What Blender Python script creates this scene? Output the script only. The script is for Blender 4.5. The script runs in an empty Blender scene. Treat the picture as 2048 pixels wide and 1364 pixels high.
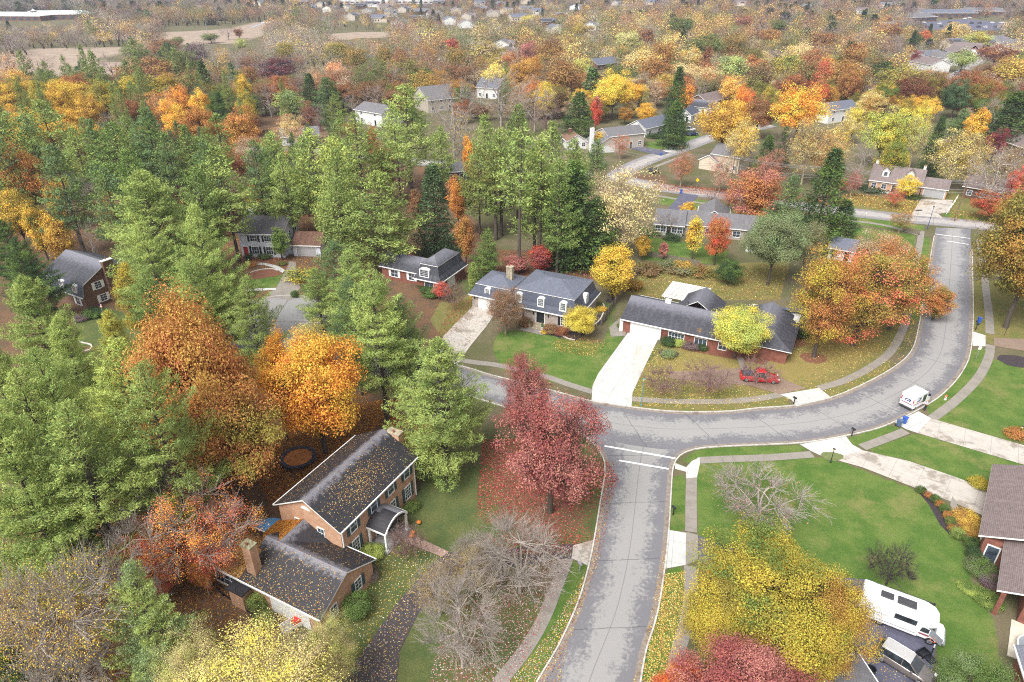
import bpy, math, random
import numpy as np
from mathutils import Vector, Matrix
from mathutils.geometry import tessellate_polygon
random.seed(7); rng = np.random.default_rng(7)
R = math.radians
# ------------------------------------------------------------------ camera, light, exposure
CAM_H = 55.0; CAM_T = 29.0; FPX = 1365.0
scene = bpy.context.scene
col = scene.collection
cam = bpy.data.cameras.new('camera'); cam.sensor_width = 36; cam.lens = 36 * FPX / 2048
cam.clip_start = .5; cam.clip_end = 9000
camo = bpy.data.objects.new('camera', cam); col.objects.link(camo)
camo.location = (0, 0, CAM_H); camo.rotation_euler = (R(90 - CAM_T), 0, 0)
scene.camera = camo
SUN_EL, SUN_AZ = 52, 215           # azimuth in degrees, clockwise from +Y
w = bpy.data.worlds.new('World'); scene.world = w; w.use_nodes = True
nt = w.node_tree; bg = nt.nodes['Background']; bg.inputs['Strength'].default_value = .12
sky = nt.nodes.new('ShaderNodeTexSky'); sky.sky_type = 'NISHITA'; sky.sun_disc = False
sky.sun_elevation = R(SUN_EL); sky.sun_rotation = R(SUN_AZ); sky.air_density = 1.0; sky.dust_density = 3.0; sky.ozone_density = 1.0
hs = nt.nodes.new('ShaderNodeHueSaturation'); hs.inputs['Saturation'].default_value = .12
nt.links.new(sky.outputs[0], hs.inputs['Color']); nt.links.new(hs.outputs[0], bg.inputs['Color'])
sl = bpy.data.lights.new('sun', 'SUN'); sl.energy = 2.0; sl.angle = R(32); sl.color = (1, .97, .92)
so = bpy.data.objects.new('sun', sl); col.objects.link(so)
sd = Vector((math.sin(R(SUN_AZ)) * math.cos(R(SUN_EL)), math.cos(R(SUN_AZ)) * math.cos(R(SUN_EL)), math.sin(R(SUN_EL))))
so.rotation_euler = sd.to_track_quat('Z', 'Y').to_euler(); so.location = (0, 0, 200)
vs = scene.view_settings; vs.view_transform = 'Standard'; vs.look = 'None'; vs.gamma = 1; vs.exposure = 1.14
scene.cycles.use_denoising = False; scene.cycles.filter_width = 1.1; scene.cycles.sample_clamp_indirect = 4; scene.cycles.max_bounces = 6; scene.cycles.diffuse_bounces = 3; scene.cycles.transmission_bounces = 4
scene.cycles.transparent_max_bounces = 4; scene.cycles.volume_bounces = 0

# ------------------------------------------------------------------ photograph <-> ground
ST, CT = math.sin(R(CAM_T)), math.cos(R(CAM_T))
def G(px, py, h=0.0):
    u = (px - 1024) / FPX; v = (py - 682) / FPX
    t = (CAM_H - h) / (ST + v * CT)
    return (t * u, t * (CT - v * ST))
def pxy(x, y, z=0.0):
    f = y * CT + (CAM_H - z) * ST; d = (CAM_H - z) * CT - y * ST
    return (1024 + FPX * x / f, 682 + FPX * d / f)
def dist(x, y, z=0): return y * CT + (CAM_H - z) * ST
def GP(pts, h=0): return [G(a, b, h) for a, b in pts]
def crop(c, x, y):
    o = {1: (0, 0), 2: (650, 0), 3: (1348, 0), 4: (0, 400), 5: (650, 400), 6: (1348, 400)}[c]
    return (o[0] + x / 2.926, o[1] + y / 2.926)

# ------------------------------------------------------------------ materials
def lin(c): return tuple(((v / 255) / 12.92 if v / 255 <= .04045 else ((v / 255 + .055) / 1.055) ** 2.4) for v in c)
def lc(r, g, b, k=1.0): return tuple(min(.9, x * k) for x in lin((r, g, b)))
MATS = {}
class NT:
    def __init__(s, name):
        s.m = bpy.data.materials.new(name); s.m.use_nodes = True; s.t = s.m.node_tree
        s.b = s.t.nodes['Principled BSDF']; MATS[name] = s.m
    def n(s, typ, **kw):
        nd = s.t.nodes.new(typ)
        for k, v in kw.items():
            if k.startswith('i_'):
                key = k[2:]; key = int(key) if key.isdigit() else key.replace('_', ' ')
                if isinstance(v, bpy.types.NodeSocket): s.t.links.new(v, nd.inputs[key])
                else: nd.inputs[key].default_value = v
            else: setattr(nd, k, v)
        return nd
    def l(s, a, b): s.t.links.new(a, b)
    def mix(s, f, a, b, blend='MIX'):
        nd = s.t.nodes.new('ShaderNodeMix'); nd.data_type = 'RGBA'; nd.blend_type = blend
        for i, v in ((0, f), (6, a), (7, b)):
            if isinstance(v, bpy.types.NodeSocket): s.t.links.new(v, nd.inputs[i])
            elif i and len(v) == 3: nd.inputs[i].default_value = (*v, 1)
            else: nd.inputs[i].default_value = v
        return nd.outputs[2]
    def math(s, op, a, b=0.0, clamp=False):
        nd = s.t.nodes.new('ShaderNodeMath'); nd.operation = op; nd.use_clamp = clamp
        for i, v in ((0, a), (1, b)):
            if isinstance(v, bpy.types.NodeSocket): s.t.links.new(v, nd.inputs[i])
            else: nd.inputs[i].default_value = v
        return nd.outputs[0]
    def noise(s, vec, scale, detail=4, rough=.55, dim=None):
        nd = s.n('ShaderNodeTexNoise', i_Scale=scale, i_Detail=detail, i_Roughness=rough)
        if vec is not None: s.l(vec, nd.inputs['Vector'])
        return nd.outputs['Fac']
    def ramp(s, f, a, b, c0=(0, 0, 0), c1=(1, 1, 1)):
        nd = s.t.nodes.new('ShaderNodeMapRange'); nd.interpolation_type = 'SMOOTHSTEP'
        s.l(f, nd.inputs[0]); nd.inputs[1].default_value = a; nd.inputs[2].default_value = b
        return nd.outputs[0]
    def attr(s, name, typ='GEOMETRY'):
        return s.n('ShaderNodeAttribute', attribute_name=name, attribute_type=typ)
    def pos(s): return s.n('ShaderNodeNewGeometry').outputs['Position']
    def obj(s): return s.n('ShaderNodeTexCoord').outputs['Object']
    def uv(s): return s.n('ShaderNodeTexCoord').outputs['UV']

def plain(name, c, rough=.6, var=.12, scale=3.0, metal=0, spec=.5, dirt=None):
    if name in MATS: return MATS[name]
    t = NT(name); f = t.noise(t.obj(), scale, 5)
    k = t.ramp(f, .3, .7)
    cc = t.mix(k, tuple(x * (1 - var) for x in c), tuple(min(1, x * (1 + var)) for x in c))
    if dirt: cc = t.mix(t.ramp(t.noise(t.obj(), scale * .35, 6, .7), .5, .75), cc, dirt)
    t.l(cc, t.b.inputs['Base Color']); t.b.inputs['Roughness'].default_value = rough
    t.b.inputs['Metallic'].default_value = metal; t.b.inputs['Specular IOR Level'].default_value = spec
    return t.m
def brick(name, c1, c2, mortar, sc=1.0):
    t = NT(name); b = t.n('ShaderNodeTexBrick', i_Scale=1.0 * sc)
    b.inputs['Brick Width'].default_value = .22; b.inputs['Row Height'].default_value = .075
    b.inputs['Mortar Size'].default_value = .008
    for i, c in (('Color1', c1), ('Color2', c2), ('Mortar', mortar)): b.inputs[i].default_value = (*c, 1)
    t.l(t.uv(), b.inputs['Vector'])
    f = t.ramp(t.noise(t.uv(), 1.3, 6, .7), .35, .7)
    f2 = t.ramp(t.noise(t.uv(), 7, 3, .7), .4, .65)
    c = t.mix(f, b.outputs['Color'], tuple(x * .78 for x in c2))
    c = t.mix(t.math('MULTIPLY', f2, .5), c, c1)
    t.l(c, t.b.inputs['Base Color']); t.b.inputs['Roughness'].default_value = .9
    return t.m
def shingle(name, c, dry=None, pale_span=(1.2, 2.6), gloss=.45, var=.3, streak=.35):
    """asphalt shingles laid in courses; optional paler colour mixed into a ragged band below the ridge (UV v = metres below the ridge)"""
    t = NT(name); u = t.uv()
    b = t.n('ShaderNodeTexBrick', i_Scale=1.0)
    b.inputs['Brick Width'].default_value = .32; b.inputs['Row Height'].default_value = .16
    b.inputs['Mortar Size'].default_value = .014; b.inputs['Bias'].default_value = -.1
    b.inputs['Color1'].default_value = (*[x * (1 - var) for x in c], 1); b.inputs['Color2'].default_value = (*[x * (1 + var) for x in c], 1)
    b.inputs['Mortar'].default_value = (*[x * .5 for x in c], 1)
    t.l(u, b.inputs['Vector'])
    cc = b.outputs['Color']
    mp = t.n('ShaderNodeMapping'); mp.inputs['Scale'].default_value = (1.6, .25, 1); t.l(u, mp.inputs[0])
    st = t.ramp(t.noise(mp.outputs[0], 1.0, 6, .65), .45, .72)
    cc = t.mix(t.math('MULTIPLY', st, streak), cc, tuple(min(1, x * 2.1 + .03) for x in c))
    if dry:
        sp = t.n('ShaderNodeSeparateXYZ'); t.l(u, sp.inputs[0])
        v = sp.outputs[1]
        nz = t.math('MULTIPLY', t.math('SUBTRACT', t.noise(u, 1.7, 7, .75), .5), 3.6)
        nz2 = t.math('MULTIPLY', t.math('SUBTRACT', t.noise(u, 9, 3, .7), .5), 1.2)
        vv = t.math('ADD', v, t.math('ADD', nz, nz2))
        mr = t.ramp(vv, pale_span[1], pale_span[0])
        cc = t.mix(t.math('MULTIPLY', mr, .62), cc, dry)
    t.l(cc, t.b.inputs['Base Color'])
    t.b.inputs['Roughness'].default_value = gloss + .2
    bm = t.n('ShaderNodeBump', i_Strength=.4, i_Distance=.03); t.l(b.outputs['Fac'], bm.inputs['Height']); bm.invert = True
    t.l(bm.outputs[0], t.b.inputs['Normal'])
    return t.m
def siding(name, c, pitch=.2, vert=False):
    t = NT(name); sp = t.n('ShaderNodeSeparateXYZ'); t.l(t.uv(), sp.inputs[0])
    f = t.math('FRACT', t.math('DIVIDE', sp.outputs[0 if vert else 1], pitch))
    k = t.ramp(f, 0, .14)
    cc = t.mix(k, tuple(x * .6 for x in c), c)
    cc = t.mix(t.math('MULTIPLY', t.ramp(t.noise(t.uv(), 1.5, 5), .4, .7), .25), cc, tuple(x * .8 for x in c))
    t.l(cc, t.b.inputs['Base Color']); t.b.inputs['Roughness'].default_value = .65
    return t.m
def glassm(name='window_glass', c=(.03, .04, .055)):
    t = NT(name); f = t.ramp(t.noise(t.obj(), 1.2, 3), .4, .65)
    t.l(t.mix(f, c, tuple(x * 2.6 for x in c)), t.b.inputs['Base Color'])
    t.b.inputs['Roughness'].default_value = .06; t.b.inputs['Specular IOR Level'].default_value = .8
    return t.m
def concrete(name, c, joint=1.5, stain=.35, damp=None):
    t = NT(name); p = t.pos(); u = t.uv()
    f = t.ramp(t.noise(p, .7, 8, .7), .42, .68)
    cc = t.mix(t.math('MULTIPLY', f, stain), c, tuple(x * .55 for x in c))
    f2 = t.ramp(t.noise(p, 6, 5, .7), .35, .7)
    cc = t.mix(t.math('MULTIPLY', f2, .25), cc, tuple(x * .75 for x in c))
    if damp: cc = t.mix(t.ramp(t.noise(p, .28, 8, .72), .5, .6), cc, damp)
    if joint:
        sp = t.n('ShaderNodeSeparateXYZ'); t.l(u, sp.inputs[0])
        ms = []
        for o in (0, 1):
            fr = t.math('FRACT', t.math('DIVIDE', sp.outputs[o], joint))
            ms.append(t.math('LESS_THAN', fr, .05 / joint))
        cc = t.mix(t.math('MULTIPLY', t.math('MAXIMUM', ms[0], ms[1]), .55), cc, tuple(x * .35 for x in c))
    t.l(cc, t.b.inputs['Base Color']); t.b.inputs['Roughness'].default_value = .8
    return t.m

LK = 1.08     # photograph look -> leaf albedo
def leafmat(name, objcol=True, trans=.3, var=.28):
    t = NT(name)
    rnd = t.attr('rnd').outputs['Fac']
    if objcol:
        oi = t.n('ShaderNodeObjectInfo'); a = oi.outputs['Color']; b = t.attr('leaf_b', 'OBJECT').outputs['Vector']
        mp = t.n('ShaderNodeVectorMath', operation='ADD'); t.l(t.obj(), mp.inputs[0])
        cb = t.n('ShaderNodeCombineXYZ'); t.l(t.math('MULTIPLY', oi.outputs['Random'], 40), cb.inputs[0]); t.l(cb.outputs[0], mp.inputs[1])
        nz = t.noise(mp.outputs[0], .22, 3, .6)
        k = t.math('ADD', t.ramp(nz, .42, .6), t.math('MULTIPLY', t.math('SUBTRACT', t.attr('rnd2').outputs['Fac'], .5), .7), clamp=True)
        c = t.mix(k, a, b)
    else:
        c = t.attr('col').outputs['Color']
    hv = t.n('ShaderNodeHueSaturation')
    t.l(t.math('ADD', t.math('MULTIPLY', rnd, .05), .482), hv.inputs['Hue'])
    t.l(t.math('ADD', t.math('MULTIPLY', rnd, var * 2), 1 - var), hv.inputs['Value'])
    t.l(c, hv.inputs['Color']); c = hv.outputs[0]
    d = t.n('ShaderNodeBsdfDiffuse'); t.l(c, d.inputs[0])
    tr = t.n('ShaderNodeBsdfTranslucent'); t.l(c, tr.inputs[0])
    m = t.n('ShaderNodeMixShader'); m.inputs[0].default_value = trans
    t.l(d.outputs[0], m.inputs[1]); t.l(tr.outputs[0], m.inputs[2])
    t.l(m.outputs[0], t.t.nodes['Material Output'].inputs['Surface'])
    return t.m
LEAF = leafmat('leaf'); NEEDLE = leafmat('needle', trans=.2, var=.3); LEAFC = leafmat('loose_leaf', False, .2)
def barkmat(name, objcol=False, c=(.09, .07, .055)):
    t = NT(name)
    if objcol: a = t.n('ShaderNodeObjectInfo').outputs['Color']
    else:
        v = t.n('ShaderNodeRGB'); v.outputs[0].default_value = (*c, 1); a = v.outputs[0]
    mp = t.n('ShaderNodeMapping'); mp.inputs['Scale'].default_value = (4, 4, .8); t.l(t.obj(), mp.inputs[0])
    f = t.ramp(t.noise(mp.outputs[0], 1.5, 4), .35, .7)
    dk = t.mix(1.0, a, (.6, .6, .62), 'MULTIPLY')
    t.l(t.mix(f, a, dk), t.b.inputs['Base Color']); t.b.inputs['Roughness'].default_value = .9
    return t.m
BARK = barkmat('bark'); BARKC = barkmat('twig_bark', True)

# ------------------------------------------------------------------ mesh helpers
def np_mesh(name, V, Q, mats, midx=None, fattr=None, fcol=None):
    me = bpy.data.meshes.new(name); n = len(V); m = len(Q); k = Q.shape[1]
    me.vertices.add(n); me.vertices.foreach_set('co', np.ascontiguousarray(V, np.float32).ravel())
    me.loops.add(m * k); me.loops.foreach_set('vertex_index', np.ascontiguousarray(Q, np.int32).ravel())
    me.polygons.add(m); me.polygons.foreach_set('loop_start', np.arange(0, m * k, k, dtype=np.int32))
    for q in mats: me.materials.append(q)
    if midx is not None: me.polygons.foreach_set('material_index', np.ascontiguousarray(midx, np.int32))
    me.update(calc_edges=True)
    for a, v in (fattr or {}).items():
        at = me.attributes.new(a, 'FLOAT', 'FACE'); at.data.foreach_set('value', np.ascontiguousarray(v, np.float32))
    if fcol is not None:
        at = me.attributes.new('col', 'FLOAT_COLOR', 'FACE'); c = np.ones((m, 4), np.float32); c[:, :3] = fcol
        at.data.foreach_set('color', c.ravel())
    return me
def tag(o, label=None, cat=None, group=None, kind=None):
    if label: o['label'] = label
    if cat: o['category'] = cat
    if group: o['group'] = group
    if kind: o['kind'] = kind
    return o
def empty(name, loc=(0, 0, 0), rz=0, label=None, cat=None, group=None):
    o = bpy.data.objects.new(name, None); col.objects.link(o); o.empty_display_size = .5
    o.location = loc; o.rotation_euler = (0, 0, rz); return tag(o, label, cat, group)
def link(name, me, parent=None, loc=None):
    o = bpy.data.objects.new(name, me); col.objects.link(o)
    if parent: o.parent = parent
    if loc: o.location = loc
    return o
def copy_tree(o, parent=None):
    c = o.copy(); col.objects.link(c); c.parent = parent
    for ch in list(o.children): copy_tree(ch, c)
    return c
class MB:
    def __init__(s): s.v = []; s.f = []; s.mi = []; s.m = []; s.uvz = {}; s.uvf = {}
    def mi_(s, mat):
        if mat not in s.m: s.m.append(mat)
        return s.m.index(mat)
    def poly(s, pts, mat, uv=None):
        b = len(s.v); s.v += [tuple(p) for p in pts]; s.f.append(tuple(range(b, b + len(pts)))); s.mi.append(s.mi_(mat))
        if uv: s.uvf[len(s.f) - 1] = uv
        return s
    def solid(s, V, F, mat):
        b = len(s.v); s.v += [tuple(p) for p in V]
        for f in F: s.f.append(tuple(i + b for i in f)); s.mi.append(s.mi_(mat))
        return s
    def box(s, x0, x1, y0, y1, z0, z1, mat):
        V = [(x0, y0, z0), (x1, y0, z0), (x1, y1, z0), (x0, y1, z0), (x0, y0, z1), (x1, y0, z1), (x1, y1, z1), (x0, y1, z1)]
        return s.solid(V, [(3, 2, 1, 0), (4, 5, 6, 7), (0, 1, 5, 4), (1, 2, 6, 5), (2, 3, 7, 6), (3, 0, 4, 7)], mat)
    def prism(s, pts, z0, z1, mat):
        n = len(pts)
        V = [(x, y, z0) for x, y in pts] + [(x, y, z1) for x, y in pts]
        F = [tuple(range(n))[::-1], tuple(range(n, 2 * n))] + [(i, (i + 1) % n, n + (i + 1) % n, n + i) for i in range(n)]
        return s.solid(V, F, mat)
    def profile(s, pts, y0, y1, mat, caps=True):
        """xz profile (counter-clockwise seen from -y) extruded along y"""
        n = len(pts); V = [(x, y0, z) for x, z in pts] + [(x, y1, z) for x, z in pts]
        F = [(i, n + i, n + (i + 1) % n, (i + 1) % n)[::-1] for i in range(n)]
        if caps: F += [tuple(range(n)), tuple(range(n, 2 * n))[::-1]]
        return s.solid(V, F, mat)
    def tube(s, p0, p1, r0, r1=None, n=8, mat=None, caps=True):
        r1 = r0 if r1 is None else r1; p0 = Vector(p0); p1 = Vector(p1); d = (p1 - p0).normalized()
        a = d.orthogonal().normalized(); b = d.cross(a); V = []
        for p, r in ((p0, r0), (p1, r1)):
            for i in range(n):
                t = 2 * math.pi * i / n; V.append(p + a * math.cos(t) * r + b * math.sin(t) * r)
        F = [(i, (i + 1) % n, n + (i + 1) % n, n + i) for i in range(n)]
        if caps: F += [tuple(range(n))[::-1], tuple(range(n, 2 * n))]
        return s.solid(V, F, mat)
    def lathe(s, prof, n, mat, c=(0, 0, 0)):
        V = []; F = []
        for r, z in prof:
            for i in range(n):
                t = 2 * math.pi * i / n; V.append((c[0] + r * math.cos(t), c[1] + r * math.sin(t), c[2] + z))
        for j in range(len(prof) - 1):
            for i in range(n): F.append((j * n + i, j * n + (i + 1) % n, (j + 1) * n + (i + 1) % n, (j + 1) * n + i))
        F.append(tuple(range(n))[::-1]); F.append(tuple(range((len(prof) - 1) * n, len(prof) * n)))
        return s.solid(V, F, mat)
    def mesh(s, name):
        me = bpy.data.meshes.new(name); me.from_pydata(s.v, [], s.f)
        for m in s.m: me.materials.append(m)
        me.polygons.foreach_set('material_index', s.mi)
        uv = me.uv_layers.new(name='UVMap'); Z = Vector((0, 0, 1))
        me.update()
        for p in me.polygons:
            if p.index in s.uvf:
                for li, q in zip(p.loop_indices, s.uvf[p.index]): uv.data[li].uv = q
                continue
            n = p.normal; t = Z.cross(n)
            t = Vector((1, 0, 0)) if t.length < .15 else t.normalized()
            b = n.cross(t)
            for li in p.loop_indices:
                q = me.vertices[me.loops[li].vertex_index].co; uv.data[li].uv = (q.dot(t), q.dot(b))
        return me
    def build(s, name, parent=None, bevel=0, smooth=False, loc=None):
        o = link(name, s.mesh(name), parent, loc)
        if smooth: o.data.polygons.foreach_set('use_smooth', [True] * len(o.data.polygons))
        if bevel:
            md = o.modifiers.new('bevel', 'BEVEL'); md.width = bevel; md.segments = 2; md.limit_method = 'ANGLE'
        return o

# ------------------------------------------------------------------ palette (sRGB look in the photograph)
C = dict(pine=(133, 149, 76), lime=(163, 175, 88), bluegreen=(106, 128, 84), dark=(68, 88, 56), golden=(238, 184, 60), orange=(240, 148, 48),
         rust=(164, 106, 72), rustor=(196, 126, 72), crimson=(166, 84, 86), pinkred=(190, 120, 114), coral=(216, 104, 84), burgundy=(122, 58, 70), yellow=(236, 208, 74),
         cream=(214, 194, 130), olive=(132, 126, 62), olivey=(194, 168, 54), ygreen=(186, 194, 92), green=(106, 128, 60), brown=(142, 108, 78),
         ochre=(178, 132, 62), paleor=(230, 166, 116), greybark=(190, 176, 164), pinkbark=(158, 126, 118), whitebark=(206, 198, 188), red=(214, 78, 66),
         darkred=(132, 72, 60), dkbark=(84, 76, 70), palegreen=(140, 158, 104), tan=(190, 168, 138), mauve=(130, 112, 118), greengrey=(132, 138, 96), orangegreen=(156, 140, 62))
CW = dict(pine='green', lime='lime-green', bluegreen='blue-green', dark='dark green', golden='golden', orange='bright orange', rust='rust-brown', rustor='rust-orange',
          crimson='crimson', coral='coral', pinkred='pinkish red', burgundy='burgundy', yellow='bright yellow', cream='cream-yellow', olive='olive', olivey='olive-yellow',
          ygreen='yellow-green', green='leafy green', brown='brown', ochre='ochre', paleor='pale orange', greybark='grey', pinkbark='pinkish grey', whitebark='pale-barked',
          red='scarlet', darkred='dark red', dkbark='dark-twigged', palegreen='pale green', tan='tan', mauve='mauve-brown', greengrey='grey-green', orangegreen='orange-green')
def CC(k, f=LK, q=.12):
    r, g, b = lin(C[k]); l = .3 * r + .6 * g + .1 * b
    return tuple(min(.85, (v * (1 - q) + l * q) * f) for v in (r, g, b))

# ------------------------------------------------------------------ trees
def norm(a): return a / (np.linalg.norm(a, axis=-1, keepdims=True) + 1e-9)
def cards(P, N, L, W, rg, T=None):
    """leaf-sized rhombi at P with normals N"""
    n = len(P); N = norm(N)
    if T is None: T = rg.normal(size=(n, 3))
    T = norm(T - N * (T * N).sum(1, keepdims=True)); B = np.cross(N, T)
    L = (L * rg.uniform(.7, 1.3, n))[:, None]; W_ = (W * rg.uniform(.7, 1.3, n))[:, None]
    bend = N * L * .12
    V = np.stack([P - T * L / 2 - bend, P + B * W_ / 2 + bend * .5, P + T * L / 2 - bend, P - B * W_ / 2 + bend * .5], 1).reshape(-1, 3)
    return V, np.arange(4 * n).reshape(-1, 4)
def tubes(S, n=4):
    """S: list of (p0,p1,r0,r1) -> verts, quads"""
    if not len(S): return np.zeros((0, 3)), np.zeros((0, 4), int)
    P0 = np.array([s[0] for s in S], float); P1 = np.array([s[1] for s in S], float)
    R0 = np.array([s[2] for s in S]); R1 = np.array([s[3] for s in S])
    D = norm(P1 - P0); A = norm(np.cross(D, np.where(np.abs(D[:, 2:3]) > .9, np.array([[1., 0, 0]]), np.array([[0, 0, 1.]])))); B = np.cross(D, A)
    a = np.arange(n) * 2 * math.pi / n
    ca, sa = np.cos(a)[None, :, None], np.sin(a)[None, :, None]
    ring = A[:, None] * ca + B[:, None] * sa
    V = np.concatenate([P0[:, None] + ring * R0[:, None, None], P1[:, None] + ring * R1[:, None, None]], 1).reshape(-1, 3)
    b = (np.arange(len(S)) * 2 * n)[:, None, None]; i = np.arange(n)
    F = np.stack([i, (i + 1) % n, n + (i + 1) % n, n + i], 1)[None] + b
    return V, F.reshape(-1, 4)
def merge(parts):
    V = []; Q = []; o = 0
    for v, q in parts:
        V.append(v); Q.append(q + o); o += len(v)
    return np.concatenate(V), np.concatenate(Q)
def lumpy(D, rg, amp, k=7):
    r = np.zeros(len(D))
    for _ in range(k):
        v = norm(rg.normal(size=3)); r += np.cos(D @ v * rg.uniform(3, 7) + rg.uniform(0, 6.28))
    return 1 + amp * r / math.sqrt(k)
def curve(segs, a, b, r0, r1, rg, bow=.12, n=2, up=0):
    a = np.array(a, float); b = np.array(b, float); L = np.linalg.norm(b - a); pr = a
    off = rg.normal(size=3) * L * bow; off[2] += up * L
    for i in range(1, n + 1):
        t = i / n; p = a * (1 - t) + b * t + off * 4 * t * (1 - t) * .5
        segs.append((pr, p, r0 + (r1 - r0) * (i - 1) / n, r0 + (r1 - r0) * t)); pr = p
def decid(seed, H=14, W=12, tf=.22, ntips=170, per=150, leaf=.3, cr=.075, lump=.16, shape='round', twigs=0, twl=1.2, flat=.62, dens=1.0, tierseg=5, weep=0, inner=.3):
    rg = np.random.default_rng(seed); a = W / 2; z0 = tf * H; c = (H - z0) / 2; cz = z0 + c
    D = norm(rg.normal(size=(ntips, 3)))
    rad = (rg.uniform(inner ** 2.2, 1, ntips)) ** (1 / 2.2) * lumpy(D, rg, lump)
    P = D * rad[:, None]
    z = P[:, 2].copy()
    if shape == 'cone': s = np.clip(1.12 - (z + 1) / 2 * .95, .12, 1.2); P[:, :2] *= s[:, None] * 1.15
    elif shape == 'vase': s = .55 + .5 * (z + 1) / 2 * 1.1; P[:, :2] *= np.clip(s, .4, 1.05)[:, None]
    elif shape == 'broad': P[:, 2] = np.where(z < 0, z * .75, z)
    elif shape == 'oval': s = np.clip(1.05 - .35 * np.abs(z), .5, 1.1); P[:, :2] *= s[:, None]
    tips = P * np.array([a * .92, a * .92, c * .93]) + np.array([0, 0, cz])
    segs = []; hub = np.array([0, 0, z0 * .75 + .1 * H])
    r = (H * .017 + .06) * (.72 if not per else 1)
    if z0 > .5 or True:
        curve(segs, (0, 0, -.1), hub, r * 1.25, r * .85, rg, .03, 3)
    K1 = 6; k1 = tips[rg.choice(ntips, K1, replace=False)] * .5 + hub * .5; k1[:, 2] += .04 * H
    K2 = max(12, ntips // 6); k2 = tips[rg.choice(ntips, K2, replace=False)]; k2 = k2 * .78 + hub * .22
    for p in k1: curve(segs, hub, p, r * .6, r * .38, rg, .1, 3, .04)
    top = np.array([0, 0, H * .8]); k1 = np.vstack([k1, top * .8 + hub * .2]); curve(segs, hub, k1[-1], r * .8, r * .35, rg, .06, 3)
    near1 = np.argmin(((k2[:, None] - k1[None]) ** 2).sum(2), 1)
    for p, j in zip(k2, near1): curve(segs, k1[j], p, r * .3, r * .14, rg, .12, 2, .05)
    near2 = np.argmin(((tips[:, None] - k2[None]) ** 2).sum(2), 1); sm = []
    for p, j in zip(tips, near2): curve(sm, k2[j], p, r * .12, r * .05, rg, .12, 2, .04)
    tw = []
    if twigs:
        cen = np.array([0, 0, cz - c * .5])
        for p, j in zip(tips, near2):
            out = norm((p - k2[j])[None])[0] + norm((p - cen)[None])[0] * .7
            for q in range(twigs):
                d = norm((out + rg.normal(size=3) * .55 + np.array([0, 0, .3 - weep]))[None])[0]
                st = k2[j] + (p - k2[j]) * rg.uniform(.15, 1)
                L = twl * rg.uniform(.5, 1.3); m = st + d * L * .5
                d2 = norm((d + rg.normal(size=3) * .25 + np.array([0, 0, .15 - weep * .8]))[None])[0]
                tw.append((st, m, .022, .016)); tw.append((m, m + d2 * L * .6, .016, .008))
                if q % 2: d3 = norm((d + rg.normal(size=3) * .5)[None])[0]; tw.append((m, m + d3 * L * .5, .014, .007))
    wood = merge([tubes(segs, tierseg), tubes(sm, 3)] + ([tubes(tw, 3)] if tw else []))
    crown = None
    if per:
        cls = []
        n = per
        wt = rg.uniform(.45, 1.5, ntips)
        cnt = np.maximum(1, (n * wt * dens).astype(int)); idx = np.repeat(np.arange(ntips), cnt)
        g = rg.normal(size=(len(idx), 3)); g *= (np.minimum(1, 1.9 / (np.linalg.norm(g, axis=1) + 1e-6)))[:, None]
        crr = W * cr * (.7 + .6 * rg.uniform(size=ntips))[idx][:, None]
        Pn = tips[idx] + g * crr * np.array([1, 1, flat])
        Pn[:, 2] -= weep * 1.2 * np.abs(g[:, 0]) 
        out = norm(Pn - np.array([0, 0, cz - c * .3]))
        N = out * .5 + norm(g) * .5 + np.array([0, 0, .55]) + rg.normal(size=Pn.shape) * .55
        V, Q = cards(Pn, N, leaf, leaf * .62, rg)
        crown = (V, Q, rg.uniform(size=len(Q)), np.repeat(rg.uniform(size=ntips), cnt))
    return wood, crown
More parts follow.
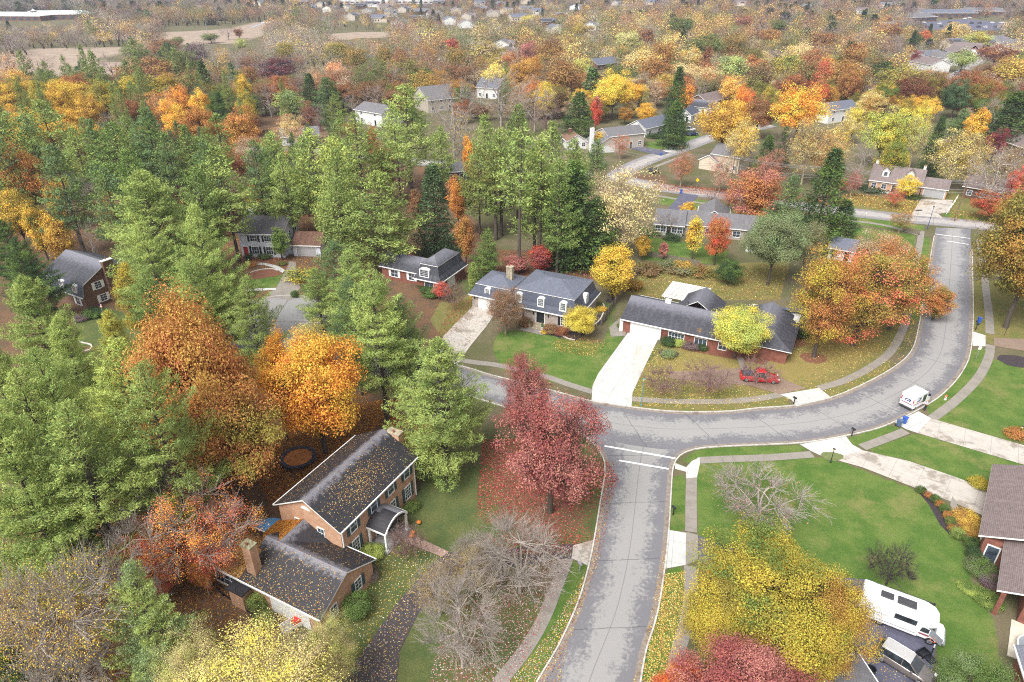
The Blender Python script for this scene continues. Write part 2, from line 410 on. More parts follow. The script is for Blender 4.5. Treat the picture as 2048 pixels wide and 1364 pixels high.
def conifer(seed, H=22, W=9, z0=.25, gap=.8, per_whorl=6, tuft=26, nl=.34, kind='pine', dens=1.0, seg=5, nw=.07):
    """pines: level sprays of long needles on irregular whorls; spruces: short drooping, denser"""
    rg = np.random.default_rng(seed); segs = []; r = H * .012 + .08; zb = z0 * H
    lean = rg.normal(size=2) * .012 * H
    def ax(z): t = z / H; return np.array([lean[0] * t * t, lean[1] * t * t, z])
    pr = ax(0) - [0, 0, .1]
    for i in range(1, 7):
        p = ax(H * i / 6 * .985); segs.append((pr, p, r * (1.1 - (i - 1) / 6), r * (1.1 - i / 6) + .015)); pr = p
    TP = []; TD = []; TI = []; z = zb; bi = 0
    dirs = rg.uniform(0, 6.28)
    side_amp = [1 + .3 * math.cos(k) for k in rg.uniform(0, 6.28, 8)]
    while z < H * .985:
        u = (z - zb) / (H - zb)
        if kind == 'pine': prof = (min(1, .55 + u * 2.0)) * (1 - u ** 1.5) ** .9 * 1.05 + .03
        elif kind == 'spruce': prof = 1.15 * (1 - u) ** .78 + .02
        else: prof = math.sin(math.pi * min(1, u * .9 + .12)) ** .6
        nb = max(3, int(per_whorl * (1 if u < .85 else .7)))
        dirs += rg.uniform(.3, .9)
        for k in range(nb):
            if kind == 'pine' and rg.uniform() < .15: continue
            th = dirs + 2 * math.pi * k / nb + rg.normal() * .22
            L = W / 2 * prof * rg.uniform(.6, 1.22 if kind == 'pine' else 1.06) * (side_amp[int((th % 6.2832) / .7854) % 8] if kind == 'pine' else 1)
            if L < .25: L = .25
            el = (.06 + .75 * u ** 1.6 if kind == 'pine' else -.22 + .7 * u) + rg.normal() * .08
            d = np.array([math.cos(th) * math.cos(el), math.sin(th) * math.cos(el), math.sin(el)])
            a = ax(z + rg.uniform(-.25, .25) * gap); m = a + d * L * .55; tipd = norm((d + np.array([0, 0, .22 if kind == 'pine' else .12]))[None])[0]
            e = m + tipd * L * .45; br = .02 + L * .012
            segs.append((a, m, br, br * .6)); segs.append((m, e, br * .6, .01))
            hd = np.array([-math.sin(th), math.cos(th), 0]); bi += 1
            ns = max(2, int(L / .42 * dens))
            for j in range(ns):
                s = .28 + .72 * (j + rg.uniform()) / ns
                base = a + (m - a) * (s / .55) if s < .55 else m + (e - m) * ((s - .55) / .45)
                for sg in (-1, 1):
                    sl = L * (.34 if kind == 'pine' else .26) * (1.12 - s) + .25
                    sd_ = norm((d * rg.uniform(.5, .9) + hd * sg * rg.uniform(.6, 1) + np.array([0, 0, rg.normal() * .12 + (.08 if kind == 'pine' else -.12)]))[None])[0]
                    q = max(1, int(sl / .45))
                    for w_ in range(q):
                        TP.append(base + sd_ * sl * (w_ + .9) / q); TD.append(norm((sd_ + np.array([0, 0, .35 if kind == 'pine' else 0]))[None])[0]); TI.append(bi)
            TP.append(e); TD.append(tipd); TI.append(bi)
        z += gap * rg.uniform(.75, 1.25) * (1.0 if u < .7 else .7)
    TP.append(ax(H)); TD.append(np.array([0, 0, 1.])); TI.append(bi)
    TP = np.array(TP); TD = np.array(TD); TI = np.array(TI); nT = len(TP)
    idx = np.repeat(np.arange(nT), tuft)
    rd = rg.normal(size=(len(idx), 3)) * (.55 if kind == 'pine' else .4)
    Dn = norm(TD[idx] + rd + np.array([0, 0, .15 if kind == 'pine' else -.02]))
    P = TP[idx] + rg.normal(size=(len(idx), 3)) * (.16 * (nl / .34)) + Dn * nl * .35
    N = norm(rg.normal(size=(len(idx), 3)) + np.array([0, 0, .8]))
    V, Q = cards(P, N, nl, nw, rg, T=Dn)
    bt = rg.uniform(size=bi + 2)
    return tubes(segs, seg), (V, Q, rg.uniform(size=len(Q)), bt[TI][idx])
PROTO = {}
def proto(key, gen, kw, variants):
    PROTO[key] = (gen, kw, variants)
# tier n(ear) m(id) f(ar)
def D_(k, H, W, **o):
    proto((k, 'n'), decid, dict(H=H, W=W, **o), 3)
    x = dict(o); x['ntips'] = int(o.get('ntips', 170) * 1.25); x['per'] = int(o.get('per', 150) * 1.9); x['leaf'] = o.get('leaf', .3) * .64; x['cr'] = o.get('cr', .075) * .92
    proto((k, 'x'), decid, dict(H=H, W=W, **x), 2)
    m = dict(o); m['ntips'] = int(o.get('ntips', 170) * .62); m['per'] = int(o.get('per', 150) * .50); m['leaf'] = o.get('leaf', .3) * 1.4; m['tierseg'] = 4
    m['twigs'] = int(o.get('twigs', 0) * .55 + .5); m['twl'] = o.get('twl', 1.2) * 1.35
    proto((k, 'm'), decid, dict(H=H, W=W, **m), 3)
    f = dict(m); f['ntips'] = int(o.get('ntips', 170) * .3); f['per'] = int(o.get('per', 150) * .26); f['leaf'] = o.get('leaf', .3) * 2.4; f['tierseg'] = 3; f['cr'] = o.get('cr', .075) * 1.6
    f['twigs'] = int(o.get('twigs', 0) * .5 + .5); f['twl'] = o.get('twl', 1.2) * 1.8
    proto((k, 'f'), decid, dict(H=H, W=W, **f), 3)
D_('airy', 14, 12, ntips=270, per=115, leaf=.19, cr=.05, lump=.26, tf=.15, twigs=2, twl=1.2)
D_('patchy', 13, 12, ntips=150, per=62, leaf=.2, cr=.05, lump=.22, twigs=9, twl=1.4, tf=.14, inner=.4)
D_('maple', 14, 12, ntips=210, per=270, leaf=.225, cr=.068, lump=.17, tf=.15)
D_('oak', 17, 15, ntips=250, per=270, leaf=.25, cr=.064, lump=.22, inner=.42, shape='broad', tf=.2)
D_('oval', 12, 7, ntips=150, per=170, leaf=.22, cr=.085, lump=.14, shape='oval', tf=.16)
D_('ginkgo', 10, 5, ntips=120, per=130, leaf=.2, cr=.085, lump=.16, shape='cone', tf=.12)
D_('sparse', 16, 14, ntips=320, per=85, leaf=.2, cr=.055, lump=.22, twigs=4, twl=1.3, tf=.2)
D_('halfbare', 13, 12, ntips=260, per=13, leaf=.2, cr=.05, lump=.22, twigs=5, twl=1.3, tf=.16, inner=.4)
D_('bare', 15, 13, ntips=240, per=0, lump=.2, twigs=6, twl=1.6, tf=.12, shape='round', inner=.45)
D_('spread', 6, 10, ntips=170, per=5, leaf=.12, cr=.04, lump=.2, twigs=6, twl=.9, tf=.16, weep=.3, shape='broad', inner=.45)
D_('bush', 2, 2.4, ntips=60, per=90, leaf=.12, cr=.12, lump=.1, tf=.02, inner=.6)
for k, H_, W_, o in (('pine', 22, 10, dict(gap=.8, per_whorl=6, z0=.26)), ('fullpine', 20, 11, dict(gap=.72, per_whorl=7, z0=.10)),
                     ('spruce', 18, 8, dict(gap=.5, per_whorl=8, z0=.04, kind='spruce', nl=.26)), ('tallpine', 24, 7, dict(gap=.9, per_whorl=5, z0=.45)),
                     ('arbor', 6, 2.2, dict(gap=.28, per_whorl=9, z0=.03, kind='arbor', nl=.2, tuft=10))):
    oo = dict(H=H_, W=W_); oo.update(o); oo.setdefault('tuft', 13)
    proto((k, 'n'), conifer, oo, 4 if k == 'pine' else 2)
    m = dict(oo); m['tuft'] = 5; m['nl'] = oo.get('nl', .34) * 1.7; m['nw'] = .16; m['dens'] = .62; m['gap'] = oo['gap'] * 1.25; m['seg'] = 4
    proto((k, 'm'), conifer, m, 3)
    f = dict(oo); f['tuft'] = 3; f['nl'] = oo.get('nl', .34) * 2.9; f['nw'] = .5; f['dens'] = .32; f['gap'] = oo['gap'] * 2; f['seg'] = 3; f['per_whorl'] = max(4, oo['per_whorl'] - 1)
    proto((k, 'f'), conifer, f, 2)
MESHC = {}
def tree_mesh(kind, tier, v):
    key = (kind, tier, v)
    if key in MESHC: return MESHC[key]
    gen, kw, nv = PROTO[(kind, tier)]; kw = {a: b for a, b in kw.items() if a != '_v'}
    wood, crown = gen(hash((kind, v)) % 9973 if False else (sum(map(ord, kind)) * 31 + v * 17), **kw)
    bare = kind in ('bare', 'spread', 'halfbare', 'sparse', 'patchy')
    if tier == 'f':                                                   # too small in the photo to show parts: one mesh
        V, Q = wood; mi = np.zeros(len(Q)); r = np.zeros(len(Q)); r2 = r
        if crown is not None:
            V, Q = merge([wood, crown[:2]]); mi = np.r_[np.zeros(len(wood[1])), np.ones(len(crown[1]))]
            r = np.r_[np.zeros(len(wood[1])), crown[2]]; r2 = np.r_[np.zeros(len(wood[1])), crown[3]]
        lm = NEEDLE if gen is conifer else LEAF
        me = np_mesh(kind + '_far', V, Q, [BARKC if kind == 'bare' else TWIG if bare else BARK, lm], mi, {'rnd': r, 'rnd2': r2})
        MESHC[key] = (me, None, kw['H'], kw['W'], (V, Q, mi, r, r2)); return MESHC[key]
    wm = np_mesh(kind + '_trunk', wood[0], wood[1], [BARKC if bare else BARK])
    cm = None
    if crown is not None: cm = np_mesh(kind + '_crown', crown[0], crown[1], [NEEDLE if gen is conifer else LEAF], None, {'rnd': crown[2], 'rnd2': crown[3]})
    MESHC[key] = (wm, cm, kw['H'], kw['W'], None)
    return MESHC[key]
TWIG = barkmat('grey_twigs', False, lc(150, 138, 128, .8))
NAME = dict(maple='maple_tree', airy='maple_tree', patchy='maple_tree', oak='oak_tree', oval='pear_tree', ginkgo='ginkgo_tree', sparse='sycamore_tree', halfbare='thinning_tree', bare='bare_tree', spread='crabapple_tree',
            bush='shrub', pine='pine_tree', fullpine='pine_tree', spruce='spruce_tree', tallpine='pine_tree', arbor='arborvitae')
WORD = dict(maple='round-crowned tree', airy='airy-crowned tree', patchy='patchy half-bare tree', oak='broad tree', oval='oval-crowned tree', ginkgo='narrow cone-shaped tree', sparse='thin-leaved tree', halfbare='half-bare tree', bare='bare tree',
            spread='low spreading tree', bush='shrub', pine='pine', fullpine='full pine', spruce='spruce', tallpine='tall thin pine', arbor='arborvitae')
TREES = []          # (x, y, radius, object)
BARKK = dict(bare='greybark', sparse='tan', halfbare='greybark', spread='pinkbark', airy='greybark', patchy='greybark')
def tree(kind, x, y, h, wd, c='green', c2=None, label=None, group=None, bark=None, var=None, tier=None):
    d = dist(x, y)
    tier = tier or ('x' if d < 76 and (kind, 'x') in PROTO else 'n' if d < 135 else 'm' if d < 300 else 'f')
    nv = PROTO[(kind, tier)][2]; v = random.randrange(nv) if var is None else var % nv
    a, b, H, W, _ = tree_mesh(kind, tier, v)
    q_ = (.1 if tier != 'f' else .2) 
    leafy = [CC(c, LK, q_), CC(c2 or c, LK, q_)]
    if not c2: leafy[1] = tuple(q * s for q, s in zip(leafy[0], (1.02, .86, .85)))
    j = random.uniform(.88, 1.12); cb = [tuple(min(.85, q * j) for q in l) for l in leafy]
    bk = CC(bark or BARKK.get(kind, 'dkbark'), .75)
    nm = NAME[kind]; cat = 'shrub' if kind == 'bush' else nm.replace('_', ' ').replace('thinning tree', 'half-bare tree').replace('arborvitae', 'evergreen')
    sx, sz, rz = wd / W * (1.35 if kind == 'spruce' else 1.1 if kind == 'tallpine' else 1), h / H, random.uniform(0, 6.28)
    if tier == 'f':
        o = bpy.data.objects.new(nm, a); col.objects.link(o); o.color = (*(bk if kind == 'bare' else cb[0]), 1); o['leaf_b'] = cb[1]
    else:
        o = bpy.data.objects.new(nm, None); col.objects.link(o); o.empty_display_size = .3
        t = link('trunk' if kind != 'bush' else 'stem', a, o); t.color = (*bk, 1)
        if b: k = link('crown' if kind != 'bush' else 'foliage', b, o); k.color = (*cb[0], 1); k['leaf_b'] = cb[1]
    o.location = (x, y, 0); o.scale = (sx, sx, sz); o.rotation_euler = (0, 0, rz)
    tag(o, label, cat, group); o['_c'] = CW[c if kind != 'bare' else (bark or 'greybark')]; o['_w'] = WORD[kind]
    TREES.append((x, y, wd / 2, o)); return o
CONIF = ('pine', 'fullpine', 'spruce', 'tallpine', 'arbor', 'ginkgo')
def sil(kind, px, y, h, wpx):
    """photo row of the crown's upper outline for a tree h metres tall standing y metres away"""
    zc = h * (.62 if kind not in CONIF else .55); x = 0; d = dist(x, y, zc); s = FPX / d; a = wpx / s / 2 * (1 if kind not in CONIF else .25); c = (h - zc) * .98
    L = math.hypot(y, CAM_H - zc); return pxy(0, y, zc)[1] - s * math.hypot(a * (CAM_H - zc) / L, c * y / L)
def tree_t(kind, px, py, h, wpx, c='green', c2=None, label=None, group=None, **k):
    """tree h metres tall whose crown outline tops out at the photo point (px, py); wpx = crown width in photo pixels"""
    wpx *= .94; lo, hi = 10.0, 2500.0
    for _ in range(50):
        y = (lo + hi) / 2
        if sil(kind, px, y, h, wpx) > py: lo = y
        else: hi = y
    s = FPX / dist(0, y, h * .6); return tree(kind, (px - 1024) / s, y, h, wpx / s, c, c2, label, group, **k)
def tree_b(kind, px, by, ty, wpx, c='green', c2=None, label=None, group=None, **k):
    """tree with its foot at (px, by) and its crown outline topping out at photo row ty"""
    wpx *= .94; x, y = G(px, by); lo, hi = 1.5, 40.0
    for _ in range(40):
        h = (lo + hi) / 2
        if sil(kind, px, y, h, wpx) > ty: lo = h
        else: hi = h
    s = FPX / dist(x, y, h * .6); return tree(kind, x, y, max(h, .45 * wpx / s), wpx / s, c, c2, label, group, **k)

# ------------------------------------------------------------------ ground: one sheet to beyond the far woods
def inpoly(X, Y, poly):
    r = np.zeros(X.shape, bool); n = len(poly); j = n - 1
    for i in range(n):
        xi, yi = poly[i]; xj, yj = poly[j]
        c = ((yi > Y) != (yj > Y)) & (X < (xj - xi) * (Y - yi) / (yj - yi + 1e-12) + xi)
        r ^= c; j = i
    return r
def segd(X, Y, poly, closed=True):
    d = np.full(X.shape, 1e9); n = len(poly)
    for i in range(n if closed else n - 1):
        ax, ay = poly[i]; bx, by = poly[(i + 1) % n]; L = (bx - ax) ** 2 + (by - ay) ** 2 + 1e-9
        t = np.clip(((X - ax) * (bx - ax) + (Y - ay) * (by - ay)) / L, 0, 1)
        d = np.minimum(d, np.hypot(X - ax - t * (bx - ax), Y - ay - t * (by - ay)))
    return d
def soft(X, Y, poly, f):
    lo = np.array(poly).min(0) - f; hi = np.array(poly).max(0) + f
    m = (X > lo[0]) & (X < hi[0]) & (Y > lo[1]) & (Y < hi[1]); out = np.zeros(X.shape)
    if m.any():
        x, y = X[m], Y[m]; d = segd(x, y, poly); s = np.where(inpoly(x, y, poly), d, -d)
        out[m] = np.clip(.5 + s / (2 * f), 0, 1)
    return out
gx = np.r_[-2600, -1900, -1400, -1000, -750, -550, -400, -300, -240, -190, -160, np.arange(-140, 160, 1.1), 175, 200, 240, 300, 380, 480, 600, 800, 1050, 1400, 1900, 2600]
gy = np.r_[-700, -300, -100, -30, np.arange(0, 240, 1.1), np.arange(241, 460, 5), np.arange(470, 900, 18), 950, 1050, 1200, 1500, 1900, 2500, 3200]
GX, GY = np.meshgrid(gx, gy)
LAWN = {  # polygons in photo pixels
 'bright': [[(985, 692), (1000, 660), (1060, 665), (1140, 676), (1205, 690), (1222, 640), (1252, 665), (1190, 765), (1178, 782), (1000, 738)], [(1392, 925), (1600, 914), (1665, 918), (1830, 980), (1925, 1080), (1948, 1180), (1992, 1250), (2010, 1420), (1880, 1420), (1872, 1240), (1740, 1165), (1600, 1150), (1472, 1100), (1396, 1072)],
            [(1725, 902), (1834, 866), (2060, 930), (2060, 990), (1980, 985), (1820, 922)], [(1862, 837), (1912, 800), (1956, 757), (1980, 718), (2200, 720), (2200, 930), (1906, 850)],
            [(1850, 812), (1895, 781), (1926, 744), (1942, 700), (1971, 694), (1975, 718), (1954, 755), (1910, 800), (1862, 837)], [(1346, 942), (1373, 958), (1373, 1062), (1334, 1060)],
            [(1359, 925), (1395, 899), (1600, 889), (1625, 904), (1400, 918), (1384, 930)], [(1700, 893), (1690, 878), (1780, 850), (1812, 860), (1725, 893)],
            [(1325, 1140), (1371, 1130), (1370, 1230), (1330, 1364), (1276, 1364), (1310, 1240)], [(1100, 1200), (1143, 1118), (1176, 1134), (1150, 1215), (1060, 1400), (1000, 1400)],
            [(1860, 475), (1840, 475), (1826, 560), (1812, 640), (1836, 640), (1850, 580)], [(1330, 392), (1490, 410), (1560, 425), (1560, 445), (1480, 432), (1300, 405)],
            [(1690, 430), (1772, 440), (1850, 452), (1845, 468), (1690, 445)], [(1700, 452), (1830, 470), (1826, 520), (1720, 500)], [(1283, 470), (1460, 500), (1440, 530), (1283, 520)],
            [(1290, 285), (1400, 262), (1400, 290), (1300, 300)], [(490, 560), (553, 545), (566, 552), (555, 576), (490, 575)], [(1890, 425), (2048, 447), (2048, 455), (1883, 432)]],
 'mid': [[(735, 1130), (760, 1100), (812, 1090), (884, 1112), (800, 1200), (700, 1340), (620, 1400), (640, 1300)],
         [(828, 1010), (850, 950), (965, 930), (965, 1000), (985, 1060), (900, 1108), (840, 1075), (815, 1040)], [(835, 1230), (905, 1170), (1086, 1180), (1086, 1235), (1000, 1400), (790, 1400), (800, 1302)],
         [(150, 640), (200, 612), (250, 625), (345, 660), (330, 720), (240, 700), (150, 690)], [(1195, 610), (1228, 600), (1235, 620), (1215, 650), (1200, 640)], [(900, 560), (945, 560), (945, 590), (900, 590)],
         [(130, 340), (200, 340), (200, 400), (130, 400)], [(975, 870), (1150, 860), (1213, 925), (1205, 1010), (1180, 1086), (1000, 1105), (960, 1000)], [(1265, 700), (1330, 690), (1300, 720), (1268, 740)]],
 'dull': [[(1262, 720), (1330, 680), (1560, 700), (1640, 640), (1800, 540), (1838, 540), (1812, 660), (1780, 710), (1640, 780), (1515, 810), (1262, 815)], [(1265, 540), (1580, 520), (1560, 600), (1440, 600), (1250, 590)],
          [(1700, 390), (1870, 405), (1826, 432), (1680, 415)], [(1880, 380), (2050, 400), (2050, 450), (1890, 425)], [(860, 640), (900, 570), (950, 590), (955, 620), (885, 680)], [(1945, 560), (2200, 560), (2200, 720), (1984, 690), (1945, 665)],
          [(1640, 785), (1790, 715), (1835, 650), (1850, 600), (1862, 540), (1870, 480), (1860, 480), (1830, 640), (1770, 750), (1660, 798)], [(1262, 805), (1560, 793), (1585, 812), (1400, 826), (1262, 820)]],
 'red': [[(965, 880), (1150, 880), (1215, 920), (1210, 1000), (1185, 1085), (1120, 1100), (1010, 1100), (950, 1040)], [(1300, 362), (1700, 392), (1700, 412), (1480, 395), (1300, 378)], [(880, 1330), (915, 1200), (1080, 1150), (1100, 1200), (1000, 1250), (940, 1400), (870, 1400)]],
 'yel': [[(1330, 695), (1560, 690), (1790, 560), (1780, 710), (1640, 780), (1500, 790), (1290, 770)], [(1060, 1000), (1130, 690), (1130, 690)], [(1130, 665), (1215, 680), (1190, 705), (1120, 695)], [(1325, 1160), (1371, 1150), (1370, 1230), (1330, 1364), (1290, 1364)]],
 'field': [[(-300, 165), (-60, 125), (60, 110), (120, 103), (280, 88), (293, 112), (255, 128), (218, 170), (150, 168), (80, 185), (-100, 230)], [(292, 76), (408, 56), (510, 45), (564, 42), (620, 42), (600, 52), (520, 66), (505, 82), (470, 92), (430, 92), (375, 86), (297, 84)],
           [(640, 68), (790, 62), (800, 72), (640, 82)], [(-40, 30), (0, 52), (90, 50), (180, 46), (180, 40), (0, 44)]],
 'litter': [[(-1500, 240), (600, 230), (860, 330), (1000, 500), (1230, 500), (1200, 560), (900, 600), (880, 700), (850, 760), (830, 1000), (740, 1090), (560, 1270), (560, 1600), (-900, 1600)], [(930, 340), (1330, 350), (1340, 372), (930, 345)]]}
def wsum(k, f):
    o = np.zeros(GX.shape)
    for p in LAWN[k]:
        q = GP(p) if min(b for a, b in p) > -38 else p
        o = np.maximum(o, soft(GX, GY, q, f))
    return o
gv = np.stack([GX, GY, np.zeros_like(GX)], -1).reshape(-1, 3)
ny, nx = GX.shape; ii = np.arange(ny * nx).reshape(ny, nx)
gq = np.stack([ii[:-1, :-1], ii[:-1, 1:], ii[1:, 1:], ii[1:, :-1]], -1).reshape(-1, 4)
t = NT('ground'); p = t.pos()
n1 = t.noise(p, .12, 6, .6); n2 = t.noise(p, .9, 7, .72); n3 = t.noise(p, 5, 5, .75); n4 = t.noise(p, .35, 5, .65)
def gat(k, w=.55, lo=.4, hi=.6):
    a = t.attr(k).outputs['Fac']
    return t.ramp(t.math('ADD', a, t.math('MULTIPLY', t.math('SUBTRACT', n2, .5), w)), lo, hi)
base = t.mix(t.ramp(n1, .4, .6), lc(112, 112, 78, .64), lc(130, 120, 96, .64))
litter = t.mix(t.ramp(n4, .38, .62), lc(136, 108, 86, .56), lc(108, 98, 84, .54)); litter = t.mix(t.ramp(n3, .45, .65), litter, lc(162, 120, 86, .62))
gb = t.mix(t.ramp(n4, .38, .62), lc(96, 130, 58, .6), lc(122, 144, 72, .62)); gb = t.mix(t.math('MULTIPLY', t.ramp(n3, .4, .68), .4), gb, lc(80, 110, 50, .62))
gb = t.mix(t.math('MULTIPLY', t.ramp(t.noise(p, 2.2, 6, .8), .48, .62), .35), gb, lc(120, 138, 84, .62)); gb = t.mix(t.math('MULTIPLY', t.ramp(t.noise(p, .16, 7, .75), .5, .66), .6), gb, lc(156, 150, 96, .62))
gm = t.mix(t.ramp(n4, .36, .62), lc(100, 116, 70, .6), lc(122, 128, 78, .6)); gm = t.mix(t.math('MULTIPLY', t.ramp(n3, .42, .66), .5), gm, lc(80, 94, 58, .58))
gd = t.mix(t.ramp(n4, .34, .6), lc(118, 128, 70, .64), lc(142, 134, 84, .64)); gd = t.mix(t.math('MULTIPLY', t.ramp(n3, .5, .66), .6), gd, lc(180, 148, 100, .68))
redl = t.mix(t.ramp(n3, .4, .62), lc(150, 96, 88, .62), lc(124, 98, 84, .6)); yel = lc(184, 158, 98, .66)
fld = t.mix(t.ramp(n1, .35, .65), lc(186, 168, 150, .7), lc(168, 150, 134, .7))
wv = t.n('ShaderNodeTexWave', i_Scale=.12, i_Distortion=2.0); t.l(p, wv.inputs['Vector']); fld = t.mix(t.math('MULTIPLY', wv.outputs['Fac'], .2), fld, lc(140, 120, 104, .75))
c = t.mix(gat('litter', .5), base, litter); c = t.mix(gat('dull'), c, gd); c = t.mix(gat('mid'), c, gm); c = t.mix(gat('bright', .35), c, gb)
c = t.mix(t.math('MULTIPLY', gat('red', 1.5, .6, .95), .6), c, redl); c = t.mix(t.math('MULTIPLY', gat('yel', 1.6, .55, .95), .45), c, yel); c = t.mix(gat('field', .25), c, fld)
t.l(c, t.b.inputs['Base Color']); t.b.inputs['Roughness'].default_value = 1; t.b.inputs['Specular IOR Level'].default_value = .1
bm = t.n('ShaderNodeBump', i_Strength=.7, i_Distance=.12); t.l(t.noise(p, 7, 3, .7), bm.inputs['Height']); t.l(bm.outputs[0], t.b.inputs['Normal'])
gme = np_mesh('ground', gv, gq, [t.m])
for k, f in (('litter', 3.0), ('dull', .8), ('mid', .8), ('bright', .5), ('red', 3.5), ('yel', 4), ('field', 3)):
    a = gme.attributes.new(k, 'FLOAT', 'POINT'); a.data.foreach_set('value', wsum(k, f).astype(np.float32).ravel())
tag(link('ground', gme), kind='structure')

# ------------------------------------------------------------------ roads, kerbs, pavements, drives
def spline(pts, step=1.5):
    pts = [Vector(p) for p in pts]; out = []
    P = [pts[0] * 2 - pts[1]] + pts + [pts[-1] * 2 - pts[-2]]
    for i in range(1, len(P) - 2):
        a, b, c_, d = P[i - 1:i + 3]; n = max(1, int((c_ - b).length / step))
        for k in range(n):
            u = k / n; out.append(.5 * ((2 * b) + (c_ - a) * u + (2 * a - 5 * b + 4 * c_ - d) * u * u + (3 * b - a - 3 * c_ + d) * u ** 3))
    out.append(pts[-1]); return out
def resample(pts, n):
    L = [0]
    for a, b in zip(pts, pts[1:]): L.append(L[-1] + (b - a).length)
    out = []; j = 0
    for i in range(n):
        s = L[-1] * i / (n - 1)
        while j < len(L) - 2 and L[j + 1] < s: j += 1
        u = (s - L[j]) / (L[j + 1] - L[j] + 1e-9); out.append(pts[j].lerp(pts[j + 1], u))
    return out, L[-1]
def strip(name, left, right, z, mat, label=None, across=6, n=None):
    l, L1 = resample(left, 2) and (left, 0); n = n or max(8, int(sum((a - b).length for a, b in zip(left, left[1:])) / 2))
    A, LA = resample(left, n); B, LB = resample(right, n); mb = MB(); W_ = across
    for i in range(n - 1):
        for j in range(W_):
            q = [A[i].lerp(B[i], j / W_), A[i].lerp(B[i], (j + 1) / W_), A[i + 1].lerp(B[i + 1], (j + 1) / W_), A[i + 1].lerp(B[i + 1], j / W_)]
            w_ = (A[i] - B[i]).length; s0, s1 = LA * i / (n - 1), LA * (i + 1) / (n - 1)
            uvs = [(w_ * (j / W_), s0), (w_ * ((j + 1) / W_), s0), (w_ * ((j + 1) / W_), s1), (w_ * (j / W_), s1)]
            uvs = [(a / max(w_, .1), b) for a, b in uvs]
            if (q[1] - q[0]).cross(q[3] - q[0]) < 0: q = q[::-1]; uvs = uvs[::-1]
            mb.poly([(p.x, p.y, z) for p in q], mat, uvs)
    return tag(mb.build(name), kind='structure')
def offset(pts, d):
    out = []
    for i, p in enumerate(pts):
        a = pts[max(0, i - 1)]; b = pts[min(len(pts) - 1, i + 1)]; t_ = (b - a).normalized(); out.append(p + Vector((-t_.y, t_.x)) * d)
    return out
def band(name, line, w_, z, mat, joint=None, kind='structure'):
    ln = spline(line, 1.2); A = offset(ln, w_ / 2); B = offset(ln, -w_ / 2); mb = MB(); s = 0
    for i in range(len(ln) - 1):
        e = (ln[i + 1] - ln[i]).length
        q = [B[i], B[i + 1], A[i + 1], A[i]]; mb.poly([(p.x, p.y, z) for p in q], mat, [(0.02, s), (0.02, s + e), (w_ + .02, s + e), (w_ + .02, s)]); s += e
    return tag(mb.build(name), kind=kind)
def kerb(line, side=1):
    """raised concrete kerb 0.15 wide along the line, gutter pan on its road side"""
    ln = spline(line, 1.2); mb = MB(); o = [offset(ln, d * side) for d in (0, .16, -.5)]; z1 = .13
    for i in range(len(ln) - 1):
        a, b = o[0][i], o[0][i + 1]; c_, d = o[1][i], o[1][i + 1]; g, h = o[2][i], o[2][i + 1]
        for n_, q in enumerate(([(a, z1), (b, z1), (d, z1), (c_, z1)], [(a, .012), (b, .012), (b, z1), (a, z1)], [(c_, z1), (d, z1), (d, 0), (c_, 0)], [(g, .02), (h, .02), (b, .026), (a, .026)])):
            mb.poly([(p.x, p.y, z) for p, z in (q if side > 0 else q[::-1])], KERB if n_ < 3 else GUTT)
    return tag(mb.build('kerb'), kind='structure')
def area(name, px, z, mat, kind='structure', wob=0):
    pts = [Vector((*q, 0)) for q in GP(px)]; mb = MB()
    a = sum(p.x * q.y - q.x * p.y for p, q in zip(pts, pts[1:] + pts[:1]))
    if a < 0: pts = pts[::-1]
    e = max(((q - p) for p, q in zip(pts, pts[1:] + pts[:1])), key=lambda v: v.length); ang = -math.atan2(e.y, e.x); ca, sa = math.cos(ang), math.sin(ang)
    for tri in tessellate_polygon([pts]):
        tr = [pts[i] for i in tri]
        if (tr[1] - tr[0]).cross(tr[2] - tr[0]).z < 0: tr = tr[::-1]
        mb.poly([(p.x, p.y, z) for p in tr], mat, [(p.x * ca - p.y * sa, p.x * sa + p.y * ca) for p in tr])
    return tag(mb.build(name), kind=kind)
GUTT = plain('gutter_pan', lc(160, 148, 138, .62), .85, .2, 2.5, dirt=lc(120, 96, 80, .6))
KERB = plain('kerb_concrete', lc(212, 208, 200, .68), .85, .15, 2.5, dirt=lc(150, 134, 118, .64))
